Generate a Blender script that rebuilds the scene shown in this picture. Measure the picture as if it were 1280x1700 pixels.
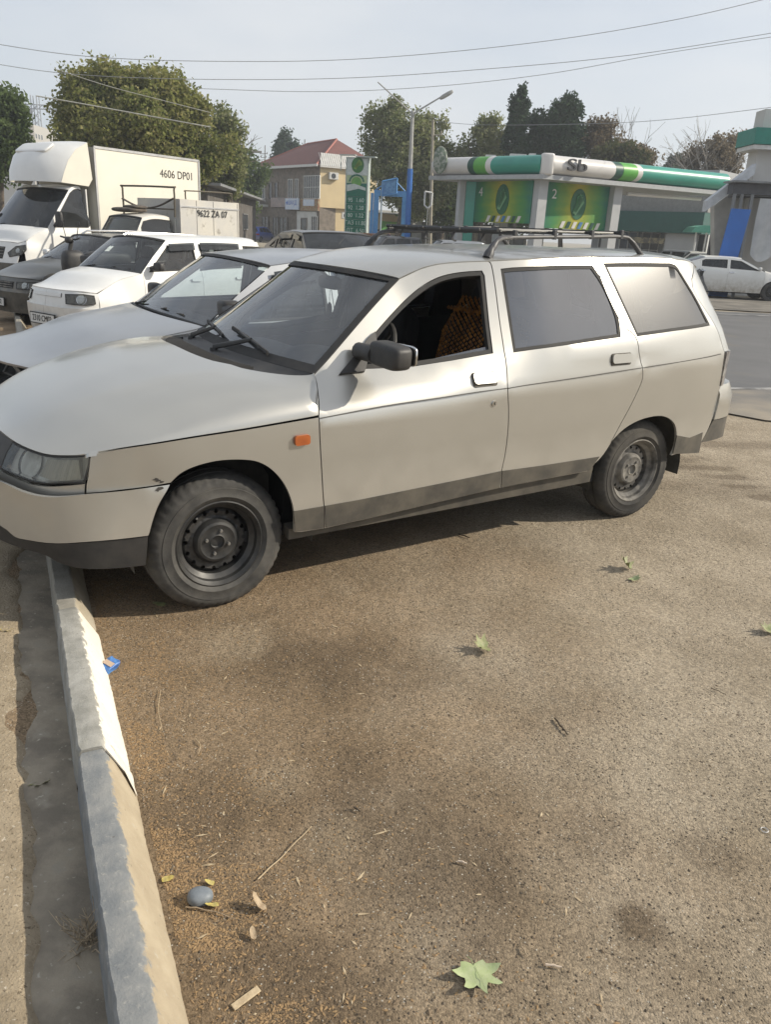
import bpy, math, random
import numpy as np
from mathutils import Vector, Matrix
from mathutils.geometry import delaunay_2d_cdt

for o in list(bpy.data.objects): bpy.data.objects.remove(o)
scn = bpy.context.scene
C = scn.collection
PI = math.pi
R = math.radians
random.seed(7)
np.random.seed(7)

# ------------------------------------------------------------------ camera
FPX, PITCH, ROLL, CAMH = 1279.7, .349418, .0504383, 1.5019
cp_, sp_, cr_, sr_ = math.cos(PITCH), math.sin(PITCH), math.cos(ROLL), math.sin(ROLL)
FWD = np.array([0, cp_, -sp_]); UP0 = np.array([0, sp_, cp_]); RT0 = np.array([1., 0, 0])
RT = cr_*RT0 + sr_*UP0
UP = -sr_*RT0 + cr_*UP0
CAM = np.array([0, 0, CAMH])
cam = bpy.data.objects.new('camera', bpy.data.cameras.new('camera'))
C.objects.link(cam)
scn.camera = cam
cam.data.sensor_fit = 'HORIZONTAL'
cam.data.sensor_width = 36
cam.data.lens = 36*FPX/1280
cam.data.clip_start = .05
cam.data.clip_end = 3000
M4 = Matrix(((RT[0], UP[0], -FWD[0], 0), (RT[1], UP[1], -FWD[1], 0), (RT[2], UP[2], -FWD[2], CAMH), (0, 0, 0, 1)))
cam.matrix_world = M4

def proj(P):
    d = np.asarray(P, float) - CAM
    z = d @ FWD
    return np.stack([640 + FPX*(d @ RT)/z, 850 - FPX*(d @ UP)/z], -1)
def ray(x, y):
    return FWD + (x-640)/FPX*RT - (y-850)/FPX*UP
def at(x, y, Y):                 # the point seen at photo pixel x, y that stands at distance Y
    d = ray(x, y); return CAM + d*(Y/d[1])
def atz(x, y, z=0.):             # ... that lies at height z
    d = ray(x, y); return CAM + d*((z-CAMH)/d[2])

# ------------------------------------------------------------------ light
SUN_EL, SUN_AZ = R(32), R(88)     # azimuth clockwise from +Y
world = bpy.data.worlds.new('World'); scn.world = world; world.use_nodes = True
nt = world.node_tree; nt.nodes.clear()
N = nt.nodes.new
sky = N('ShaderNodeTexSky'); sky.sky_type = 'NISHITA'; sky.sun_disc = False
sky.sun_elevation = SUN_EL; sky.sun_rotation = SUN_AZ
sky.air_density = 1.0; sky.dust_density = 2.2; sky.ozone_density = 1.0; sky.altitude = 800
tc = N('ShaderNodeTexCoord'); mp = N('ShaderNodeMapping'); mp.inputs['Scale'].default_value = (1, 1, 4)
nz = N('ShaderNodeTexNoise'); nz.inputs['Scale'].default_value = 1.6; nz.inputs['Detail'].default_value = 5; nz.inputs['Roughness'].default_value = .5
cr1 = N('ShaderNodeValToRGB'); cr1.color_ramp.elements[0].position = .34; cr1.color_ramp.elements[1].position = .72
cr1.color_ramp.elements[0].color = (.42, .42, .42, 1); cr1.color_ramp.elements[1].color = (.9, .9, .9, 1)
mixc = N('ShaderNodeMixRGB'); mixc.inputs[2].default_value = (6.1, 6.3, 6.5, 1)
bg = N('ShaderNodeBackground'); bg.inputs[1].default_value = .102
wo = N('ShaderNodeOutputWorld')
L = nt.links.new
L(tc.outputs['Generated'], mp.inputs[0]); L(mp.outputs[0], nz.inputs['Vector']); L(nz.outputs[0], cr1.inputs[0])
L(cr1.outputs[0], mixc.inputs[0]); L(sky.outputs[0], mixc.inputs[1]); L(mixc.outputs[0], bg.inputs[0]); L(bg.outputs[0], wo.inputs[0])
sun = bpy.data.objects.new('sun', bpy.data.lights.new('sun', 'SUN')); C.objects.link(sun)
sun.data.energy = 4.1; sun.data.angle = R(.7); sun.data.color = (1, .915, .77)
sd = Vector((math.sin(SUN_AZ)*math.cos(SUN_EL), math.cos(SUN_AZ)*math.cos(SUN_EL), math.sin(SUN_EL)))
sun.rotation_euler = sd.to_track_quat('Z', 'Y').to_euler()
sun.location = sd*50
scn.view_settings.view_transform = 'Standard'
scn.view_settings.look = 'None'
scn.view_settings.exposure = 0.46
scn.view_settings.gamma = 1
scn.render.engine = 'CYCLES'

# ------------------------------------------------------------------ materials
MATS = {}
def mat(name, col, rough=.6, metal=0., col2=None, scale=6., detail=6., bump=0., bscale=None, bdist=.01,
        spots=None, coat=0., contrast=(.35, .65), dust=None, spec=.5, coords='Object', emit=None, stretch=None, rvar=0.):
    """procedural surface: two colours mixed by noise, optional spots, bump and a dust layer that thins with height"""
    if name in MATS: return MATS[name]
    m = bpy.data.materials.new(name); m.use_nodes = True; MATS[name] = m
    t = m.node_tree; n = t.nodes.new; l = t.links.new
    b = t.nodes['Principled BSDF']
    b.inputs['Roughness'].default_value = rough; b.inputs['Metallic'].default_value = metal
    b.inputs['Coat Weight'].default_value = coat; b.inputs['Coat Roughness'].default_value = .12
    b.inputs['Specular IOR Level'].default_value = spec
    tc = n('ShaderNodeTexCoord'); src = tc.outputs[coords]
    if stretch:
        mpn = n('ShaderNodeMapping'); mpn.inputs['Scale'].default_value = stretch; l(src, mpn.inputs[0]); src = mpn.outputs[0]
    c2 = col2 if col2 else tuple(c*.8 for c in col)
    no = n('ShaderNodeTexNoise'); no.inputs['Scale'].default_value = scale; no.inputs['Detail'].default_value = detail; no.inputs['Roughness'].default_value = .6
    l(src, no.inputs['Vector'])
    rp = n('ShaderNodeMapRange'); rp.inputs[1].default_value = contrast[0]; rp.inputs[2].default_value = contrast[1]; l(no.outputs[0], rp.inputs[0])
    mx = n('ShaderNodeMixRGB'); mx.inputs[1].default_value = (*c2, 1); mx.inputs[2].default_value = (*col, 1); l(rp.outputs[0], mx.inputs[0])
    out = mx.outputs[0]
    for (sc, thr, width, scol) in (spots or []):
        s = n('ShaderNodeTexNoise'); s.inputs['Scale'].default_value = sc; s.inputs['Detail'].default_value = 3; l(src, s.inputs['Vector'])
        r2 = n('ShaderNodeMapRange'); r2.inputs[1].default_value = thr; r2.inputs[2].default_value = thr+width; l(s.outputs[0], r2.inputs[0])
        m2 = n('ShaderNodeMixRGB'); m2.inputs[2].default_value = (*scol, 1); l(r2.outputs[0], m2.inputs[0]); l(out, m2.inputs[1]); out = m2.outputs[0]
    if dust:                     # (z0, z1, colour, floor amount): dust caked on low parts
        g = n('ShaderNodeNewGeometry'); sx = n('ShaderNodeSeparateXYZ'); l(g.outputs['Position'], sx.inputs[0])
        r3 = n('ShaderNodeMapRange'); r3.inputs[1].default_value = dust[1]; r3.inputs[2].default_value = dust[0]; r3.inputs[3].default_value = dust[3]; r3.inputs[4].default_value = .85
        l(sx.outputs[2], r3.inputs[0])
        n3 = n('ShaderNodeTexNoise'); n3.inputs['Scale'].default_value = 9; n3.inputs['Detail'].default_value = 8; l(tc.outputs['Object'], n3.inputs['Vector'])
        mu = n('ShaderNodeMath'); mu.operation = 'MULTIPLY'; l(r3.outputs[0], mu.inputs[0]); 
        r4 = n('ShaderNodeMapRange'); r4.inputs[1].default_value = .3; r4.inputs[2].default_value = .7; r4.inputs[3].default_value = .45; r4.inputs[4].default_value = 1.15; l(n3.outputs[0], r4.inputs[0]); l(r4.outputs[0], mu.inputs[1])
        m3 = n('ShaderNodeMixRGB'); m3.inputs[2].default_value = (*dust[2], 1); l(mu.outputs[0], m3.inputs[0]); l(out, m3.inputs[1]); out = m3.outputs[0]
        rr = n('ShaderNodeMapRange'); rr.inputs[3].default_value = rough; rr.inputs[4].default_value = .85; l(mu.outputs[0], rr.inputs[0]); l(rr.outputs[0], b.inputs['Roughness'])
        if metal:
            mm = n('ShaderNodeMapRange'); mm.inputs[3].default_value = metal; mm.inputs[4].default_value = 0; l(mu.outputs[0], mm.inputs[0]); l(mm.outputs[0], b.inputs['Metallic'])
    elif rvar:
        rr = n('ShaderNodeMapRange'); rr.inputs[3].default_value = rough-rvar; rr.inputs[4].default_value = rough+rvar; l(no.outputs[0], rr.inputs[0]); l(rr.outputs[0], b.inputs['Roughness'])
    l(out, b.inputs['Base Color'])
    if bump:
        bn = n('ShaderNodeTexNoise'); bn.inputs['Scale'].default_value = bscale or scale*4; bn.inputs['Detail'].default_value = 8; bn.inputs['Roughness'].default_value = .65; l(src, bn.inputs['Vector'])
        bm_ = n('ShaderNodeBump'); bm_.inputs['Strength'].default_value = bump; bm_.inputs['Distance'].default_value = bdist; l(bn.outputs[0], bm_.inputs['Height']); l(bm_.outputs[0], b.inputs['Normal'])
    if emit:
        b.inputs['Emission Color'].default_value = (*emit[:3], 1); b.inputs['Emission Strength'].default_value = emit[3]
    return m

def glass(name, tint=(.6, .66, .68), dusty=.12, dcol=(.42, .42, .4), rough=.03, trans=.75, scale=5, fres=1.45, refl=1.):
    """car or window glass: tinted, dusty, mirrors the sky more at grazing angles"""
    if name in MATS: return MATS[name]
    m = bpy.data.materials.new(name); m.use_nodes = True; MATS[name] = m
    t = m.node_tree; t.nodes.clear(); n = t.nodes.new; l = t.links.new
    o = n('ShaderNodeOutputMaterial'); tr = n('ShaderNodeBsdfTransparent'); tr.inputs[0].default_value = (*[c*trans for c in tint], 1)
    gl = n('ShaderNodeBsdfGlossy'); gl.inputs['Roughness'].default_value = rough; gl.inputs[0].default_value = (refl, refl, refl, 1)
    df = n('ShaderNodeBsdfDiffuse'); df.inputs[0].default_value = (*dcol, 1)
    fr = n('ShaderNodeFresnel'); fr.inputs[0].default_value = fres
    tc = n('ShaderNodeTexCoord'); no = n('ShaderNodeTexNoise'); no.inputs['Scale'].default_value = scale; no.inputs['Detail'].default_value = 9; no.inputs['Roughness'].default_value = .62
    l(tc.outputs['Object'], no.inputs['Vector'])
    rp = n('ShaderNodeMapRange'); rp.inputs[1].default_value = .3; rp.inputs[2].default_value = .72; rp.inputs[3].default_value = dusty*.5; rp.inputs[4].default_value = dusty*1.6; l(no.outputs[0], rp.inputs[0])
    m1 = n('ShaderNodeMixShader'); l(rp.outputs[0], m1.inputs[0]); l(tr.outputs[0], m1.inputs[1]); l(df.outputs[0], m1.inputs[2])
    m2 = n('ShaderNodeMixShader'); l(fr.outputs[0], m2.inputs[0]); l(m1.outputs[0], m2.inputs[1]); l(gl.outputs[0], m2.inputs[2])
    l(m2.outputs[0], o.inputs[0])
    return m

# ------------------------------------------------------------------ object helpers
def link(name, me, parent=None, m=None):
    o = bpy.data.objects.new(name, me); C.objects.link(o)
    if parent: o.parent = parent
    if m and me:
        me.materials.append(m)
    return o
def tag(o, label=None, cat=None, group=None, kind=None):
    if label: o['label'] = label
    if cat: o['category'] = cat
    if group: o['group'] = group
    if kind: o['kind'] = kind
    return o
def thing(name, label, cat, loc=(0, 0, 0), rz=0, group=None):
    o = bpy.data.objects.new(name, None); C.objects.link(o); o.empty_display_size = .2
    o.location = loc; o.rotation_euler = (0, 0, rz)
    return tag(o, label, cat, group)
def kids(o): return [c for c in bpy.data.objects if c.parent == o]
def copy_tree(o, parent=None):
    c = o.copy(); C.objects.link(c); c.parent = parent
    for ch in kids(o): copy_tree(ch, c)
    return c
def mesh(name, V, F, sharp=35, smooth=True):
    me = bpy.data.meshes.new(name)
    me.from_pydata([tuple(map(float, v)) for v in V], [], [tuple(map(int, f)) for f in F])
    if smooth:
        me.polygons.foreach_set('use_smooth', [True]*len(me.polygons))
        me.update()
        me.set_sharp_from_angle(angle=R(sharp))
    me.update()
    return me
def cat(P, n=6, closed=False):
    """Catmull-Rom through points"""
    P = np.asarray(P, float); k = len(P); out = []
    rng = range(k) if closed else range(k-1)
    for i in rng:
        if closed: a, b, c, d = P[i-1], P[i], P[(i+1) % k], P[(i+2) % k]
        else:
            b, c = P[i], P[i+1]; a = P[i-1] if i else 2*b-c; d = P[i+2] if i+2 < k else 2*c-b
        for j in range(n):
            t = j/n; out.append(.5*((2*b)+(-a+c)*t+(2*a-5*b+4*c-d)*t*t+(-a+3*b-3*c+d)*t**3))
    if not closed: out.append(P[-1])
    return np.array(out)

class MB:
    """collects shapes; build() links them as one mesh object"""
    def __init__(s): s.V = []; s.F = []
    def add(s, V, F):
        k = len(s.V); s.V += [tuple(map(float, v)) for v in V]; s.F += [tuple(int(i)+k for i in f) for f in F]; return s
    def box(s, c, d, rz=0., M=None, bev=0.):
        x, y, z = [v/2 for v in d]
        if bev:
            e = bev; V = []
            for sx in (-1, 1):
                for sy in (-1, 1):
                    for sz in (-1, 1):
                        V += [(sx*x, sy*(y-e), sz*(z-e)), (sx*(x-e), sy*y, sz*(z-e)), (sx*(x-e), sy*(y-e), sz*z)]
            def ix(a, b, c2, k): return ((a*2+b)*2+c2)*3+k
            F = []
            for a in (0, 1): F.append([ix(a, 0, 0, 0), ix(a, 1, 0, 0), ix(a, 1, 1, 0), ix(a, 0, 1, 0)][::1 if a else -1])
            for b in (0, 1): F.append([ix(0, b, 0, 1), ix(1, b, 0, 1), ix(1, b, 1, 1), ix(0, b, 1, 1)][::-1 if b else 1])
            for c2 in (0, 1): F.append([ix(0, 0, c2, 2), ix(1, 0, c2, 2), ix(1, 1, c2, 2), ix(0, 1, c2, 2)][::1 if c2 else -1])
            for a in (0, 1):
                for b in (0, 1): f = [ix(a, b, 0, 0), ix(a, b, 1, 0), ix(a, b, 1, 1), ix(a, b, 0, 1)]; F.append(f if (a+b) % 2 == 0 else f[::-1])
                for c2 in (0, 1): f = [ix(a, 0, c2, 0), ix(a, 1, c2, 0), ix(a, 1, c2, 2), ix(a, 0, c2, 2)]; F.append(f if (a+c2) % 2 else f[::-1])
            for b in (0, 1):
                for c2 in (0, 1): f = [ix(0, b, c2, 1), ix(1, b, c2, 1), ix(1, b, c2, 2), ix(0, b, c2, 2)]; F.append(f if (b+c2) % 2 == 0 else f[::-1])
            for a in (0, 1):
                for b in (0, 1):
                    for c2 in (0, 1): f = [ix(a, b, c2, k) for k in range(3)]; F.append(f if (a+b+c2) % 2 else f[::-1])
        else:
            V = [(-x, -y, -z), (x, -y, -z), (x, y, -z), (-x, y, -z), (-x, -y, z), (x, -y, z), (x, y, z), (-x, y, z)]
            F = [(0, 3, 2, 1), (4, 5, 6, 7), (0, 1, 5, 4), (1, 2, 6, 5), (2, 3, 7, 6), (3, 0, 4, 7)]
        Q = Matrix.Translation(c) @ Matrix.Rotation(rz, 4, 'Z')
        if M is not None: Q = Q @ M
        return s.add([Q @ Vector(v) for v in V], F)
    def tube(s, P, r, n=8, cap=True, flat=1.):
        P = [Vector(p) for p in P]; k = len(P); rs = r if hasattr(r, '__len__') else [r]*k
        V = []; F = []; up = None
        for i, p in enumerate(P):
            t = (P[min(i+1, k-1)]-P[max(i-1, 0)]).normalized()
            if up is None: up = Vector((0, 0, 1)) if abs(t.z) < .9 else Vector((1, 0, 0))
            a = t.cross(up).normalized(); b = a.cross(t).normalized(); up = b
            for j in range(n):
                q = 2*PI*j/n; V.append(p + a*math.cos(q)*rs[i] + b*math.sin(q)*rs[i]*flat)
        for i in range(k-1):
            for j in range(n):
                F.append((i*n+j, i*n+(j+1) % n, (i+1)*n+(j+1) % n, (i+1)*n+j))
        if cap: F.append(tuple(range(n))); F.append(tuple(reversed(range((k-1)*n, k*n))))
        return s.add(V, F)
    def lathe(s, prof, n=32, M=Matrix(), mod=None, closed=False):
        """profile (radius, height) turned about local Y"""
        V = []; F = []; k = len(prof)
        for j in range(n):
            a = 2*PI*j/n
            for i, (r, h) in enumerate(prof):
                if mod: r = mod(i, j, r)
                V.append(M @ Vector((r*math.cos(a), h, r*math.sin(a))))
        m = k if closed else k-1
        for j in range(n):
            j2 = (j+1) % n
            for i in range(m):
                i2 = (i+1) % k
                F.append((j*k+i, j*k+i2, j2*k+i2, j2*k+i))
        return s.add(V, F)
    def prism(s, poly, M=Matrix(), h=1.):
        """polygon in local XZ pushed along +Y by h"""
        n = len(poly); V = [M @ Vector((x, 0, z)) for x, z in poly] + [M @ Vector((x, h, z)) for x, z in poly]
        F = [tuple(range(n)), tuple(reversed(range(n, 2*n)))] + [(i, i+n, (i+1) % n+n, (i+1) % n) for i in range(n)]
        return s.add(V, F)
    def build(s, name, m=None, parent=None, sharp=35, smooth=True):
        return link(name, mesh(name, s.V, s.F, sharp, smooth), parent, m)

def inpoly(P, poly):
    P = np.asarray(P); x, y = P[:, 0], P[:, 1]; r = np.zeros(len(P), bool); q = np.asarray(poly)
    x1, y1 = q[:, 0], q[:, 1]; x2, y2 = np.roll(x1, -1), np.roll(y1, -1)
    for a, b, c, d in zip(x1, y1, x2, y2):
        if b == d: continue
        k = ((b > y) != (d > y)) & (x < (c-a)*(y-b)/(d-b)+a); r ^= k
    return r
def segdist(P, poly):
    P = np.asarray(P); q = np.asarray(poly); D = np.full(len(P), 9e9)
    for a, b in zip(q, np.roll(q, -1, 0)):
        ab = b-a; t = np.clip(((P-a) @ ab)/max(ab @ ab, 1e-12), 0, 1); D = np.minimum(D, np.linalg.norm(P-a-t[:, None]*ab, axis=1))
    return D
def area(q):
    q = np.asarray(q); x, y = q[:, 0], q[:, 1]; return .5*np.sum(x*np.roll(y, -1)-np.roll(x, -1)*y)
def clean(q, eps=1e-4):
    out = []
    for p in np.asarray(q, float):
        if not out or np.linalg.norm(p-out[-1]) > eps: out.append(p)
    if np.linalg.norm(out[0]-out[-1]) < eps: out.pop()
    return np.array(out)
def inset(q, d):
    """move a polygon's outline inwards by d"""
    q = clean(q); s = 1 if area(q) > 0 else -1; n = len(q); out = []
    for i in range(n):
        a, b, c = q[i-1], q[i], q[(i+1) % n]
        e1 = (b-a)/np.linalg.norm(b-a); e2 = (c-b)/np.linalg.norm(c-b)
        n1 = s*np.array([-e1[1], e1[0]]); n2 = s*np.array([-e2[1], e2[0]]); m = n1+n2; l = m @ m
        m = n1 if l < .05 else m*2/l
        if np.linalg.norm(m) > 3: m = m/np.linalg.norm(m)*3
        out.append(b+m*d)
    return np.array(out)
def resample(q, h, closed=True):
    out = []; q = np.asarray(q, float); n = len(q)
    for i in range(n if closed else n-1):
        a, b = q[i], q[(i+1) % n]; k = max(1, int(math.ceil(np.linalg.norm(b-a)/h)))
        for j in range(k): out.append(a+(b-a)*j/k)
    if not closed: out.append(q[-1])
    return np.array(out)
def fill(poly, holes=(), h=.06):
    """triangulate a 2-D region with inner points; returns points, triangles, boundary loops"""
    loops = [resample(clean(poly), h)] + [resample(clean(k), h) for k in holes]
    lo, hi = loops[0].min(0), loops[0].max(0)
    gx = np.arange(lo[0]+h*.5, hi[0], h); gy = np.arange(lo[1]+h*.43, hi[1], h*.866)
    G = np.array([(x+(h/2 if j % 2 else 0), y) for j, y in enumerate(gy) for x in gx]) if len(gx) and len(gy) else np.zeros((0, 2))
    if len(G):
        k = inpoly(G, loops[0]) & (segdist(G, loops[0]) > h*.45)
        for hl in loops[1:]: k &= ~inpoly(G, hl) & (segdist(G, hl) > h*.45)
        G = G[k]
    pts = np.vstack(loops+[G]); E = []; o = 0
    for l_ in loops:
        n = len(l_); E += [(o+i, o+(i+1) % n) for i in range(n)]; o += n
    V, _, T, *_ = delaunay_2d_cdt([Vector(p) for p in pts], E, [], 0, 1e-6)
    V = np.array([tuple(v) for v in V]); T = np.array([t for t in T if len(t) == 3])
    c = V[T].mean(1); k = inpoly(c, loops[0])
    for hl in loops[1:]: k &= ~inpoly(c, hl)
    return V, T[k]
def bedges(T):
    s = {}
    for t in T:
        for a, b in ((t[0], t[1]), (t[1], t[2]), (t[2], t[0])):
            if (b, a) in s: s.pop((b, a))
            else: s[(a, b)] = 1
    return list(s)

# ------------------------------------------------------------------ car bodies: a wall that runs round the car
def sstep(t):
    t = np.clip(t, 0, 1); return t*t*(3-2*t)
class Shell:
    """plan outline from nose centre round the left side to the tail centre; u = distance along it, 0 beside the front axle"""
    def __init__(s, plan, fn):
        P = cat(plan, 14); d = np.r_[0, np.cumsum(np.linalg.norm(np.diff(P, axis=0), axis=1))]
        i = np.argmax(P[:, 0] < 0); k = P[i-1, 0]/(P[i-1, 0]-P[i, 0]); u0 = d[i-1]+k*(d[i]-d[i-1])
        s.u = (u0-d)[::-1]; s.x = P[::-1, 0]; s.y = P[::-1, 1]; s.fn = fn; s.umin, s.umax = s.u[0], s.u[-1]
    def S(s, U):
        U = np.atleast_2d(np.asarray(U, float)); u, z = U[:, 0], U[:, 1]
        x, y = np.interp(u, s.u, s.x), np.interp(u, s.u, s.y)
        over = np.maximum(u-s.umax, 0)+np.maximum(s.umin-u, 0)
        X, Y = s.fn(x, y, z); return np.stack([X, Y-over, z], -1)
    def nrm(s, U):
        U = np.atleast_2d(np.asarray(U, float)); e = .02
        a = s.S(U+[e, 0])-s.S(U-[e, 0]); b = s.S(U+[0, e])-s.S(U-[0, e]); n = -np.cross(a, b)
        return n/np.linalg.norm(n, axis=1)[:, None]
    def ux(s, P):                      # (x, z) in side view -> (u, z)
        P = np.atleast_2d(np.asarray(P, float)); u = P[:, 0].copy()
        for _ in range(12): u += P[:, 0]-s.S(np.stack([u, P[:, 1]], -1))[:, 0]
        return np.stack([u, P[:, 1]], -1)
    def trace(s, pix, M):              # outline points read off the photograph -> (u, z) on this wall
        Mi = np.array(M); f = lambda U: proj(s.S(U) @ Mi[:3, :3].T + Mi[:3, 3])
        gu, gz = np.meshgrid(np.linspace(s.umin, s.umax, 90), np.linspace(.15, 1.45, 40)); G = np.stack([gu.ravel(), gz.ravel()], -1)
        nn = s.nrm(G) @ Mi[:3, :3].T; W = s.S(G) @ Mi[:3, :3].T + Mi[:3, 3]
        vis = np.sum(nn*(CAM-W), 1) > 0; G = G[vis]; g = f(G); out = []
        for p in np.asarray(pix, float):
            U = G[np.argmin(((g-p)**2).sum(1))].copy()
            for _ in range(15):
                r = f(U)[0]-p; e = 1e-4
                J = np.stack([(f(U+[e, 0])[0]-p-r)/e, (f(U+[0, e])[0]-p-r)/e], -1)
                st = np.linalg.solve(J.T @ J+1e-3*np.eye(2), J.T @ r); U -= np.clip(st, -.1, .1)
            out.append(U)
        return np.array(out)

def skin(name, P, T, Nn, m, parent, depth=.014, mirror=False, sharp=32, label=None):
    """surface with a folded-in rim, facing along Nn; a mirrored twin on request"""
    fn = np.cross(P[T[:, 1]]-P[T[:, 0]], P[T[:, 2]]-P[T[:, 0]])
    bad = np.sum(fn*Nn[T].mean(1), 1) < 0
    T = np.where(bad[:, None], T[:, ::-1], T)
    V = P; F = [tuple(t) for t in T]
    if depth:
        be = bedges(T); ids = sorted({i for e in be for i in e}); mp = {i: len(P)+k for k, i in enumerate(ids)}
        V = np.vstack([P, P[ids]-Nn[ids]*depth])
        F += [(b, a, mp[a], mp[b]) for a, b in be]
    o = link(name, mesh(name, V, F, sharp), parent, m)
    if label: o['label'] = label
    if mirror:
        o2 = link(name, mesh(name, V*np.array([1, -1, 1]), [f[::-1] for f in F], sharp), parent, m)
        return o, o2
    return o
def panel(sh, name, poly, m, parent, holes=(), h=.07, gap=.0025, off=0., depth=.014, mirror=True, label=None):
    q = inset(poly, gap) if gap else clean(poly)
    hs = [inset(k, -gap) if gap else clean(k) for k in holes]
    V, T = fill(q, hs, h); Nn = sh.nrm(V)
    return skin(name, sh.S(V)+Nn*off, T, Nn, m, parent, depth, mirror, label=label)
def frame(sh, name, poly, m, parent, w=.012, off=.002, gap=0., h=.05, mirror=True, depth=.012):
    q = inset(poly, gap) if gap else clean(poly)
    V, T = fill(q, [inset(q, w)], h); Nn = sh.nrm(V)
    return skin(name, sh.S(V)+Nn*off, T, Nn, m, parent, depth, mirror)
def spread(E, n):
    E = np.asarray(E, float); d = np.r_[0, np.cumsum(np.linalg.norm(np.diff(E, axis=0), axis=1))]; t = np.linspace(0, d[-1], n)
    return np.stack([np.interp(t, d, E[:, k]) for k in range(E.shape[1])], -1)
def snap(P, cs, curve, rows, pw=5):
    """bend the last rows of a patch grid onto a curve given as points running inwards from the left edge"""
    cv = np.asarray(curve); cv = cv[np.argsort(cv[:, 1])]; n = len(P); y = np.abs(P[-1][:, 1])
    tgt = np.stack([np.interp(y, cv[:, 1], cv[:, 0]), P[-1][:, 1], np.interp(y, cv[:, 1], cv[:, 2])], -1); d = tgt-P[-1]
    for i in range(n): P[i] = P[i]+d*(i/(n-1))**pw
    return P
def patch(name, E, Cn, m, parent, n=2., mm=2., crown=0., nx=2., K=21, depth=.014, gap=.003, off=0., c0=-1, c1=1, label=None, last=None, pw=5):
    """surface between a left edge E (k,3), its mirror image and a centre line Cn (k,2: x, z)"""
    E = np.asarray(E, float); Cn = np.asarray(Cn, float)
    t = np.linspace(-1, 1, K); cs = np.sign(t)*(1-(1-np.abs(t))**1.7); cs = (cs+1)/2*(c1-c0)+c0
    P = []
    for i_, (e, c) in enumerate(zip(E, Cn)):
        a = np.abs(cs); n_ = n(i_/(len(E)-1)) if callable(n) else n; ph = np.maximum(1-a**n_, 0)**(1/mm); px = 1-a**nx
        y = cs*(e[1]-gap)
        P.append(np.stack([e[0]+(c[0]-e[0])*px, y, e[2]+(c[1]-crown-e[2])*ph+crown*(1-a*a)], -1))
    P = np.array(P); k = len(E)
    if last is not None: P = snap(P, cs, last, k, pw)
    Nn = np.cross(np.gradient(P, axis=0), np.gradient(P, axis=1)); Nn = Nn.reshape(-1, 3); Nn /= np.maximum(np.linalg.norm(Nn, axis=1), 1e-9)[:, None]
    if Nn[:, 2].mean() < 0: Nn = -Nn
    T = []
    for i in range(k-1):
        for j in range(K-1):
            a = i*K+j; T += [(a, a+1, a+K), (a+1, a+K+1, a+K)]
    return skin(name, P.reshape(-1, 3)+Nn*off, np.array(T), Nn, m, parent, depth, label=label)
def selli(c, d, e1=.35, e2=.35, M=None, nu=20, nv=11):
    """rounded block (superellipsoid): verts, faces"""
    sp = lambda v, e: math.copysign(abs(v)**e, v); V = []; F = []
    M = M or Matrix()
    for i in range(nv):
        a = -PI/2+PI*i/(nv-1)
        for j in range(nu):
            b = 2*PI*j/nu; V.append(Vector(c)+M.to_3x3() @ Vector((d[0]/2*sp(math.cos(a), e1)*sp(math.cos(b), e2), d[1]/2*sp(math.cos(a), e1)*sp(math.sin(b), e2), d[2]/2*sp(math.sin(a), e1))))
    for i in range(nv-1):
        for j in range(nu): F.append((i*nu+j, i*nu+(j+1) % nu, (i+1)*nu+(j+1) % nu, (i+1)*nu+j))
    return V, F
def arc(cx, cz, r, a0, a1, n=14):
    a = np.radians(np.linspace(a0, a1, n)); return np.stack([cx+r*np.cos(a), cz+r*np.sin(a)], -1)

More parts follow.
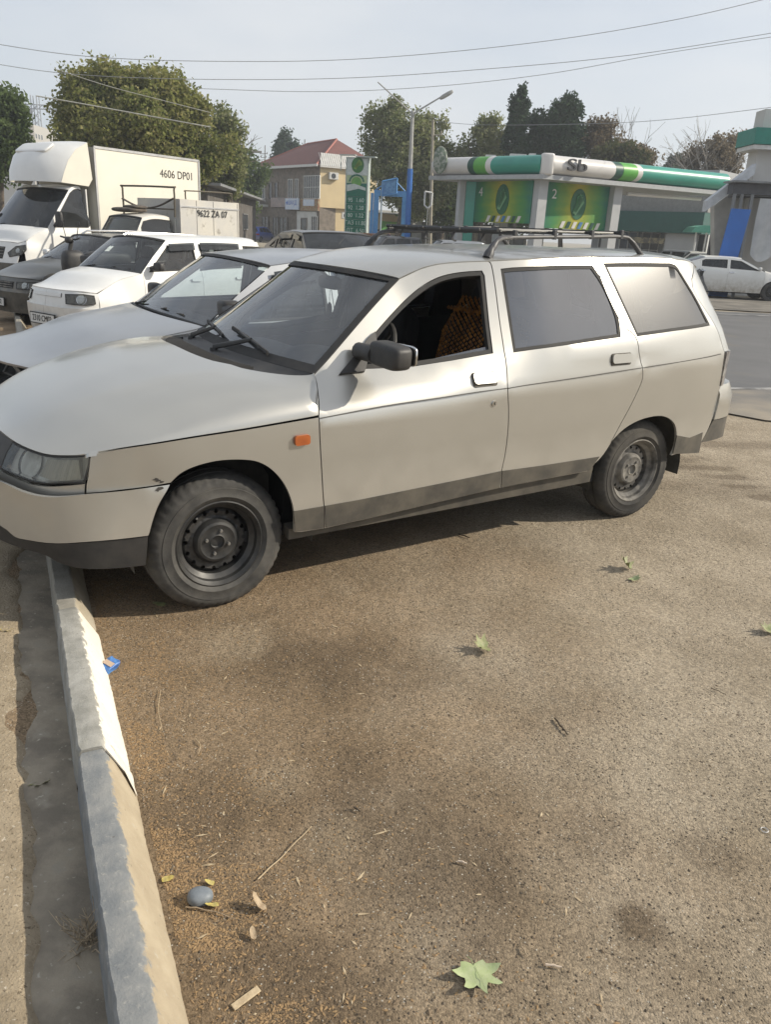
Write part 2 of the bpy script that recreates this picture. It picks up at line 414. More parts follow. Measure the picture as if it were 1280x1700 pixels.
# ------------------------------------------------------------------ wheels
def wheel_meshes(rt, w, rr, tread=70, holes=16, hole_r=.0092, hole_at=.124, dish=.040, bolts=4):
    """tyre, rim, bolts; the outer face looks along +Y"""
    t = MB(); hw = w/2
    prof = [(rr-.004, hw-.022), (rr+.008, hw-.006), (rr+.022, hw+.0005), (rr+.024, hw+.003), (rr+.027, hw+.003), (rr+.029, hw+.0015), (rt-.050, hw+.0035), (rt-.048, hw+.001), (rt-.036, hw+.001), (rt-.02, hw-.008), (rt-.006, hw-.024), (rt, hw-.036), (rt, hw-.056), (rt-.007, hw-.058), (rt-.007, hw-.066), (rt, hw-.068), (rt+.001, 0)]
    prof = prof+[(r, -h) for r, h in prof[::-1][1:]]
    k = len(prof)
    def mod(i, j, r):
        if i in (9, 10, k-10, k-11) and j % 3 == 0: return r-.0055
        if i == 8 and j % 3 == 0: return r-.0015
        if i in (11, 14, k-12, k-15) and j % 3 == 1: return r-.005
        return r
    t.lathe(prof, tread*2, mod=mod)
    rim = MB(); o = hw-.02
    rim.lathe([(rr-.006, hw-.024), (rr+.005, hw-.012), (rr+.006, hw-.006), (rr+.001, hw-.004), (rr-.004, hw-.010), (rr-.012, hw-.018), (rr-.016, hw-.035), (rr-.034, hw-.05), (rr-.036, -hw+.05), (rr-.012, -hw+.02), (rr-.006, -hw+.02)], 48)
    R0 = rr-.034
    zf = lambda r: np.interp(r, [0, .028, .03, .033, .074, .086, .100, .128, R0], [dish-.012, dish-.012, dish+.004, dish+.0, dish+.004, dish-.004, dish-.030, dish-.026, dish-.05])
    C2 = lambda cx, cy, r, n: [(cx+r*math.cos(2*PI*i/n), cy+r*math.sin(2*PI*i/n)) for i in range(n)]
    hs = [C2(hole_at*math.cos(2*PI*i/holes), hole_at*math.sin(2*PI*i/holes), hole_r, 8) for i in range(holes)]
    V, T = fill(C2(0, 0, R0, 48), hs+[C2(0, 0, .097, 40)], .011)
    rim.lathe([(0, dish-.012+hw-.075), (.024, dish-.012+hw-.075), (.027, dish-.010+hw-.075), (.029, dish+.003+hw-.075), (.034, dish+.0+hw-.075), (.060, dish-.001+hw-.075), (.074, dish+.003+hw-.075), (.084, dish-.001+hw-.075), (.091, dish-.012+hw-.075), (.0972, dish-.030+hw-.075)], 40)
    P = np.stack([V[:, 0], zf(np.hypot(V[:, 0], V[:, 1]))+hw-.075, V[:, 1]], -1)
    d = P[:, [0, 2]]; Nn = np.tile([0, 1., 0], (len(P), 1))
    fn = np.cross(P[T[:, 1]]-P[T[:, 0]], P[T[:, 2]]-P[T[:, 0]]); T = np.where((fn[:, 1] < 0)[:, None], T[:, ::-1], T)
    rim.add(P, T)
    b = MB(); d0 = hw-.075+dish
    for i in range(bolts):
        a = 2*PI*(i+.4)/bolts; b.lathe([(0, .010), (.006, .010), (.0078, .007), (.008, 0)], 6, Matrix.Translation((.049*math.cos(a), d0, .049*math.sin(a))))
    c = MB(); c.lathe([(0, -.03), (rr-.04, -.03), (rr-.04, -.05), (0, -.05)], 24)
    return (mesh('tyre', t.V, t.F, 50), mesh('rim', rim.V, rim.F, 30), mesh('wheel_bolt', b.V, b.F, 30), mesh('brake_drum', c.V, c.F, 30))
WM = {}
def wheel(parent, x, y, z, side, rt, w, rr, mt, mr, mbolt, steer=0., camber=0.):
    key = (rt, w, rr)
    if key not in WM: WM[key] = wheel_meshes(*key)
    t, r, b, d = WM[key]
    def put(name, me, m, par):
        o = bpy.data.objects.new(name, me); C.objects.link(o); o.parent = par
        if len(me.materials) == 0: me.materials.append(m)
        if me.materials[0] != m:
            o.material_slots[0].link = 'OBJECT'; o.material_slots[0].material = m
        return o
    o = put('wheel', r, mr, parent); o.location = (x, y, z); o.rotation_euler = (camber, 0, (0 if side > 0 else PI)+steer)
    put('tyre', t, mt, o); put('wheel_bolt', b, mbolt, o); put('brake_drum', d, MATS['rubber'], o)
    o.rotation_euler.rotate_axis('Y', random.uniform(0, 6))
    return o

# ------------------------------------------------------------------ shared car materials
DUSTC = (.30, .26, .20)
mat('rubber', (.018, .018, .018), .75, col2=(.03, .028, .026), scale=20)
mat('tyre_rubber', (.018, .018, .018), .8, col2=(.075, .071, .064), scale=9, contrast=(.36, .70), bump=.3, bscale=60, bdist=.003, rvar=.1)
mat('tyre_dusty', (.020, .0195, .019), .9, col2=(.07, .064, .055), scale=6, contrast=(.35, .7), bump=.3, bscale=60, bdist=.003)
mat('black_trim', (.022, .022, .023), .55, col2=(.04, .038, .036), scale=14, bump=.15, bscale=120, bdist=.002)
mat('grey_trim', (.055, .05, .042), .8, col2=(.105, .093, .073), scale=8, bump=.1, bscale=60, bdist=.002)
mat('steel_black', (.016, .017, .018), .5, col2=(.05, .048, .045), scale=14, metal=.2, rvar=.12)
mat('steel_dusty', (.06, .057, .053), .7, col2=(.22, .205, .18), scale=10, metal=.1, contrast=(.4, .62))
mat('bolt_metal', (.35, .34, .32), .45, metal=.8)
mat('dark_hull', (.012, .012, .012), .95)
mat('cabin_dark', (.03, .03, .032), .85, col2=(.02, .02, .022), scale=9, bump=.2, bscale=80, bdist=.003)
mat('cabin_grey', (.10, .10, .105), .8, col2=(.07, .07, .075), scale=9)
mat('chrome', (.6, .6, .6), .15, metal=1.)
SIL = mat('silver_paint', (.49, .48, .445), .29, metal=.74, col2=(.465, .455, .42), scale=2.2, coat=.55, contrast=(.3, .7), dust=(.22, .60, (.33, .285, .22), .04), bump=.06, bscale=420, bdist=.001)
glass('windscreen_glass', tint=(.82, .92, .95), dusty=.10, dcol=(.36, .38, .40), rough=.02, trans=.88, scale=4, fres=1.95)
glass('tinted_side_glass', tint=(.35, .38, .42), dusty=.19, dcol=(.30, .32, .36), rough=.03, trans=.5, scale=.9, fres=2.1)
glass('filmed_quarter_glass', tint=(.35, .38, .42), dusty=.13, dcol=(.27, .28, .30), rough=.24, trans=.5, scale=1.2, fres=1.6)
glass('clear_glass', tint=(.8, .86, .88), dusty=.06, dcol=(.4, .4, .4), rough=.02, trans=.88)
glass('dark_glass', tint=(.2, .22, .24), dusty=.10, dcol=(.18, .2, .22), rough=.03, trans=.35)
glass('lamp_glass', tint=(.85, .86, .84), dusty=.10, dcol=(.42, .41, .36), rough=.05, trans=.95, scale=9)
mat('lamp_mirror', (.80, .78, .72), .3, metal=.35, col2=(.46, .43, .36), scale=5, contrast=(.4, .6), bump=.25, bscale=14, bdist=.02)

# ------------------------------------------------------------------ the silver estate car
HX, HY, HYAW = -1.08916401, 3.52198776, 3.72071166
hero = thing('estate_car', 'silver beige estate car with black roof rack, nearest car with its bonnet at the kerb', 'estate car', (HX, HY, 0), HYAW)
MH = Matrix.Translation((HX, HY, 0)) @ Matrix.Rotation(HYAW, 4, 'Z')
def zcr(x): return np.interp(x, [-3.3, -3.04, -2.32, -1.39, -.41, .3], [.942, .929, .889, .840, .779, .73])
def hero_fn(x, y, z):
    u = z-zcr(np.clip(x, -3.3, .2))
    T = .030*(np.clip((.62-z)/.42, 0, 1.2))**2
    tp = np.interp(x, [-1.65, -.95, -.45, .1], [0, .085, .10, .08])
    T = T + np.where(u > 0, .007*sstep(u/.012)+.13*np.minimum(np.maximum(u, 0), .12)+.405*np.maximum(u-.12, 0)+tp*sstep(u/.17), 0)
    T = T + .055*sstep((x+1.7)/.75)*np.clip((u-.17)/.35, 0, 1)
    wn = sstep((x-.3)/.4); wt = sstep((-x-2.55)/.55)
    X = x-wn*(np.maximum(z-.60, 0)*.55+np.maximum(.32-z, 0)*.3)+wt*(np.maximum(z-.94, 0)*.60)
    return X, y*(1-T/.84)
body = Shell([(.775, 0), (.765, .25), (.725, .45), (.655, .6), (.555, .70), (.42, .772), (.2, .822), (-.1, .838), (-.6, .842), (-1.2, .844), (-1.8, .844), (-2.4, .838), (-2.8, .823), (-3.0, .80), (-3.14, .765), (-3.235, .69), (-3.28, .5), (-3.31, .25), (-3.32, 0)], hero_fn)
fbump = Shell([(.84, 0), (.83, .25), (.785, .45), (.70, .62), (.59, .725), (.43, .797), (.2, .838), (-.1, .845), (-.6, .845)],
    lambda x, y, z: (x-sstep((x-.3)/.4)*(.06*np.clip((.42-z)/.2, 0, 1)**2+.03*np.clip((z-.56)/.06, 0, 1)**2), y*(1-.03*np.clip((.40-z)/.2, 0, 1)**2-.02*np.clip((z-.545)/.05, 0, 1)**2)))
rbump = Shell([(-2.3, .83), (-2.6, .826), (-3.0, .797), (-3.2, .772), (-3.34, .715), (-3.41, .56), (-3.44, .3), (-3.45, 0)],
    lambda x, y, z: (x+sstep((-x-2.6)/.5)*(.06*np.clip((.42-z)/.2, 0, 1)**2+.03*np.clip((z-.66)/.06, 0, 1)**2), y*(1-.03*np.clip((.40-z)/.2, 0, 1)**2-.02*np.clip((z-.66)/.06, 0, 1)**2)))
rbump.u += -2.3-rbump.u.max(); rbump.umin, rbump.umax = rbump.u[0], rbump.u[-1]
tr = lambda pix, sh=body: sh.trace(pix, MH)
cc = np.concatenate
# outlines read off the photograph
SEAM = cat(tr([(529, 692), (460, 704), (400, 714), (320, 726), (250, 737.5), (200, 745), (150, 753.5)]), 3)
LAMPTOP = cat(tr([(150, 753.5), (130, 757), (107, 757.5), (80, 756), (50, 747), (22, 733)]), 3)
NOSETOP = cat(cc([tr([(22, 733), (0, 716)]), [[1.20, .700], [1.36, .694]]]), 3)
COWLS = cat(tr([(521, 622), (525, 634), (528, 655), (529, 692)]), 3)
FSEAM = cat(tr([(529, 692), (531, 725), (533, 762), (536, 815), (538, 842), (538, 878)]), 3)
FARCH = cat(tr([(284, 802), (300, 787), (322, 776), (350, 768), (375, 764.5), (400, 764), (422, 766), (440, 773), (456, 785), (470, 802), (480, 822), (487, 848), (488, 884)]), 3)
BSEAMLOW = cat(tr([(843, 648), (844.5, 685), (843, 720), (838, 758), (833, 781), (828, 811)]), 3)
BSEAMUP = cat(tr([(810, 434), (816, 441), (822, 475), (829, 530), (835, 570), (841, 610), (843, 648)]), 3)
APIL = cat(tr([(521, 622), (545, 596), (575, 561), (612, 518), (640, 487), (663, 463)]), 3)
DTOP = cat(tr([(663, 463), (680, 455), (700, 446), (728, 439), (766, 435.5), (810, 434)]), 3)
RTOP = cat(tr([(810, 434), (870, 431), (930, 428), (981, 426.5)]), 3)
CSEAM = cat(tr([(981, 426.5), (989, 440), (1009, 492), (1034, 540), (1054, 557), (1061, 585), (1067, 611), (1066, 632), (1050, 668), (1030, 705), (1012, 738), (996, 762)]), 3)
QTOP = cat(body.ux([(-2.06, 1.424), (-2.35, 1.432), (-2.62, 1.434), (-2.80, 1.425), (-2.915, 1.405)]), 3)
QTOP[0] = RTOP[-1]
QREAR = cat(cc([body.ux([(-2.915, 1.405)]), tr([(1128, 441), (1150, 478), (1180, 528), (1194, 556), (1203, 585)])[1:]]), 3)
RARCH = cat(tr([(996, 762), (1003, 750), (1016, 733), (1036, 713), (1060, 699), (1085, 692), (1104, 692.5), (1118, 702), (1123, 718), (1121, 740), (1114, 757)]), 3)
dl = lambda pts: tr(pts)
DOORLOW = tr([(538, 878), (640, 855), (720, 836), (828, 811)])
RLOW = tr([(828, 811), (900, 797), (975, 783)])
# window openings
WF = cat(tr([(600, 612), (606, 580), (620, 558), (640, 534), (665, 507), (690, 484), (712, 469), (735, 459), (765, 453), (800, 450.5)]), 3)
WF = cc([WF, tr([(804, 458), (812, 540), (818, 586), (750, 598), (680, 609)])])
WR = cc([tr([(832, 447.5)]), cat(tr([(850, 445.5), (900, 443), (950, 441.5), (982, 441.5)]), 3), cat(tr([(984, 443), (1002, 470), (1018, 505), (1027, 533), (1030, 558)]), 3), cat(tr([(1030, 559), (950, 571), (900, 578), (853, 584.5)]), 3)])
WQ = cc([tr([(1002, 438)]), cat(tr([(1030, 437.5), (1070, 437.5), (1110, 438)]), 3), cat(tr([(1112, 438), (1126, 447), (1150, 486), (1177, 537)]), 3), tr([(1178, 540), (1120, 549), (1058, 558)])])
CLADF = tr([(486, 848), (538, 839)])
CLADD = tr([(538, 839), (600, 828), (700, 808), (760, 796), (833, 781)])
CLADR = tr([(833, 781), (900, 772), (996, 757)])

PM = SIL
rv = lambda a: np.asarray(a)[::-1]
# panels: fender, doors, quarter, all mirrored to the far side
panel(body, 'front_fender', cc([SEAM, tr([(146, 790), (142, 820)]), tr([(200, 814), (250, 808)]), FARCH, tr([(500, 884)]), rv(FSEAM)]), PM, hero, h=.06)
_e = panel(body, 'front_door', cc([APIL, DTOP[1:], BSEAMUP[1:], BSEAMLOW[1:], rv(DOORLOW)[1:], rv(FSEAM)[1:], rv(COWLS)[1:-1]]), PM, hero, holes=[WF], h=.06)
drl, drr = _e
rdl, rdr = panel(body, 'rear_door', cc([RTOP, CSEAM[1:], rv(RLOW), rv(BSEAMLOW)[1:], rv(BSEAMUP)[1:-1]]), PM, hero, holes=[WR], h=.06)
LAMPF = tr([(1203, 587)])[0]
qa = body.ux([(-3.11, .72), (-3.12, .60), (-3.03, .40)])
quart = panel(body, 'rear_quarter_panel', cc([QTOP, QREAR[1:], qa, tr([(1150, 745)]), rv(RARCH), rv(CSEAM)[1:-1]]), PM, hero, holes=[WQ], h=.06)
# dirty grey cladding along the sills: plates 3 mm proud
panel(body, 'sill_cladding', cc([CLADF, tr([(538, 877), (489, 883)])]), MATS['grey_trim'], hero, off=.004, h=.05, depth=.008)
panel(body, 'sill_cladding', cc([CLADD, tr([(829, 810), (720, 835), (640, 854), (540, 876)])]), MATS['grey_trim'], hero, off=.004, h=.05, depth=.008)
panel(body, 'sill_cladding', cc([CLADR, tr([(979, 781), (900, 796), (831, 810)])]), MATS['grey_trim'], hero, off=.004, h=.05, depth=.008)
panel(body, 'sill_cladding', cc([tr([(1123, 722)]), body.ux([(-2.86, .455), (-3.0, .47), (-3.02, .335)]), tr([(1116, 754)])]), MATS['grey_trim'], hero, off=.004, h=.05, depth=.008)
# sill under the doors
panel(body, 'sill', [(-.30, .30), (-.30, .245), (-2.10, .27), (-2.10, .36), (-1.4, .345)], MATS['grey_trim'], hero, off=-.03, h=.08, depth=.06)
# glass
for w_, nm, g in ((WR, 'rear_door_window', 'tinted_side_glass'), (WQ, 'quarter_window', 'filmed_quarter_glass')):
    par = {'rear_door_window': (rdl, rdr), 'quarter_window': quart}[nm]
    a, b = panel(body, nm, inset(w_, .008), MATS[g], None, gap=0, off=-.006, depth=0, h=.09)
    c, d = frame(body, 'window_seal', w_, MATS['rubber'], None, w=.014, off=-.002)
    a.parent = c.parent = par[0]; b.parent = d.parent = par[1]
    if nm == 'rear_door_window': b.data.materials[0] = MATS['clear_glass']
a, b = frame(body, 'window_seal', WF, MATS['rubber'], None, w=.017, off=-.003, depth=.03)
a.parent = drl; b.parent = drr
glow = tr([(684, 608), (688, 601), (816, 573), (818, 586), (750, 598)])
a, b = panel(body, 'wound_down_window', glow, MATS['tinted_side_glass'], None, gap=0, off=-.016, depth=0)
a.parent = drl; b.parent = drr
# thin dark strip on the flank, the fold's shade put into its colour
def strip(pts, w, m, name, off, par, mir=True, depth=.004):
    q = cat(pts, 3); nrm_ = np.array([0, w/2]); return panel(body, name, cc([q+nrm_, rv(q)-nrm_]), m, par, gap=0, off=off, depth=depth, mirror=mir, h=.05)
CR = tr([(532, 694.7), (636, 675), (730, 661), (792, 651.5), (842, 645)]); CR2 = tr([(844, 645), (880, 639), (960, 627.5), (1066, 611)]); CR3 = tr([(1068, 611), (1197, 588)])
CRSH = mat('crease_shade', (.10, .095, .085), .9)
for q_, pr in ((CR, (drl, drr)), (CR2, (rdl, rdr)), (CR3, quart)):
    s_ = strip(q_, .0045, CRSH, 'crease_shade_strip', .0012, None)
    for k in (0, 1): s_[k].parent = pr[k]
# handles
def rrect(cx, cz, w, h, r=.3, rot=0.):
    out = []; rr_ = min(w, h)*r
    for sx, sy, a0 in ((1, 1, 0), (-1, 1, 90), (-1, -1, 180), (1, -1, 270)):
        out += list(arc(cx+sx*(w/2-rr_), cz+sy*(h/2-rr_), rr_, a0, a0+90, 4))
    q = np.array(out)-[cx, cz]; c, s = math.cos(rot), math.sin(rot); return q @ np.array([[c, s], [-s, c]])+[cx, cz]
for (pa, pb, par) in (((785, 632), (824, 629), (drl, drr)), ((1015, 598), (1047, 595.5), (rdl, rdr))):
    ua, ub = tr([pa, pb]); cx, cz = (ua+ub)/2; w_ = abs(ub[0]-ua[0]); sl = math.atan2((ub-ua)[1], (ub-ua)[0])
    sl = sl if abs(sl) < 1.5 else sl-PI*np.sign(sl)
    a = panel(body, 'handle_recess', rrect(cx, cz, w_*1.02, .062, .2, sl), MATS['grey_trim'], None, gap=0, off=.0035, depth=.004, h=.03)
    b = panel(body, 'door_handle', rrect(cx, cz+.004, w_*.97, .046, .3, sl), PM, None, gap=0, off=.013, depth=.010, h=.03)
    for k in (0, 1): a[k].parent = par[k]; b[k].parent = par[k]
lk = tr([(820, 670)])[0]
a = panel(body, 'door_lock', arc(lk[0], lk[1], .013, 0, 340, 12), MATS['chrome'], None, gap=0, off=.006, depth=.006, h=.02)
a2 = panel(body, 'keyhole', rrect(lk[0], lk[1], .004, .013), MATS['rubber'], None, gap=0, off=.0075, depth=.001, h=.01)
for k in (0, 1): a[k].parent = (drl, drr)[k]; a2[k].parent = (drl, drr)[k]
ORG = mat('orange_lens', (.42, .115, .025), .35, col2=(.30, .075, .018), scale=30, bump=.2, bscale=90, bdist=.002)
mk_ = tr([(500.5, 730)])[0]
panel(body, 'side_marker', rrect(mk_[0], mk_[1], .066, .040, .25, -.03), ORG, hero, gap=0, off=.015, depth=.014, h=.03)
# bumper
BT = cat(cc([tr([(284, 803), (250, 808), (200, 814.5), (140, 820), (95, 824.5), (60, 822), (30, 813), (0, 798)], fbump), [[1.1, .582], [fbump.umax, .585]]]), 3)
BS = cat(cc([tr([(247, 890), (150, 900), (95, 903), (50, 898), (25, 892), (0, 873)], fbump), [[1.15, .395], [fbump.umax, .395]]]), 3)
BB = cat(cc([tr([(243, 940), (180, 946), (130, 945), (95, 935), (70, 922)], fbump), [[.85, .315], [1.1, .31], [fbump.umax, .31]]]), 3)
bedge = cat(tr([(284, 803), (266, 835), (256, 860), (249, 885)], fbump), 3)
fb = panel(fbump, 'front_bumper', cc([BT, rv(BS), rv(bedge)[:-1]]), PM, hero, h=.06, depth=.02)
panel(fbump, 'bumper_spoiler', cc([BS, rv(BB)]), MATS['black_trim'], hero, h=.06, depth=.02, off=-.004)
# nose: strip under the lamp, headlamp, grille
LB = cat(tr([(138, 802.5), (105, 803.5), (75, 804), (50, 800), (25, 790), (1, 778)]), 3)
LO = tr([(150, 755)])[0]
lampo = cc([tr([(151, 755), (147, 778), (141, 802.5)]), LB[1:], tr([(10, 752), (21, 733)]), rv(LAMPTOP)[1:-1]])
FTOP = cat(cc([tr([(142, 802.5), (105, 806), (75, 807), (50, 803), (25, 793), (1, 781)]), [[1.0, .600], [1.2, .605], [body.umax, .605]]]), 3)
FBOT = cat(cc([tr([(141, 821), (95, 826), (60, 823.5), (30, 815), (0, 800)]), [[1.1, .573], [body.umax, .575]]]), 3)
panel(body, 'nose_panel', cc([FTOP, rv(FBOT)]), PM, hero, h=.06)
for sgn, lamp in zip((1, -1), panel(body, 'headlight', lampo, MATS['lamp_mirror'], hero, gap=.003, off=-.035, depth=.01, h=.05)):
    pass
hl = [o for o in bpy.data.objects if o.name.startswith('headlight')]
LENS = mat('lens_ribs', (.60, .54, .42), .25, col2=(.36, .33, .26), scale=3, stretch=(1, 60, 1), coat=.8, bump=.5, bscale=8, bdist=.004)
q = panel(body, 'lamp_glass', lampo, MATS['lamp_glass'], None, gap=.006, off=0, depth=.03, h=.05)
# ribbed indicator block and round reflector behind the glass
lq = tr([(62, 790), (75, 762), (128, 764), (133, 797), (90, 800)]); ind = panel(body, 'indicator_lens', lq, LENS, None, gap=0, off=-.010, depth=.02, h=.03)
rq = tr([(38, 765)])[0]
for k in (0, 1):
    q[k].parent = hl[k]; ind[k].parent = hl[k]
    U = np.array([[rq[0], rq[1]]]); P0 = body.S(U)[0]; n0 = body.nrm(U)[0]; P0[1] *= (1, -1)[k]; n0[1] *= (1, -1)[k]
    Mx = Matrix.Translation(Vector(P0)-Vector(n0)*.03) @ Vector(n0).to_track_quat('Y', 'Z').to_matrix().to_4x4()
    MB().lathe([(.062, .0), (.055, -.012), (.035, -.028), (0, -.034)], 24, Mx).build('reflector', MATS['chrome'], hl[k])
seal = frame(body, 'lamp_seal', lampo, MATS['rubber'], None, w=.006, off=.001)
for k in (0, 1): seal[k].parent = hl[k]
panel(body, 'grille', cc([tr([(21, 733)]), NOSETOP[3:], [[body.umax, .69], [body.umax, .605], [1.2, .605]], tr([(0, 777)])]), MATS['black_trim'], hero, off=-.01, h=.05)
# ------------------------------------------------ bonnet, windscreen, roof
S3 = body.S
E = cc([S3(COWLS[:-1]), S3(SEAM)])
last = S3(SEAM)[-1]
Es = spread(E, 34)
d = np.r_[0, np.cumsum(np.linalg.norm(np.diff(Es, axis=0), axis=1))]; t_ = d/d[-1]
# centre line runs from the cowl dip to the nose
cx_ = -.10+(.835)*(t_**1.08); cz_ = np.interp(cx_, [-.10, .148, .355, .554, .64, .70, .735], [.955, .926, .878, .808, .762, .722, .700])
cz_ = np.convolve(np.pad(cz_, 2, mode='edge'), np.ones(5)/5, 'valid')
def bonnet():
    K = 41; t = np.linspace(-1, 1, K); cs = np.sign(t)*(1-(1-np.abs(t))**2.0); P = []
    for i in range(34):
        a = np.abs(cs); e = Es[i]; w = t_[i]
        px = 1-a**(3.0-.5*w)
        nn = 9-5.5*w**2; ph = np.maximum(1-a**nn, 0)**(1/(1.9+.2*w))
        cr = .035*(1-w)+.02
        rib = .006*np.exp(-((a-.52-.1*(1-w))/.05)**2)*(1-w**4)
        P.append(np.stack([e[0]+(cx_[i]-e[0])*px, cs*(e[1]-.003), e[2]+.006*(1-w)+(cz_[i]-cr-e[2])*ph+cr*(1-a*a)+rib], -1))
    P = snap(np.array(P), cs, S3(cc([LAMPTOP, NOSETOP]))+[.0, 0, .004], 34, 4); Nn = np.cross(np.gradient(P, axis=0), np.gradient(P, axis=1)).reshape(-1, 3); Nn /= np.linalg.norm(Nn, axis=1)[:, None]
    if Nn[:, 2].mean() < 0: Nn = -Nn
    T = []
    for i in range(33):
        for j in range(K-1):
            a = i*K+j; T += [(a, a+1, a+K), (a+1, a+K+1, a+K)]
    return P, skin('bonnet', P.reshape(-1, 3), np.array(T), Nn, PM, hero, .016, sharp=40)
BP, bon = bonnet()
ATOP = S3(APIL)[-1]; BASE = S3(APIL)[0]
Ew = spread(S3(APIL), 12); tw = np.linspace(0, 1, 12)
Cw = np.stack([-.32+(-.79+.32)*tw, np.interp(tw, [0, .5, 1], [.946, 1.148, 1.330])], -1)
Ew2 = Ew.copy(); Ew2[:, 1] -= .012
ws = patch('windscreen', Ew2, Cw, MATS['windscreen_glass'], hero, n=2.4, mm=1., nx=2.2, K=21, depth=0, off=-.004)
# black border printed round the glass: bonded seal as a thin frame
def wpt(c, t, off=.0):
    e = np.array([np.interp(t, tw, Ew2[:, k]) for k in range(3)]); cc_ = np.array([np.interp(t, tw, Cw[:, k]) for k in range(2)]); a = abs(c)
    return np.array([e[0]+(cc_[0]-e[0])*(1-a**2.2)+off*.6, c*e[1], e[2]+(cc_[1]-e[2])*(1-a**2.4)+off*.8])
def wband(c0, c1, t0, t1, name, m, par, n1=20, n2=3, off=.003):
    P = np.array([wpt(c0(s_, v) if callable(c0) else c0+(c1-c0)*s_, t0+(t1-t0)*v, off) for v in np.linspace(0, 1, n2) for s_ in np.linspace(0, 1, n1)])
    T = []
    for i in range(n2-1):
        for j in range(n1-1): a = i*n1+j; T += [(a, a+1, a+n1), (a+1, a+n1+1, a+n1)]
    Nn = np.tile([.6, 0, .8], (len(P), 1)); return skin(name, P, np.array(T), Nn, m, par, .004)
wband(-1, 1, .955, 1.0, 'windscreen_seal', MATS['rubber'], ws)
wband(-1, 1, .0, .075, 'windscreen_seal', MATS['rubber'], ws)
wband(.965, 1.012, 0, 1, 'windscreen_seal', MATS['rubber'], ws, n1=3, n2=14)
wband(-1.012, -.965, 0, 1, 'windscreen_seal', MATS['rubber'], ws, n1=3, n2=14)
# cowl grille between bonnet and glass
K = 40; cs = np.linspace(-.985, .985, K); P = []
row0 = BP[0]; 
for v in np.linspace(0, 1, 7):
    for c in cs:
        a = np.array([np.interp(c*row0[:, 1].max(), row0[:, 1], row0[:, k]) for k in range(3)]); a[2] -= .012; b = wpt(c, .0, .002)
        p = a+(b-a)*v; p[2] -= .022*math.sin(PI*v)*(1-abs(c)**6); P.append(p)
P = np.array(P); T = []
for i in range(6):
    for j in range(K-1): a = i*K+j; T += [(a, a+1, a+K), (a+1, a+K+1, a+K)]
cowl = skin('cowl_panel', P, np.array(T), np.tile([0, 0, 1.], (len(P), 1)), MATS['black_trim'], hero, .01)
for k in range(64):
    c = .66-k*.0215
    a = np.array([np.interp(c*row0[:, 1].max(), row0[:, 1], row0[:, q_]) for q_ in range(3)]); b = wpt(c, 0., 0)
    if c < -.72: break
    p = a+(b-a)*.10; q_ = a+(b-a)*.50
    MB().box(((p+q_)/2+[0, 0, -.014]), (np.linalg.norm(q_-p), .0055, .012)).build('cowl_slat', MATS['rubber'], cowl)
# wipers
for (c_a, c_b, t_a, t_b, piv) in ((.60, -.02, .05, .17, .02), (-.06, -.72, .08, .13, -.62)):
    pa, pb = wpt(c_a, t_a, .018), wpt(c_b, t_b, .02); wv = MB()
    mid = (pa+pb)/2+[.008, 0, .010]; pv = wpt(piv, 0, .0)+np.array([.040, 0, -.018])
    w_ = MB().tube([pa, (pa+pb)/2+[.0, 0, .004], pb], .007, 6, flat=1.6).build('wiper', MATS['rubber'], hero)
    kk = pv+np.array([.0, 0, .022])
    MB().tube([pv-[0, 0, .02], pv+[0, 0, .02]], [.022, .017], 10).tube([kk-[0, 0, .012], kk, mid+(pa-mid)*.2+[0, 0, .006], mid], [.013, .013, .009, .006], 8, flat=.6).build('wiper_arm', MATS['black_trim'], w_)
    MB().tube([mid, mid+(pa-mid)*.5+[0, 0, .004], mid+(pa-mid)*.6-[0, 0, .006]], .005, 6).tube([mid, mid+(pb-mid)*.5+[0, 0, .004], mid+(pb-mid)*.6-[0, 0, .006]], .005, 6).build('wiper_bridge', MATS['steel_black'], w_)
# the leaned-up black wiper motor cap beside the far wiper
pv = wpt(-.05, .02, .05); 
# roof
RE = cc([S3(DTOP), S3(RTOP)[1:], S3(QTOP)[1:]]); REs = spread(RE, 30); RE_ = REs.copy(); RE_[:, 1] -= .001; tt = np.linspace(0, 1, 30)
rx = np.interp(tt, [0, 1], [-.80, -2.99]); rz = np.interp(rx, [-2.99, -2.6, -2.0, -1.4, -1.1, -.95, -.80], [1.438, 1.456, 1.452, 1.428, 1.402, 1.376, 1.334])
rz = np.convolve(np.pad(rz, 2, mode='edge'), np.ones(5)/5, 'valid'); rz[0] = 1.334
roof = patch('roof', RE_, np.stack([rx, rz], -1), PM, hero, n=lambda t: 2.4+.8*min(1, t*4), mm=1.35, crown=.0, nx=2.2, K=31, off=.002)
# tailgate, lamps, rear bumper
TL = body.ux([(-3.10, .935), (-3.105, .73)])
SC = cc([rv(QREAR[:]), [[body.umin, 1.405]]])
rw = [(body.umin+.10, 1.34), (body.umin+.62, 1.33), (body.umin+.60, 1.0), (body.umin+.05, .99), (body.umin+.001, .99), (body.umin+.001, 1.34)]
LI = body.umin+.46
tg = panel(body, 'tailgate', cc([rv(QREAR), [[LI, .935-.0], [LI, .60], [body.umin+.001, .60], [body.umin+.001, 1.405]]]) if False else np.array([tuple(QREAR[-1])]+[(LI, .935), (LI, .62), (body.umin, .62), (body.umin, 1.405)]+[tuple(p) for p in QREAR[:-1]]), PM, hero, holes=[[(body.umin+.02, 1.34), (body.umin+.60, 1.33), (body.umin+.60, 1.0), (body.umin+.02, .99)]], h=.09, gap=.003)
for o_, w2 in zip(tg, panel(body, 'rear_window', [(body.umin+.02, 1.34), (body.umin+.60, 1.33), (body.umin+.60, 1.0), (body.umin+.02, .99)], MATS['tinted_side_glass'], None, gap=-.004, off=-.006, depth=0, h=.12)): w2.parent = o_
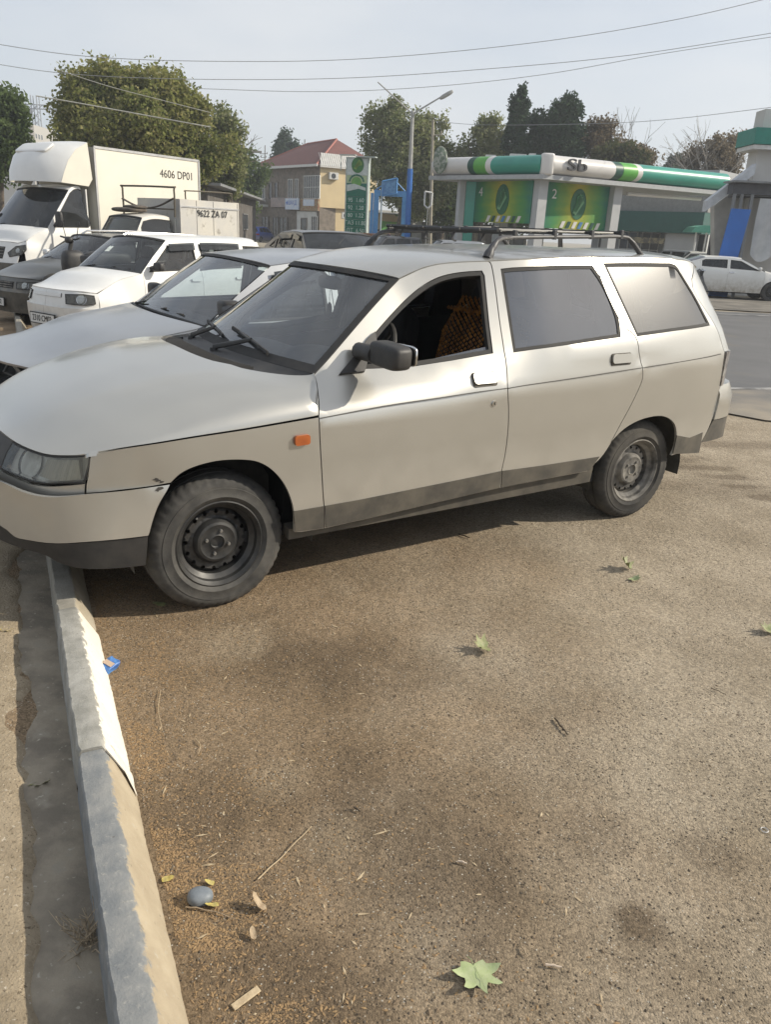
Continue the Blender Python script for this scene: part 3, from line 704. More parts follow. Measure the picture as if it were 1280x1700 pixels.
REDL = mat('red_lens', (.30, .02, .015), .25, col2=(.22, .015, .012), scale=20, coat=.5)
tlp = np.array([tuple(TL[0]), tuple(TL[1]), (LI, .73), (LI, .935)])
panel(body, 'tail_lamp', tlp, mat('lamp_shell', (.30, .29, .27), .3, col2=(.12, .10, .09), scale=18, contrast=(.42, .58), coat=.5), hero, gap=.003, off=.006, depth=.03, h=.05)
panel(body, 'lamp_backplate', np.array([tuple(TL[1]), (body.ux([(-3.09, .6)])[0][0], .60), (LI, .60), (LI, .73)]), PM, hero, gap=.003, h=.06)
b0, b1, b2 = rbump.ux([(-3.10, .735), (-3.10, .53), (-3.01, .40)])
panel(rbump, 'rear_bumper', np.array([tuple(b0), tuple(b1), (rbump.umin, .53), (rbump.umin, .76)]), PM, hero, h=.06, depth=.03)
panel(rbump, 'bumper_skirt', np.array([tuple(b1), tuple(b2), (rbump.umin, .39), (rbump.umin, .53)]), MATS['grey_trim'], hero, h=.06, depth=.03, off=-.004)
# roof spoiler lip over the rear window
sp_e = np.array([S3([[QREAR[0][0], 1.41]])[0]*[1, .86, 1]+[.03, 0, .012], S3([[QREAR[0][0], 1.40]])[0]*[1, .9, 1]+[-.06, 0, .014], S3([[QREAR[0][0], 1.39]])[0]*[1, .9, 1]+[-.10, 0, -.002]])
patch('roof_spoiler', sp_e, [(-2.93, 1.462), (-3.05, 1.452), (-3.10, 1.428)], PM, hero, n=3, mm=1.5, K=17, depth=.02)
# dark inner structure
H = lambda P: body.ux(P)
arch = lambda cx, r: rv(arc(cx, .27, r, 0, 180, 16))
hullp = cc([[(.60, .30), (.45, .28)], [p for p in rv(arch(-.03, .42)) if False] or arc(-.03, .27, .41, 2, 178, 14), [(-.5, .30), (-1.4, .36), (-2.08, .38)], arc(-2.47, .27, .41, 12, 168, 14) if True else [], [(-2.95, .42), (-3.05, .80), (-2.0, .82), (-1.2, .78), (-.46, .74), (.2, .70), (.52, .64)]])
panel(body, 'inner_body', H(hullp), MATS['dark_hull'], hero, gap=0, off=-.045, depth=0, h=.12)
bz = H([(-.50, .50), (-.50, .90), (-.62, .93), (-1.4, .965), (-2.2, 1.02), (-2.95, 1.06), (-3.0, .62), (-2.4, .72), (-1.9, .45)])
panel(body, 'door_lining', bz, MATS['cabin_dark'], hero, gap=0, off=-.075, depth=.01, h=.12)
for (xa, xb) in ((-1.36, -1.50), (-2.03, -2.2)):
    panel(body, 'pillar_lining', H([(xa-.06, .92), (xb-.06-(xb < -2)*.12, .95), (xb+.02, 1.40), (xa+.01, 1.39)]), MATS['cabin_dark'], hero, gap=0, off=-.035, depth=.02, h=.1)
hl_ = spread(S3(cc([DTOP, RTOP, QTOP])), 20)*[1, .93, 1]-[0, 0, .03]
patch('headliner', hl_, np.stack([np.linspace(-.84, -2.95, 20), np.interp(np.linspace(-.84, -2.95, 20), [-2.95, -2, -1.4, -.84], [1.40, 1.41, 1.38, 1.30])], -1), MATS['cabin_grey'], hero, n=3, mm=1.5, K=13, depth=0)
MB().box((-1.2, 0, .27), (2.3, 1.44, .05)).box((-2.7, 0, .46), (.8, 1.0, .05)).box((-.36, 0, .58), (.04, 1.3, .6)).box((.1, 0, .42), (.9, .7, .40)).box((-3.1, 0, .56), (.05, 1.2, .2)).box((-2.45, 0, .38), (.5, .8, .16)).build('floor_pan', MATS['dark_hull'], hero)
for cx in (0, -2.492):
    for s in (1, -1):
        lin = MB(); A_ = [math.radians(a) for a in np.linspace(-8, 188, 18)]; rl = .385 if cx == 0 else .375
        V = [(cx-.04*(cx == 0)+rl*math.cos(a), y_*s, .27+rl*math.sin(a)) for y_ in (.50, .775) for a in A_]; k = 18
        lin.add(V, [(i, i+1, i+1+k, i+k) for i in range(k-1)]); lin.add([(cx+rl*math.cos(a), .50*s, .27+rl*math.sin(a)) for a in A_], [tuple(range(18))])
        lin.build('wheel_arch_liner', mat('liner', (.03, .029, .027), .95, col2=(.07, .065, .055), scale=9, contrast=(.45, .75)), hero)
# cabin
dash = MB(); dash.add(*selli((-.60, 0, .80), (.42, 1.30, .26), .5, .3)); dash.add(*selli((-.66, .34, .925), (.26, .42, .12), .8, .8)); dash.build('dashboard', MATS['cabin_grey'], hero)
swm = MB(); Q = Matrix.Translation((-.93, .34, .93)) @ Matrix.Rotation(R(62), 4, 'Y')
ring = [Q @ Vector((.185*math.cos(a), .185*math.sin(a), 0)) for a in np.linspace(0, 2*PI, 33)]; swm.tube(ring, .014, 8, cap=False)
for a in (0.5, 2.6, 4.7): swm.tube([Q @ Vector((0, 0, -.03)), Q @ Vector((.18*math.cos(a), .18*math.sin(a), 0))], .014, 6)
swm.tube([Q @ Vector((0, 0, 0)), Q @ Vector((0, 0, -.28))], .03, 8); swm.build('steering_wheel', MATS['black_trim'], hero)
def seat(x, y, cover=False):
    sm = MB(); T1 = Matrix.Rotation(R(-13), 4, 'Y')
    sm.add(*selli((x, y, .52), (.52, .50, .18), .45, .4)); sm.add(*selli((x-.30, y, .80), (.15, .50, .62), .45, .5, T1)); s_ = sm.build('seat', MATS['cabin_dark'], hero)
    hd = MB(); hd.add(*selli((x-.39, y, 1.185), (.10, .26, .17), .6, .6, T1)); hd.tube([(x-.37, y-.06, 1.06), (x-.385, y-.06, 1.15)], .006, 6).tube([(x-.37, y+.06, 1.06), (x-.385, y+.06, 1.15)], .006, 6).build('headrest', MATS['cabin_dark'], s_)
    if cover:
        bd = MB(); rr_ = .0115
        tri = [(0, 0, 1), (0, 0, -1), (1, 0, 0), (-1, 0, 0), (0, 1, 0), (0, -1, 0)]; tf = [(0, 2, 4), (0, 4, 3), (0, 3, 5), (0, 5, 2), (1, 4, 2), (1, 3, 4), (1, 5, 3), (1, 2, 5)]
        for i in range(21):
            for j in range(26):
                v = -.27+(j+.5*(i % 2))*.026; w = (i-10)*.024+random.uniform(-.003, .003); bulge = (.095 if abs(w) < .2 else .095-(abs(w)-.2)*1.2)*(1 if v < .2 else 1-(v-.2)*2.5)
                wy = w*(1 if v < .22 else 1-(v-.22)*1.2)
                c_ = Vector((x-.30, y, .80))+T1.to_3x3() @ Vector((bulge, wy, v)); 
                bd.add([c_+Vector(t)*rr_ for t in tri], tf)
        for i in range(22):
            for j in range(9): bd.add([Vector((x-.30, y, .80))+T1.to_3x3() @ Vector((.07-j*.02, (i-10.5)*.022, .325+.012*math.sin(j/8*PI)))+Vector(t)*rr_ for t in tri], tf)
        for i in range(9):
            for j in range(22):
                bd.add([Vector((x-.30, y, .80))+T1.to_3x3() @ Vector((.06-i*.018, .262, -.26+j*.026))+Vector(t)*rr_ for t in tri], tf)
        b_ = bd.build('bead_seat_cover', mat('wooden_beads', (.55, .24, .05), .4, col2=(.22, .09, .03), scale=25, contrast=(.4, .6)), s_); b_['kind'] = 'stuff'
seat(-1.25, .36, True); seat(-1.16, -.36)
rs = MB(); rs.add(*selli((-2.0, 0, .50), (.5, 1.25, .2), .4, .3)); rs.add(*selli((-2.25, 0, .82), (.16, 1.25, .58), .4, .4, Matrix.Rotation(R(-14), 4, 'Y'))); rs.build('rear_bench', MATS['cabin_dark'], hero)
im = MB(); im.add(*selli((-.90, 0, 1.245), (.03, .22, .065), .5, .4)); im.tube([(-.90, 0, 1.26), (-.84, 0, 1.31)], .008, 6); imo = im.build('interior_mirror', MATS['rubber'], hero)
MB().tube([(-.90, .0, 1.21), (-.90, 0, 1.13)], .0015, 4).lathe([(0, -.004), (.022, -.003), (.024, 0), (.022, .003), (0, .004)], 14, Matrix.Translation((-.9, 0, 1.11)) @ Matrix.Diagonal((1, 1, 1.7, 1)) @ Matrix.Rotation(R(30), 4, 'Z')).build('hanging_charm', MATS['cabin_grey'], imo)
# door mirrors
for s in (1, -1):
    mm_ = MB(); mm_.add(*selli((-.705, .888*s, 1.026), (.105, .190, .100), .42, .45, Matrix.Rotation(R(8*s), 4, 'Z') @ Matrix.Rotation(R(-4*s), 4, 'X'), 28, 15))
    mm_.tube([(-.665, .70*s, 1.02), (-.675, .82*s, 1.02)], [.035, .038], 12); mo = mm_.build('door_mirror', MATS['black_trim'], hero, sharp=60)
    MB().add(*selli((-.764, .897*s, 1.028), (.012, .165, .085), .4, .3, Matrix.Rotation(R(8*s), 4, 'Z'))).build('mirror_glass', MATS['chrome'], mo)
sail = tr([(562, 623.5), (590, 589), (612, 560), (621, 552), (624, 570), (612, 588), (606, 612), (604, 619)])
panel(body, 'mirror_base', sail, MATS['black_trim'], hero, gap=0, off=.014, depth=.018, h=.04)
# roof rails and rack
RAIL = mat('rail_paint', (.07, .07, .075), .5, metal=.2, col2=(.04, .04, .04), scale=10)
rack = MB()
for s in (1, -1):
    r_ = MB(); r_.tube(cat([(-1.44, .555*s, 1.40), (-1.475, .545*s, 1.45), (-1.53, .535*s, 1.492), (-1.62, .53*s, 1.50)], 4), [.024]*3+[.018]*3+[.013]*3+[.011]*4, 10)
    r_.tube(cat([(-1.55, .533*s, 1.497), (-1.8, .53*s, 1.508), (-2.1, .53*s, 1.520), (-2.38, .53*s, 1.530), (-2.44, .54*s, 1.505), (-2.52, .55*s, 1.44)], 4), [.010]*16+[.014]*5, 10)
    ro = r_.build('roof_rail', RAIL, hero)
BK = mat('rack_paint', (.02, .02, .02), .45, col2=(.05, .05, .05), scale=20)
rk = bpy.data.objects.new('roof_rack', None); C.objects.link(rk); rk.parent = hero
for x in (-1.62, -1.88, -2.14, -2.36):
    z = 1.50+(-1.6-x)*.04; MB().box((x, 0, z+.018), (.022, 1.06, .016)).build('crossbar', BK, rk)
    for s in (1, -1): MB().box((x, .53*s, z+.01), (.022, .02, .045), bev=.003).build('rack_clamp', RAIL, rk)
for k in range(7): MB().tube([(-1.56, -.50+k*.165, 1.528), (-2.05, -.50+k*.165, 1.540), (-2.42, -.50+k*.165, 1.548)], .0055, 6).build('rack_bar', BK, rk)
MB().tube([(-1.58, -.56, 1.530), (-1.58, .45, 1.530)], .010, 6).tube([(-1.60, -.58, 1.515), (-2.42, -.56, 1.55)], .012, 6).build('rack_rim', BK, rk)
for y in (-.45, -.2, .05, .30): MB().tube([(-1.62, y, 1.52), (-1.60, y, 1.475), (-1.63, y, 1.468)], .006, 5).build('rack_hook', BK, rk)
# wheels
TY, TD, RB, RD, BM = MATS['tyre_rubber'], MATS['tyre_dusty'], MATS['steel_black'], MATS['steel_dusty'], MATS['bolt_metal']
wheel(hero, 0, .70, .282, 1, .289, .175, .178, TY, RB, BM, steer=R(1), camber=0)
wheel(hero, 0, -.70, .282, -1, .289, .175, .178, TY, RB, BM)
wheel(hero, -2.492, .685, .282, 1, .289, .175, .178, TD, RD, BM)
wheel(hero, -2.492, -.685, .282, -1, .289, .175, .178, TD, RD, BM)
# chips in the paint by the wheel arch
CH = mat('paint_chip', (.05, .045, .04), .9)
for (px, py) in ((258, 796), (264, 798), (269, 800), (266, 811), (262, 814)):
    c0 = tr([(px, py)])[0]; q = np.array([c0+np.array([math.cos(a), math.sin(a)])*random.uniform(.003, .010)*np.array([1.4, .7]) for a in np.linspace(0, 5.6, 8)])
    panel(body if py < 805 else fbump, 'paint_chip', q if py < 805 else tr([(px, py)], fbump)+q-c0, CH, hero, gap=0, off=.0012 if py < 805 else .002, depth=0, h=.02, mirror=False)

# ------------------------------------------------------------------ the other vehicles: same method, shapes given in side view
def clipx(q, x0, x1):
    q = [tuple(p) for p in q]
    for s_, lim in ((1, x0), (-1, x1)):
        out = []
        for i in range(len(q)):
            a, b = q[i-1], q[i]; ia, ib = s_*(a[0]-lim) >= 0, s_*(b[0]-lim) >= 0
            if ia != ib: t = (lim-a[0])/(b[0]-a[0]); out.append((lim, a[1]+t*(b[1]-a[1])))
            if ib: out.append(b)
        q = out
    return clean(q) if len(q) > 2 else None
def paint(name, col, metal=0., rough=.35, dusty=.06, col2=None):
    return mat(name, col, rough, metal=metal, col2=col2 or tuple(c*.93 for c in col), scale=3, coat=.35, contrast=(.3, .7), dust=(.1, .6, DUSTC, dusty))
def text3(txt, size, m, parent, M, name='lettering', ext=.002, sx=1.):
    cu = bpy.data.curves.new(name, 'FONT'); cu.body = txt; cu.size = size; cu.align_x = 'CENTER'; cu.align_y = 'CENTER'; cu.extrude = ext
    o = bpy.data.objects.new(name, cu); C.objects.link(o)
    bpy.context.view_layer.update()
    me = bpy.data.meshes.new_from_object(o.evaluated_get(bpy.context.evaluated_depsgraph_get())); bpy.data.objects.remove(o)
    me.materials.clear(); o = link(name, me, parent, m); o.matrix_local = M @ Matrix.Diagonal((sx, 1, 1, 1)); return o
def facing(loc, fwd, roll=0):
    """text frame whose face looks along fwd"""
    z = Vector(fwd).normalized(); x = Vector((0, 0, 1)).cross(z).normalized(); y = z.cross(x)
    return Matrix.Translation(loc) @ Matrix((x, y, z)).transposed().to_4x4()
WHP = mat('plate_white', (.62, .62, .60), .5, col2=(.5, .5, .48), scale=30); BLK = mat('print_black', (.02, .02, .02), .7)
def plate(parent, loc, fwd, txt):
    M = facing(loc, fwd); a = MB().box((0, 0, 0), (.50, .112, .012)); o = a.build('number_plate', WHP, parent); o.matrix_local = M
    f = MB().box((0, 0, -.004), (.53, .135, .012)).build('plate_holder', BLK, o)
    if txt: text3(txt, .10, BLK, o, Matrix.Translation((0, 0, .0075)), sx=.85)
def gcar(name, label, loc, yaw, P, cat_='car', group=None, zoff=0.):
    """P: dict of side-view measures in metres; x = 0 at the front axle, forward positive"""
    g = P.get; pm = P['paint']; fo, wb, ro, W = P['fo'], P['wb'], P['ro'], P['W']; X1 = -(wb+ro); rt = g('rt', .28)
    root = thing(name, label, cat_, (loc[0], loc[1], zoff), yaw, group)
    xc, zc = P['cowl']; xs, zs = P['top']; xr, zr = P['roofend']; xd, zd = P['deck']; zt = P['tail']; hf = P['nose']; sill = g('sill', .22)
    belt = lambda x: np.interp(x, [xd, xc], [g('belt1', zc+.03), zc-.01]); sl = g('slope', .36); rake = g('rake', .35)
    van = g('flat', False)
    def fn(x, y, z):
        T = .03*np.clip((.55-z)/.35, 0, 1.2)**2
        u = z-belt(np.clip(x, xd, xc))+.12; T = T+np.where(u > 0, .25*np.minimum(np.maximum(u, 0), .12)+sl*np.maximum(u-.12, 0), 0)
        hd = sstep((x-xc)/.3); T = T+hd*.05*sstep((z-(hf-.15))/.2)
        wn = sstep((x-(fo-.45))/.35); wt = sstep(((X1+.5)-x)/.4)
        return x-wn*(np.maximum(z-.52, 0)*rake+np.maximum(.3-z, 0)*.2)+wt*np.maximum(z-min(zd, zt)+.05, 0)*g('trake', .2), y*(1-T/W)
    if van: pl = [(fo, 0), (fo-.02, .4*W), (fo-.06, .7*W), (fo-.14, .88*W), (fo-.3, .97*W), (-.3, W), (X1+.3, W), (X1+.03, .98*W), (X1, .9*W), (X1, 0)]
    else: pl = [(fo, 0), (fo-.015, .35*W), (fo-.06, .62*W), (fo-.15, .82*W), (fo-.30, .92*W), (fo-.55, .97*W), (-.3, W), (-wb+.4, W), (X1+.55, .965*W), (X1+.25, .90*W), (X1+.09, .75*W), (X1+.015, .4*W), (X1, 0)]
    sh = Shell(pl, fn); S = sh.S; xf, xb = fo-.32, X1+.22
    if van: xf, xb = fo-.32, X1+.06
    ar = rt+.045; lo = [(xb, sill+.06)]
    arches = [-wb, 0] if not g('cabonly') else [0]
    for c in arches: lo += [(c+ar*math.cos(a), rt+ar*math.sin(a)) for a in np.linspace(PI+.15, -.15, 14)] if True else []
    lo += [(xf, sill)]
    lo = [(x, max(z, sill)) for x, z in lo]
    hood = cat(P.get('hoodline', [(xf, hf-.02), ((xf+xc)/2, (hf+zc)/2+g('hb', .02)-.01), (xc, zc)]), 5)
    apil = np.array([(xc, zc), ((xc+xs)/2+.0, (zc+zs)/2-.0), (xs, zs-.02)]); rooft = cat([(xs, zs-.02), ((xs*.6+xr*.4), max(zs, zr)-.005), (xr, zr-.025)], 5)
    rear = np.array([(xr, zr-.025), (xd, zd)]); deck = np.array([(xd, zd), (xb, zt)]) if abs(xd-xb) > .05 else np.array([(xb, zd)])
    top = cc([hood[:-1], apil[:-1], rooft[:-1], rear[:-1], deck]); full = clean(cc([lo, top]))
    # windows
    bl = [(xc-.10, belt(xc)+.03), (xd+.06, belt(xd)+.03)]
    gh = clean(cc([[(xc-.10, belt(xc)+.02)], apil[1:-1]-[.03, .05], rooft-[0, .055], [(xd+g('cpil', .22), belt(xd)+.03)]]))
    gh = inset(gh, .012)
    seams = [X1*10]+list(P['seams'])[::-1]+[99]; names = g('panels', ['rear_quarter_panel', 'rear_door', 'front_door', 'front_fender'])
    for i, nm in enumerate(names):
        q = clipx(full, max(seams[i], xb), min(seams[i+1], xf))
        if q is None: continue
        w = clipx(gh, seams[i]+g('pil', .05), seams[i+1]-g('pil', .05)) if nm != 'front_fender' else None
        if w is not None and (abs(area(w)) < .02 or (nm == 'rear_quarter_panel' and not g('qwin', True))): w = None
        pr = panel(sh, nm, sh.ux(resample(q, .12)), pm, root, holes=[sh.ux(w)] if w is not None else (), h=.11, gap=.003)
        if w is not None:
            a = panel(sh, nm.replace('panel', '').rstrip('_')+'_window', sh.ux(w), P['glass'], None, gap=0, off=-.012, depth=0, h=.2); b = frame(sh, 'window_seal', sh.ux(w), g('seal', MATS['rubber']), None, w=.015, off=0, h=.12)
            for k in (0, 1): a[k].parent = pr[k]; b[k].parent = pr[k]
            if g('visor') and nm != 'rear_quarter_panel':
                zz = w[:, 1].max(); tp_ = w[w[:, 1] > zz-.16]; tp_ = tp_[np.argsort(tp_[:, 0])]
                if len(tp_) > 1:
                    v_ = panel(sh, 'wind_deflector', sh.ux(cc([tp_+[0, .02], (tp_-[0, .07])[::-1]])), MATS['dark_glass'], None, gap=0, off=.03, depth=.002, h=.1)
                    for k in (0, 1): v_[k].parent = pr[k]
        if 'door' in nm:
            hx = seams[i]+.12; hz = belt(hx)-.09; hn = panel(sh, 'door_handle', sh.ux(rrect(hx, hz, .16, .035)), g('handle', pm), None, gap=0, off=.022, depth=.02, h=.06)
            for k in (0, 1): hn[k].parent = pr[k]
            if g('mould'):
                q2 = panel(sh, 'side_moulding', sh.ux([(max(seams[i], xb)+.01, .46), (min(seams[i+1], xf)-.01, .45), (min(seams[i+1], xf)-.01, .50), (max(seams[i], xb)+.01, .51)]), P['mould'], None, gap=0, off=.012, depth=.012, h=.15)
                for k in (0, 1): q2[k].parent = pr[k]
    uf = sh.ux([(xf, hf-.1)])[0][0]; ub = sh.ux([(xb, zt-.1)])[0][0]; U1, U0 = sh.umax, sh.umin
    # nose and tail
    nose = [(uf, sill+.28), (U1, sill+.28), (U1, hf), ((uf*2+U1)/3, hf-.004), (uf, hf-.02)]
    if not g('nonose'): np_ = panel(sh, 'nose_panel', nose, pm, root, h=.09, gap=.003)
    bz = g('bumperz', (sill-.02, sill+.29)); bp = g('bumper', pm)
    panel(sh, 'front_bumper', [(sh.ux([(ar+.02, .3)])[0][0] if not van else uf-.02, bz[0]), (U1, bz[0]), (U1, bz[1]), (sh.ux([(ar+.02, .3)])[0][0] if not van else uf-.02, bz[1])], bp, root, gap=.003, off=.025, depth=.03, h=.1)
    tz = min(zt, zd) if not g('hatch') else zr-.04
    if not g('cabonly'):
        tw_ = [(U0+.02, belt(xd)+.05), (U0+.02, zr-.12), (ub-(ub-U0)*.35, zr-.13), (ub-(ub-U0)*.22, belt(xd)+.05)] if g('hatch') else None
        tq = [(ub, sill+.30), (ub, zd), (ub, tz)] if not g('hatch') else [(ub, sill+.30), (ub, zd)]+[tuple(sh.ux([(xr-.0, zr-.03)])[0])]
        tl_ = panel(sh, 'tail_panel', tq+[(U0, tz if not g('hatch') else zr-.03), (U0, sill+.30)], pm, root, h=.12, gap=.003, holes=[tw_] if tw_ else ())
        if tw_:
            for o_, w2 in zip(tl_, panel(sh, 'rear_window', tw_, P['glass'], None, gap=0, off=-.01, depth=0, h=.2)): w2.parent = o_
        panel(sh, 'rear_bumper', [(ub+.02, bz[0]+.05), (ub+.02, bz[1]+.04), (U0, bz[1]+.04), (U0, bz[0]+.05)], bp, root, gap=.003, off=.03, depth=.03, h=.12)
        a, b, c, d = g('taillamp', (0, .45, .30, .14)); c0 = zt-.06
        panel(sh, 'tail_lamp', [(ub-a, c0), (ub-a-b*(ub-U0), c0), (ub-a-b*(ub-U0), c0-d), (ub-a, c0-d)], REDL, root, gap=0, off=.006, depth=.02, h=.08)
    else: MB().box((X1+.02, 0, (zr+sill)/2), (.03, W*1.8-.1, zr-sill-.12)).build('cab_back', pm, root)
    # lamps and grille
    if g('lamp'):
        q = g('lamp'); poly = [(U1-a, b) for a, b in q]
        hm = panel(sh, 'headlight', poly, MATS['steel_dusty'], root, gap=0, off=.001, depth=0, h=.06)
        hg = panel(sh, 'lamp_glass', poly, MATS['lamp_glass'], None, gap=0, off=.014, depth=.014, h=.06); hf_ = frame(sh, 'lamp_seal', poly, MATS['rubber'], None, w=.007, off=.015, h=.06)
        cen = np.mean(poly, 0); n0 = sh.nrm([cen])[0]; p0 = S([cen])[0]
        for k in (0, 1):
            hg[k].parent = hm[k]; hf_[k].parent = hm[k]; s_ = np.array([1, (1, -1)[k], 1])
            Mx = Matrix.Translation(Vector((p0+n0*.004)*s_)) @ Vector(n0*s_).to_track_quat('Y', 'Z').to_matrix().to_4x4()
            MB().lathe([(.06, .006), (.05, .002), (.03, -.001), (0, -.002)], 16, Mx).build('reflector', MATS['chrome'], hm[k])
    if g('grille'):
        gq, nsl, gm = g('grille'); poly = [(U1-a, b) for a, b in gq]
        gr = panel(sh, 'grille', poly, MATS['rubber'], root, gap=0, off=.002, depth=0, h=.08); z0, z1 = min(b for a, b in gq), max(b for a, b in gq); ux = max(a for a, b in gq)
        for i in range(nsl):
            z_ = z0+(z1-z0)*(i+.5)/nsl
            sl_ = panel(sh, 'grille_slat', [(U1, z_-.007), (U1, z_+.007), (U1-ux*.97, z_+.007), (U1-ux*.97, z_-.007)], gm, None, gap=0, off=.014, depth=.01, h=.1)
            for k in (0, 1): sl_[k].parent = gr[k]
    if g('plate') is not None:
        pc = S([(U1, bz[0]+.15)])[0]; plate(root, (pc[0]+.05, g('platey', 0), pc[2]), (1, 0, .05), g('plate'))
    if g('rplate') is not None:
        pc = S([(U0, bz[1]+.12)])[0]; plate(root, (pc[0]-.04, 0, pc[2]), (-1, 0, .0), g('rplate'))
    # bonnet, glass, roof, boot
    he = spread(S(sh.ux(hood[::-1])), 14); hp = g('hoodc', None); t_ = np.linspace(0, 1, 14)
    c_x = np.linspace(xc+g('bow', .16), fo-.05-max(hf-.52, 0)*rake*1.0, 14); c_z = np.interp(t_, [0, .5, .85, 1], [zc+.03, (zc+hf)/2+.045+g('hb', .02), hf+.03, hf])
    nl = S([(u, hf-.02+.02*sstep((u-uf)/(.3*(U1-uf)))) for u in np.linspace(uf, U1, 14)])+[0, 0, .004]
    patch('bonnet', he, np.stack([c_x, c_z], -1), pm, root, n=lambda w: 5-2*w, mm=1.6, crown=.02, nx=2.4, K=25, last=nl, pw=4, off=.003)
    if g('black_cowl', True):
        ce = np.array([S(sh.ux([(xc, zc)]))[0]*[1, .98, 1]-[0, 0, .012]]*2); ce[1, 0] -= .10; ce[1, 2] += .0
        patch('cowl_panel', ce, [(xc+g('bow', .16)-.0, zc+.01), (xc+g('bow', .16)-.16, zc+.02)], MATS['black_trim'], root, n=4, mm=1.6, K=17, depth=.01)
    ga = spread(S(sh.ux(apil)), 8)*[1, .985, 1]; bw = g('bow', .16); cxg = np.linspace(xc+bw-.06, xs+bw*.7, 8); czg = np.linspace(zc+.02, zs+.015, 8)+.02*np.sin(np.linspace(0, PI, 8))
    wsx = patch('windscreen', ga, np.stack([cxg, czg], -1), g('wglass', P['glass']), root, n=2.3, mm=1, K=17, depth=0, off=-.002)
    for i0, nm in ((6, 'windscreen_seal'), (0, 'windscreen_seal')):
        ee = ga[[i0, i0+1]] if i0 else np.array([ga[0], ga[0]*.85+ga[1]*.15]); e2 = np.stack([cxg, czg], -1)[[i0, i0+1]] if i0 else np.array([[cxg[0], czg[0]], [cxg[0]*.85+cxg[1]*.15, czg[0]*.85+czg[1]*.15]])
        if i0: ee = np.array([ee[0]*.35+ee[1]*.65, ee[1]]); e2 = np.array([e2[0]*.35+e2[1]*.65, e2[1]])
        patch(nm, ee, e2, MATS['rubber'], wsx, n=2.3, mm=1, K=17, depth=0, off=.004)
    rfE = spread(S(sh.ux(rooft)), 14); t_ = np.linspace(0, 1, 14); rxx = np.linspace(xs+bw*.7, xr-g('rbow', .06), 14)
    rzz = np.interp(t_, [0, .12, .5, .88, 1], [zs+.015, zs+.035, max(zs, zr)+.03, zr+.03, zr+.01])
    patch('roof', rfE, np.stack([rxx, rzz], -1), pm, root, n=lambda t: 2.3+.7*min(1, t*4), mm=1.4, nx=2.2, K=21, off=.002)
    if not g('hatch') and not g('cabonly'):
        re_ = spread(S(sh.ux(rear)), 6)*[1, .985, 1]; patch('rear_window', re_, np.stack([np.linspace(xr-.10, xd-.12, 6), np.linspace(zr+.01, zd+.02, 6)], -1), P['glass'], root, n=2.3, mm=1, K=15, depth=0, off=0)
        de = spread(S(sh.ux(deck)), 8); tl = S([(u, tz) for u in np.linspace(ub, U0, 10)]); 
        patch('boot_lid', de, np.stack([np.linspace(xd-.12, X1+.03, 8), np.linspace(zd+.02, zt+.01, 8)], -1), pm, root, n=4, mm=1.6, nx=2.3, K=19, last=tl, off=.002)
    # inside
    MB().box(((fo+X1)/2-.05, 0, .29), (fo-X1-.75, W*1.6, .12)).box((0.0, 0, .5), (.7, W*1.1, .34)).box((xc+.12, 0, .6), (.05, W*1.7, .55)).build('floor_pan', MATS['dark_hull'], root)
    ia = [(xb+.1, .5)]+([(-wb+(ar+.05)*math.cos(a), rt+(ar+.05)*math.sin(a)) for a in np.linspace(PI-.1, .1, 9)] if len(arches) > 1 else [])+[((ar+.05)*math.cos(a), rt+(ar+.05)*math.sin(a)) for a in np.linspace(PI-.1, .1, 9)]
    iq = cc([ia, [(xf-.02, .5), (xf-.02, hf-.1), (xc, belt(xc)-.05), (xb+.1, belt(xd)-.08)]]); panel(sh, 'inner_body', sh.ux([(x, max(z, sill+.02)) for x, z in iq]), MATS['dark_hull'], root, gap=0, off=-.07, depth=0, h=.2)
    for c in arches:
        for s in (1, -1):
            A_ = np.linspace(-.2, PI+.2, 14); lin = MB(); k = 14
            lin.add([(c+(ar+.01)*math.cos(a), y_*s, rt+(ar+.01)*math.sin(a)) for y_ in (W-.36, W-.05) for a in A_], [(i, i+1, i+1+k, i+k) for i in range(k-1)]); lin.add([(c+(ar+.01)*math.cos(a), (W-.36)*s, rt+(ar+.01)*math.sin(a)) for a in A_], [tuple(range(k))])
            lin.build('wheel_arch_liner', MATS['liner'], root)
            wheel(root, c, s*(W-.13), rt, s, rt, g('tw', .17), g('rr', .178), TY, g('rimm', RD), BM)
    if g('inside', True):
        xq = (xc+xs)/2-.55; sz = zc-.15
        for x_, nm in ((xq, 'seat'), (xq-.85, 'rear_seat')):
            if x_ < xd+.3 or (g('cabonly') and nm == 'rear_seat'): continue
            for s in (1, -1):
                sm = MB(); T1 = Matrix.Rotation(R(-14), 4, 'Y'); sm.add(*selli((x_+.25, s*W*.42, sz-.25), (.5, .46, .16), .5, .4)); sm.add(*selli((x_, s*W*.42, sz), (.13, .46, .6), .5, .5, T1)); sm.add(*selli((x_-.06, s*W*.42, sz+.36), (.09, .24, .16), .6, .6, T1)); sm.build(nm, g('seatm', MATS['cabin_grey']), root)
        ds = MB(); ds.add(*selli((xc-.10, 0, zc-.10), (.42, W*1.55, .2), .5, .3)); ds.build('dashboard', MATS['cabin_dark'], root)
        Q = Matrix.Translation((xc-.42, W*.42, zc-.02)) @ Matrix.Rotation(R(62), 4, 'Y'); ww = MB(); ww.tube([Q @ Vector((.18*math.cos(a), .18*math.sin(a), 0)) for a in np.linspace(0, 2*PI, 25)], .014, 6, cap=False).tube([Q @ Vector((-.17, 0, 0)), Q @ Vector((.17, 0, 0))], .014, 6).build('steering_wheel', MATS['black_trim'], root)
    ms = g('mirror', .17)
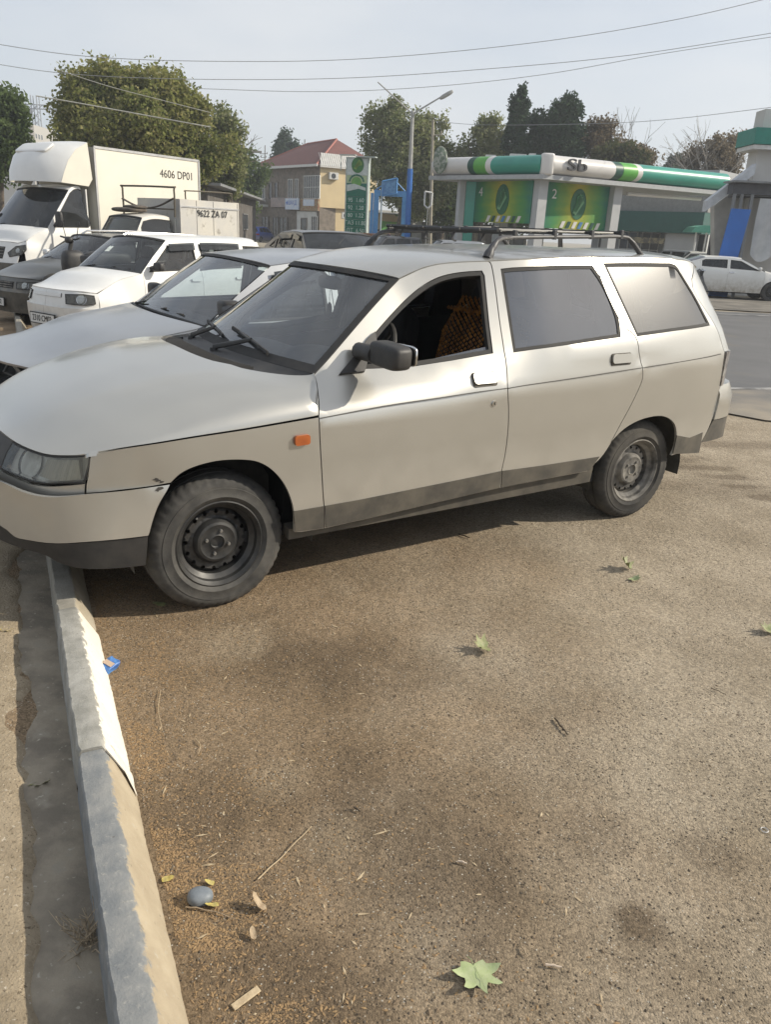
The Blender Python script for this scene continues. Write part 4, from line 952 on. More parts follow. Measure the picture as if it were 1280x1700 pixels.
    if ms:
        for s in (1, -1):
            b0_ = S(sh.ux([(xc-.18, belt(xc)+.07)]))[0]
            mo = MB(); mo.add(*selli((b0_[0]-.02, (b0_[1]+ms*.6+.03)*s, b0_[2]+.03+g('mirup', 0)), (.09, ms, .11+g('mirh', 0)), .5, .5)); mo.tube([(b0_[0], (b0_[1]-.02)*s, b0_[2]), (b0_[0], (b0_[1]+ms*.5)*s, b0_[2]+.02)], .03, 8); mo.build('door_mirror', g('mirm', MATS['black_trim']), root)
    for s in (.25, -.35):
        pa, pb = (xc+bw-.13, s*W+.28, zc+.045), (xc+bw-.10, s*W-.25, zc+.02); MB().tube([pa, pb], .007, 5).tube([pb, (pa[0]+.03, (pa[1]+pb[1])/2, zc+.06)], .007, 5).build('wiper', MATS['rubber'], root)
    return root, sh
def stand(px, py, local, yaw, zoff=0.):
    """car origin so that its own point `local` stands on the sight line through the photo point"""
    w = atz(px, py, local[2]+zoff); c, s = math.cos(yaw), math.sin(yaw)
    return (w[0]-(local[0]*c-local[1]*s), w[1]-(local[0]*s+local[1]*c))
def stand_d(px, py, local, yaw, Y):
    """the same with the distance given; returns x, y, z offset"""
    w = at(px, py, Y); c, s = math.cos(yaw), math.sin(yaw)
    return (w[0]-(local[0]*c-local[1]*s), w[1]-(local[0]*s+local[1]*c)), w[2]-local[2]
P_ = dict
SILB = paint('cold_silver_paint', (.36, .375, .395), .62, .32); WHT = paint('white_paint', (.72, .72, .70), 0, .3); WHT2 = paint('cream_white_paint', (.66, .64, .58), 0, .45, .15)
DRK = paint('dark_green_paint', (.035, .042, .045), .1, .35, .12); BLU = paint('blue_paint', (.02, .07, .35), .1, .3); DGR = paint('graphite_paint', (.06, .065, .075), .3, .3)
CG, DG, WG = MATS['clear_glass'], MATS['dark_glass'], MATS['windscreen_glass']
sed = P_(paint=SILB, fo=.80, wb=2.49, ro=.93, W=.83, nose=.70, cowl=(-.45, .925), top=(-.97, 1.32), roofend=(-2.15, 1.36), deck=(-2.85, 1.03), tail=.99, seams=(-.42, -1.40, -2.2), glass=CG, wglass=WG, visor=True,
    nonose=True, belt1=.98, cpil=.18, slope=.38)
xy, z0 = stand_d(330, 541, (-.45, .70, .925), R(213.2), 5.05)
sal, ssh = gcar('silver_saloon', 'silver saloon without headlights or grille, parked just behind the estate car', xy, R(213.2), sed, zoff=z0)
U1 = ssh.umax; uf = ssh.ux([(.48, .6)])[0][0]
# its bare front: black radiator bay, grey lamp bracket
MB().box((.42, 0, .52), (.04, 1.35, .34)).box((.56, 0, .40), (.3, 1.2, .04)).build('radiator_bay', MATS['dark_hull'], sal)
for s in (1, -1):
    MB().box((.50, .60*s, .58), (.05, .16, .16), bev=.01).tube([(.48, .45*s, .66), (.60, .35*s, .50), (.5, .30*s, .45)], .012, 6).build('lamp_bracket', MATS['steel_dusty'], sal)
MB().box((.60, 0, .655), (.03, 1.2, .03)).tube([(.47, -.3, .6), (.55, 0, .55), (.47, .3, .62)], .02, 6).build('crossmember', MATS['steel_dusty'], sal)
tico = P_(paint=WHT, fo=.70, wb=2.30, ro=.46, W=.70, nose=.70, cowl=(-.22, .90), top=(-.72, 1.32), roofend=(-2.55, 1.33), deck=(-2.68, .92), tail=.86, hatch=True, trake=.35, seams=(-.25, -1.2, -2.0), glass=CG, wglass=CG, rt=.26, rr=.16, tw=.15,
    lamp=[(.63, .545), (.38, .55), (.36, .66), (.60, .67), (.73, .655), (.74, .56)], grille=([(0, .62), (.30, .62), (.30, .665), (0, .665)], 3, WHT), plate='2310 CM02', belt1=.93, rake=.28, visor=True, hb=.035, mirror=.15, slope=.30, bow=.12)
xy, z0 = stand_d(228, 455, (-.22, .60, .90), R(235), 10.0)
tc_, tsh = gcar('small_hatchback', 'small white hatchback with black door mirrors, between the silver saloon and the dark car', xy, R(235), tico, zoff=z0)
dark = P_(paint=DRK, fo=.78, wb=2.52, ro=.90, W=.83, nose=.72, cowl=(-.38, .95), top=(-.95, 1.36), roofend=(-2.9, 1.37), deck=(-3.05, .98), tail=.95, hatch=True, trake=.35, seams=(-.36, -1.35, -2.2), glass=DG, wglass=CG,
    lamp=[(.80, .56), (.48, .56), (.47, .66), (.80, .67)], grille=([(0, .56), (.40, .56), (.40, .66), (0, .66)], 3, MATS['steel_dusty']), plate='1142 AB02', mirror=.16, slope=.34, bumper=MATS['grey_trim'], mirm=WHT)
xy, z0 = stand_d(146, 438, (-.38, .72, .95), R(232), 13.0)
dk, dsh = gcar('dark_estate_car', 'dusty dark estate car with silver roof rail, between the small white hatchback and the trucks', xy, R(232), dark, zoff=z0)
for s in (1, -1): MB().tube([(-1.1, .60*s, 1.37), (-1.2, .585*s, 1.425), (-2.0, .585*s, 1.44), (-2.75, .585*s, 1.425), (-2.85, .60*s, 1.37)], .016, 8).build('roof_rail', MATS['chrome'], dk)
# white saloon standing across the road on the right, graphite saloon, blue hatchback and other far cars
ela = P_(paint=WHT, fo=.88, wb=2.70, ro=.95, W=.88, nose=.72, cowl=(-.35, .98), top=(-1.15, 1.38), roofend=(-2.35, 1.39), deck=(-3.25, 1.08), tail=1.04, seams=(-.32, -1.55, -2.5), glass=DG, belt1=1.05, rt=.32, rr=.20, tw=.2, rimm=RB, lamp=[(.85, .62), (.5, .58), (.45, .66), (.8, .78), (1.0, .78)], handle=MATS['chrome'], slope=.36, cpil=.35, mirm=WHT, qwin=False)
g0 = atz(1232, 500, -.20); ela_loc = (g0[0]-.2, g0[1]+.9)
el, esh = gcar('white_saloon', 'white saloon with grey filler on its rear door, parked across the road on the right', (ela_loc[0]+1.25, ela_loc[1]), R(-6), ela, zoff=-.20)
FIL = mat('filler_grey', (.10, .10, .105), .8, col2=(.2, .2, .2), scale=8, contrast=(.4, .6))
panel(esh, 'filler_patch', esh.ux([(-2.42, .92), (-2.52, .98), (-2.62, .90), (-2.60, .70), (-2.40, .45), (-2.22, .27), (-2.10, .28), (-2.28, .55)]), FIL, el, gap=0, off=.004, depth=.002, h=.08)
panel(esh, 'door_recess', esh.ux([(-2.34, .95), (-2.44, .98), (-2.50, .86), (-2.44, .70), (-2.38, .78)]), MATS['rubber'], el, gap=0, off=.006, depth=.002, h=.08)
for o in kids(el):
    if o.name in ('filler_patch', 'door_recess'): bpy.data.objects.remove(o)
gsal = dict(ela); gsal.update(paint=DGR, glass=DG, wglass=MATS['dark_glass'], fo=.85, wb=2.65, W=.86, visor=True, qwin=True, cowl=(-.45, .96), top=(-1.15, 1.40))
xy, z0 = stand_d(562, 384, (-1.1, 0, 1.44), R(-64), 15.2)
gcar('dark_saloon', 'dark blue grey saloon with a tinted windscreen, right behind the roof of the estate car', xy, R(-64), gsal, zoff=z0)
hb = dict(tico); hb.update(paint=BLU, W=.78, plate=None, rplate='', wb=2.4, glass=DG, wglass=DG, visor=False, top=(-.75, 1.42), roofend=(-2.5, 1.42)); hb.pop('plate')
for nm, lab, px, py, Y, yaw, pt in (('blue_hatchback', 'bright blue hatchback parked before the red roofed house', 441, 398.5, 84, R(72), BLU), ('pale_car', 'pale car parked behind the dark saloon, before the house wall', 478, 404, 60, R(150), WHT2),
        ('grey_car', 'grey car parked by the blue gate posts', 611, 411, 40, R(200), DGR), ('silver_car', 'silver car half hidden behind the roof rack, by the blue lamp post', 700, 412, 34, R(190), SILB),
        ('station_car', 'pale car at the filling station shop, left of the two', 1082, 424, 48, R(150), SILB), ('shop_car', 'pale car by the green awning, right of the two at the shop', 1118, 430, 40, R(160), WHT2),
        ('parked_car', 'dark car in the shade of the open garage bay', 1262, 452, 36, R(120), DGR)):
    p2 = dict(hb); p2.update(paint=pt, inside=False); w = atz(px, py, -.2); k = Y/w[1]
    w = at(px, py, min(w[1], Y)) ; gcar(nm, lab, (w[0], w[1]), yaw, p2, zoff=-.2)
# --- delivery truck with a wind deflector
spr = P_(paint=WHT, fo=.95, wb=1.1, ro=0., W=1.06, nose=1.10, cowl=(.05, 1.40), top=(-.62, 2.22), roofend=(-1.05, 2.30), deck=(-1.09, 1.5), tail=1.5, cabonly=True, flat=True, seams=(-.02,), panels=['front_door', 'front_fender'], glass=DG, wglass=DG, belt1=1.40, rt=.34, rr=.2, tw=.21,
    lamp=[(.98, .86), (.70, .80), (.62, .88), (.80, 1.02), (1.05, 1.06), (1.12, .98)], grille=([(0, .76), (.5, .76), (.5, 1.0), (0, 1.0)], 4, MATS['steel_dusty']), mirror=.2, mirh=.22, mirup=.1, slope=.13, sill=.35, rake=.42, bumper=MATS['grey_trim'], bumperz=(.30, .68), pil=.09, hb=.03, bow=.2, cpil=.1)
SY = R(238)
xy, z0 = stand_d(152, 240, (-1.20, 1.06, 3.16), SY, 18.4)
sp, ssp = gcar('delivery_truck', 'large white delivery truck with a wind deflector above the cab, numbered 4606 DP01', xy, SY, spr, 'truck', zoff=z0)
CRM = mat('cream_box', (.66, .63, .54), .55, col2=(.60, .575, .50), scale=2, bump=.05, bscale=30); ALU = mat('aluminium', (.45, .45, .45), .4, metal=.6)
bxm = MB().box((-2.80, 0, 1.98), (3.1, 2.12, 2.26)); bo = bxm.build('cargo_box', CRM, sp)
for s in (1, -1):
    for z in (.86, 3.11): MB().box((-2.8, 1.06*s, z), (3.12, .035, .05)).build('box_edge', ALU, bo)
    for x in (-1.25, -4.35): MB().box((x, 1.06*s, 1.98), (.05, .035, 2.26)).build('box_edge', ALU, bo)
text3('4606 DP01', .25, BLK, bo, facing((-3.62, 1.064, 2.72), (0, 1, 0)), sx=.95)

# deflector: loft from above the windscreen to the box top
dE = np.array([(-.46, .92, 2.34), (-.50, .96, 2.50), (-.62, .99, 2.78), (-.82, 1.01, 3.02), (-1.12, 1.02, 3.18)]); dC = [(-.12, 2.34), (-.16, 2.60), (-.34, 2.92), (-.66, 3.14), (-1.12, 3.22)]
patch('wind_deflector', dE, dC, WHT, sp, n=2.6, mm=1.5, nx=2.4, K=19, depth=.02)
for s in (1, -1):
    q = [(-1.12, 1.02*s, 3.18), (-.82, 1.01*s, 3.02), (-.62, .99*s, 2.78), (-.50, .96*s, 2.50), (-.46, .92*s, 2.34), (-1.05, 1.05*s, 2.30), (-1.16, 1.05*s, 2.45)]; MB().add(q, [tuple(range(7))]).add([(x, y-.02*s, z) for x, y, z in q], [tuple(range(7))[::-1]]).build('deflector_side', CRM, sp)
MB().add(*selli((-.52, 0, 3.03), (.34, 1.1, .07), .5, .3, Matrix.Rotation(R(35), 4, 'Y'))).build('deflector_hood', WHT, sp)
MB().box((-2.8, 0, .62), (3.2, .9, .2)).build('chassis', MATS['dark_hull'], sp)
for s in (1, -1):
    wheel(sp, -3.3, .80*s, .34, s, .34, .21, .2, TY, RD, BM)
MB().box((-.15, .0, 1.47), (.04, .3, .22)).build('windscreen_card', WHP, sp)
# --- small box truck in front of it
kt = P_(paint=WHT2, fo=.62, wb=1.0, ro=0., W=.70, nose=.95, cowl=(.22, 1.02), top=(-.18, 1.68), roofend=(-.92, 1.72), deck=(-.98, 1.1), tail=1.1, cabonly=True, flat=True, seams=(-.05,), panels=['front_door', 'front_fender'], glass=DG, wglass=CG, belt1=1.08, rt=.26, rr=.16, tw=.15,
    lamp=[(.60, .60), (.36, .60), (.36, .74), (.60, .74)], mirror=.14, slope=.16, sill=.3, rake=.12, bumper=MATS['grey_trim'], bumperz=(.25, .52), pil=.07, hb=0, bow=.10, cpil=.1)
KY = R(233)
xy, z0 = stand_d(235, 362, (-.18, .55, 1.66), KY, 16.4)
ks, ksh = gcar('small_box_truck', 'small cream box truck with a tubular rack, in front of the large truck', xy, KY, kt, 'truck', zoff=z0)
OLD = mat('old_cream_box', (.56, .53, .46), .65, col2=(.44, .43, .41), scale=1.3, spots=[(5, .62, .08, (.30, .28, .24))], bump=.05, bscale=20)
kb = MB().box((-1.80, 0, 1.38), (1.60, 1.42, 1.36)).build('cargo_box', OLD, ks)
for s in (1, -1):
    for x in (-1.02, -1.45, -1.9, -2.58): MB().box((x, .713*s, 1.38), (.03, .014, 1.34)).build('box_rib', OLD, kb)
    MB().box((-1.80, .715*s, 1.92), (1.60, .02, .03)).build('box_rib', ALU, kb)
text3('9622 ZA 07', .19, BLK, kb, facing((-1.85, .726, 1.80), (0, 1, 0)), sx=.9)
FR = MATS['steel_dusty']
RT_ = mat('rack_tube', (.10, .085, .06), .7)
fr = MB()
fr.tube(cat([(-.60, -.64, 1.72), (-.60, -.64, 2.22), (-.60, -.58, 2.27), (-.90, .58, 2.27), (-.93, .64, 2.22), (-.93, .64, 1.70)], 4), .02, 6)
fr.tube([(-.60, -.64, 1.85), (-.93, .64, 1.85)], .016, 6)
fr.build('cab_rack', RT_, ks)
fr2 = MB()
for y in (.6,): fr2.tube(cat([(-1.25, y, 2.05), (-1.25, y, 2.20), (-1.32, y, 2.23), (-2.4, y, 2.25), (-2.5, y, 2.21), (-2.5, y, 2.06)], 4), .015, 6)
fr2.build('box_rack', RT_, ks)
TRP = mat('tarpaulin', (.12, .10, .08), .9, col2=(.05, .045, .04), scale=12, bump=.4, bscale=18, bdist=.02)
tp = MB(); tp.add(*selli((-.35, -.1, 1.80), (.50, .75, .10), .7, .5)); tp.add(*selli((-.40, .05, 1.86), (.40, .5, .08), .8, .6)); tag(tp.build('folded_tarpaulin', TRP), 'folded brown tarpaulin lying on the cab roof of the small box truck', 'tarpaulin')
o = bpy.data.objects['folded_tarpaulin']; o.location = (xy[0], xy[1], z0); o.rotation_euler = (0, 0, KY)
hm = MB(); hm.tube(cat([(-.58, -.64, 2.02), (-.66, -.32, 1.90), (-.74, 0, 1.86), (-.82, .32, 1.92), (-.91, .64, 2.06)], 5), .035, 6, flat=.5); hm.build('rope', TRP, ks)
# scooter by the truck door
xy, z0 = stand_d(118, 392, (0, 0, 1.02), R(225), 12.3)
sc = thing('motor_scooter', 'dark motor scooter with round mirrors, parked behind the bonnet of the dark car', 'scooter', (xy[0], xy[1], z0), R(225))
b = MB(); b.add(*selli((.0, 0, .62), (.34, .26, .40), .6, .6)); b.add(*selli((-.55, 0, .70), (.75, .26, .22), .6, .5)); b.tube([(.18, 0, .30), (.0, 0, .95)], [.03, .035], 8); b.box((-.25, 0, .32), (.5, .26, .06)); b.build('scooter_body', MATS['black_trim'], sc)
b = MB(); b.tube([(.02, -.34, 1.0), (-.02, -.1, .97), (-.02, .1, .97), (.02, .34, 1.0)], .014, 8); b.add(*selli((.04, 0, .96), (.10, .16, .10), .7, .7)); b.build('handlebar', MATS['black_trim'], sc)
for s in (1, -1): MB().tube([(0, .2*s, 1.0), (.0, .27*s, 1.15)], .006, 5).lathe([(0, -.008), (.038, -.006), (.042, 0), (.036, .008), (0, .01)], 16, Matrix.Translation((0, .29*s, 1.19)) @ Matrix.Rotation(R(90), 4, 'Z')).build('mirror', MATS['black_trim'], sc)
for x in (.30, -.75): wheel(sc, x, 0, .24, 1, .24, .10, .14, TY, RB, BM)

# ------------------------------------------------------------------ ground
from mathutils import noise as mn
KD = np.array([-.438, .899]); KP = np.array([.899, .438]); K0 = np.array([-.335, 1.088])
HN = np.array([-.547, .837])
def gz(x, y):
    v = (np.asarray(x)-HX)*HN[0]+(np.asarray(y)-HY)*HN[1]
    return -.10*sstep((v-1.0)/1.6)-.10*sstep((v-5)/8)
def axis(lo, hi, a, b, h, far):
    """grid lines: spacing h between a and b, growing outside"""
    out = list(np.arange(a, b, h)); s, p = h, b
    while p < hi: out.append(p); s = min(s*1.25, far); p += s
    out.append(hi); s, p = h, a; low = []
    while p > lo: s = min(s*1.25, far); p -= s; low.append(max(p, lo))
    return np.array(low[::-1]+out)
gx = axis(-380, 380, -1.7, 3.4, .028, 30); gy = axis(-8, 420, .75, 5.0, .028, 60)
XX, YY = np.meshgrid(gx, gy); ZZ = gz(XX, YY)
wv = (XX-K0[0])*KP[0]+(YY-K0[1])*KP[1]
near = np.exp(-((np.maximum(np.abs(XX-.8)-3, 0))**2+(np.maximum(np.abs(YY-2.5)-3, 0))**2))
nzv = np.array([mn.fractal(Vector((x*3.1, y*3.1, 0)), 1, 2.1, 5) if nr > .01 else 0 for x, y, nr in zip(XX.ravel(), YY.ravel(), near.ravel())]).reshape(XX.shape)
ZZ = ZZ+near*(nzv*.0045)*np.where(wv > 0, 1, 1.3)+np.where(wv < -.20, near*(.012*sstep((-.2-wv)/.12)*(1+nzv*.9)), 0)
nr_, nc_ = XX.shape; V = np.stack([XX.ravel(), YY.ravel(), ZZ.ravel()], -1)
I = np.arange(nr_*nc_).reshape(nr_, nc_); F = np.stack([I[:-1, :-1], I[:-1, 1:], I[1:, 1:], I[1:, :-1]], -1).reshape(-1, 4)

def ground_mat():
    m = bpy.data.materials.new('dusty_ground'); m.use_nodes = True; t = m.node_tree; n = t.nodes.new; l = t.links.new; b = t.nodes['Principled BSDF']
    g = n('ShaderNodeNewGeometry'); pos = g.outputs['Position']
    def noise(sc, det=6, ro=.6, dist=0.): 
        s = n('ShaderNodeTexNoise'); s.inputs['Scale'].default_value = sc; s.inputs['Detail'].default_value = det; s.inputs['Roughness'].default_value = ro; s.inputs['Distortion'].default_value = dist; l(pos, s.inputs['Vector']); return s.outputs[0]
    def rng(v, a, b_, c=0., d=1.):
        s = n('ShaderNodeMapRange'); s.inputs[1].default_value = a; s.inputs[2].default_value = b_; s.inputs[3].default_value = c; s.inputs[4].default_value = d; l(v, s.inputs[0]); return s.outputs[0]
    def mix(f, a, c, mode='MIX'):
        s = n('ShaderNodeMixRGB'); s.blend_type = mode
        if isinstance(f, float): s.inputs[0].default_value = f
        else: l(f, s.inputs[0])
        for k, v in ((1, a), (2, c)):
            if isinstance(v, tuple): s.inputs[k].default_value = (*v, 1)
            else: l(v, s.inputs[k])
        return s.outputs[0]
    def mul(a, c):
        s = n('ShaderNodeMath'); s.operation = 'MULTIPLY'
        for k, v in ((0, a), (1, c)):
            if isinstance(v, float): s.inputs[k].default_value = v
            else: l(v, s.inputs[k])
        return s.outputs[0]
    def maxi(a, c):
        s = n('ShaderNodeMath'); s.operation = 'MAXIMUM'; l(a, s.inputs[0]); l(c, s.inputs[1]); return s.outputs[0]
    sx = n('ShaderNodeSeparateXYZ'); l(pos, sx.inputs[0])
    brown = mix(rng(noise(1.3, 5), .35, .68), (.160, .114, .068), (.300, .222, .142))
    grey = mix(rng(noise(2.1, 5), .35, .65), (.27, .222, .158), (.375, .315, .235))
    # brown soil near the kerb, paler worn asphalt to the right
    ad = n('ShaderNodeMath'); ad.operation = 'ADD'; l(sx.outputs[0], ad.inputs[0]); l(rng(noise(1.1, 4), .3, .7, -.55, .55), ad.inputs[1])
    col = mix(rng(ad.outputs[0], -.15, .95), brown, grey)
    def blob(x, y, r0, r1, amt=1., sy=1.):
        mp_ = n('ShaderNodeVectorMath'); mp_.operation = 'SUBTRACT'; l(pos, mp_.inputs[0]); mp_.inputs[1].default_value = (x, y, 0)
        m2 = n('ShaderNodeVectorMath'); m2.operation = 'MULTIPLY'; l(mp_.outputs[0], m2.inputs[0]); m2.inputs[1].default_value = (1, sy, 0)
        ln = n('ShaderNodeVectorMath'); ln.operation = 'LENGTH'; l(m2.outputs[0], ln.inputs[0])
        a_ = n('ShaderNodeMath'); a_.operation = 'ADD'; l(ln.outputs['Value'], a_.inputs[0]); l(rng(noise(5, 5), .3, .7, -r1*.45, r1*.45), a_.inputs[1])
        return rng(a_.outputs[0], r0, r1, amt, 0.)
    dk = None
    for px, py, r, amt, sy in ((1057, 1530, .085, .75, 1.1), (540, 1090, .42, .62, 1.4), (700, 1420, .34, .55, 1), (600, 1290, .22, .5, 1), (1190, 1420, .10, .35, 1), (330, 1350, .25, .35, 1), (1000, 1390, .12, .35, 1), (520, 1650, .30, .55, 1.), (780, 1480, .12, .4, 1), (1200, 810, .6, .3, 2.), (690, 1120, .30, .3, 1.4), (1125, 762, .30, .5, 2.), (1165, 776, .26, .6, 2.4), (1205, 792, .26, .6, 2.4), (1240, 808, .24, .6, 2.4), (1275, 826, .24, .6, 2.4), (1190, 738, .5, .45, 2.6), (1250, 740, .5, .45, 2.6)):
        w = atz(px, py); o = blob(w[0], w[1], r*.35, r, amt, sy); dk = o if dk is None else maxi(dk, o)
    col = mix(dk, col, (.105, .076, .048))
    lt = None
    for px, py, r, amt in ((380, 1060, .22, .7), (460, 1290, .12, .5), (560, 1400, .10, .4), (640, 960, .4, .35), (900, 1000, .6, .25)):
        w = atz(px, py); o = blob(w[0], w[1], r*.3, r, amt); lt = o if lt is None else maxi(lt, o)
    col = mix(lt, col, (.31, .245, .165))
    # aggregate: pale and dark grains
    vo = n('ShaderNodeTexVoronoi'); vo.inputs['Scale'].default_value = 170; l(pos, vo.inputs['Vector'])
    sep = n('ShaderNodeSeparateXYZ'); l(vo.outputs['Color'], sep.inputs[0])
    gr = rng(sep.outputs[0], 0, 1, .62, 1.38); cmb = n('ShaderNodeCombineXYZ'); [l(gr, cmb.inputs[k]) for k in range(3)]
    col = mix(.8, col, cmb.outputs[0], 'MULTIPLY')
    fine = rng(noise(420, 3, .7), .3, .7, .74, 1.26); c2 = n('ShaderNodeCombineXYZ'); [l(fine, c2.inputs[k]) for k in range(3)]
    col = mix(.85, col, c2.outputs[0], 'MULTIPLY')
    pale = mul(rng(sep.outputs[1], .93, .95), rng(vo.outputs['Distance'], .45, .25))
    col = mix(pale, col, (.46, .42, .35))
    drk = mul(rng(sep.outputs[2], .92, .95), rng(vo.outputs['Distance'], .5, .3))
    col = mix(drk, col, (.05, .04, .03))
    # far off: dusty pale lot
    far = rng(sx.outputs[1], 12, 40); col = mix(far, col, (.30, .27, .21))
    l(col, b.inputs['Base Color']); b.inputs['Roughness'].default_value = .92; b.inputs['Specular IOR Level'].default_value = .25
    bn = n('ShaderNodeBump'); bn.inputs['Strength'].default_value = 1.0; bn.inputs['Distance'].default_value = .004
    l_dust = None; hs = n('ShaderNodeMath'); hs.operation = 'ADD'; l(noise(160, 6, .75), hs.inputs[0]); l(mul(vo.outputs['Distance'], -.6), hs.inputs[1])
    l(hs.outputs[0], bn.inputs['Height']); b2 = n('ShaderNodeBump'); b2.inputs['Strength'].default_value = .8; b2.inputs['Distance'].default_value = .022; l(noise(22, 6, .65), b2.inputs['Height']); l(b2.outputs[0], bn.inputs['Normal']); l(bn.outputs[0], b.inputs['Normal'])
    return m
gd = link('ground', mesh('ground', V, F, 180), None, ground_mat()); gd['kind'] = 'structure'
def zat(x, y): return float(np.interp(y, gy, np.array([np.interp(x, gx, ZZ[k]) for k in (np.searchsorted(gy, y)-1, np.searchsorted(gy, y))]) if False else [0, 0], 0)) if False else None
def gpt(px, py):
    """where the sight line through a photo point meets the ground near the camera"""
    w = atz(px, py); i = np.searchsorted(gy, w[1]); j = np.searchsorted(gx, w[0]); return atz(px, py, ZZ[i, j]+.001)
def gh_(x, y):
    i = min(max(np.searchsorted(gy, y), 1), nr_-1); j = min(max(np.searchsorted(gx, x), 1), nc_-1)
    ty = (y-gy[i-1])/(gy[i]-gy[i-1]); tx = (x-gx[j-1])/(gx[j]-gx[j-1])
    return (ZZ[i-1, j-1]*(1-tx)+ZZ[i-1, j]*tx)*(1-ty)+(ZZ[i, j-1]*(1-tx)+ZZ[i, j]*tx)*ty
# road across the background on the right
ASP = mat('asphalt', (.085, .087, .092), .7, col2=(.11, .11, .113), scale=.8, bump=.4, bscale=90, bdist=.006, spots=[(260, .62, .06, (.14, .14, .14)), (.9, .60, .14, (.13, .12, .10))], coords='Object', rvar=.1)
_t = ASP.node_tree; _b = _t.nodes['Principled BSDF']; _src = _b.inputs['Base Color'].links[0].from_socket; _g = _t.nodes.new('ShaderNodeNewGeometry'); _s = _t.nodes.new('ShaderNodeSeparateXYZ'); _t.links.new(_g.outputs['Position'], _s.inputs[0])
_n = _t.nodes.new('ShaderNodeTexNoise'); _n.inputs['Scale'].default_value = 1.3; _n.inputs['Detail'].default_value = 8; _t.links.new(_g.outputs['Position'], _n.inputs['Vector']); _m = _t.nodes.new('ShaderNodeMath'); _m.operation = 'MULTIPLY_ADD'; _m.inputs[1].default_value = 7; _t.links.new(_n.outputs[0], _m.inputs[0]); _t.links.new(_s.outputs[1], _m.inputs[2])
_r = _t.nodes.new('ShaderNodeMapRange'); _r.inputs[1].default_value = 10.2; _r.inputs[2].default_value = 12.8; _r.inputs[3].default_value = .95; _r.inputs[4].default_value = .08; _t.links.new(_m.outputs[0], _r.inputs[0]); _x = _t.nodes.new('ShaderNodeMixRGB'); _x.inputs[2].default_value = (.29, .245, .18, 1); _t.links.new(_r.outputs[0], _x.inputs[0]); _t.links.new(_src, _x.inputs[1]); _t.links.new(_x.outputs[0], _b.inputs['Base Color'])
def sheet(name, pts, m, h, kind='structure', lift=.006, parent=None):
    V2, T = fill(np.array(pts, float), (), h); z = gz(V2[:, 0], V2[:, 1])+lift
    o = link(name, mesh(name, np.c_[V2, z], T, 180), parent, m); tag(o, kind=kind); return o
def wob(a, b, n, amp, seed):
    r = random.Random(seed); a, b = np.array(a), np.array(b); d = (b-a)/np.linalg.norm(b-a); q = np.array([-d[1], d[0]]); return [tuple(a+(b-a)*i/n+q*r.uniform(-amp, amp)) for i in range(n)]
near_edge = wob((1.6, 8.8), (2.95, 7.25), 8, .06, 1)+wob((2.95, 7.25), (14, 6.2), 40, .12, 2)
road = sheet('road', near_edge+[(14, 6.2), (60, 2), (80, 18), (30, 22.6), (9, 22.0), (4, 24), (1.5, 20), (.9, 13)], ASP, .35, lift=.015)
MRK = mat('road_paint', (.45, .44, .42), .7, col2=(.16, .16, .16), scale=3, contrast=(.40, .6))
sheet('road_marking', [(4.0, 21.3), (9, 20.7), (30, 21.2), (30, 21.35), (9, 20.86), (4.0, 21.45)], MRK, 1., lift=.026)
w = atz(1245, 661, -.12); sheet('road_marking', [(w[0]-1.0, w[1]+.03), (w[0]+4, w[1]-.05), (w[0]+4, w[1]+.07), (w[0]-1.0, w[1]+.12)], MRK, .5, lift=.026)
VRG = mat('verge_soil', (.10, .09, .075), .95, col2=(.20, .18, .15), scale=1.2, bump=.5, bscale=12, bdist=.05)
sheet('verge', wob((5, 22.4), (30, 23.0), 30, .15, 5)+[(30, 23.0), (40, 30), (12, 28.5), (5, 27)], VRG, .9, lift=.03)
# ------------------------------------------------------------------ kerb
kerb = thing('kerb', 'worn concrete kerb running from under the bumper of the estate car to the lower left corner', 'kerb', (K0[0], K0[1], 0), math.atan2(KP[1], KP[0]))
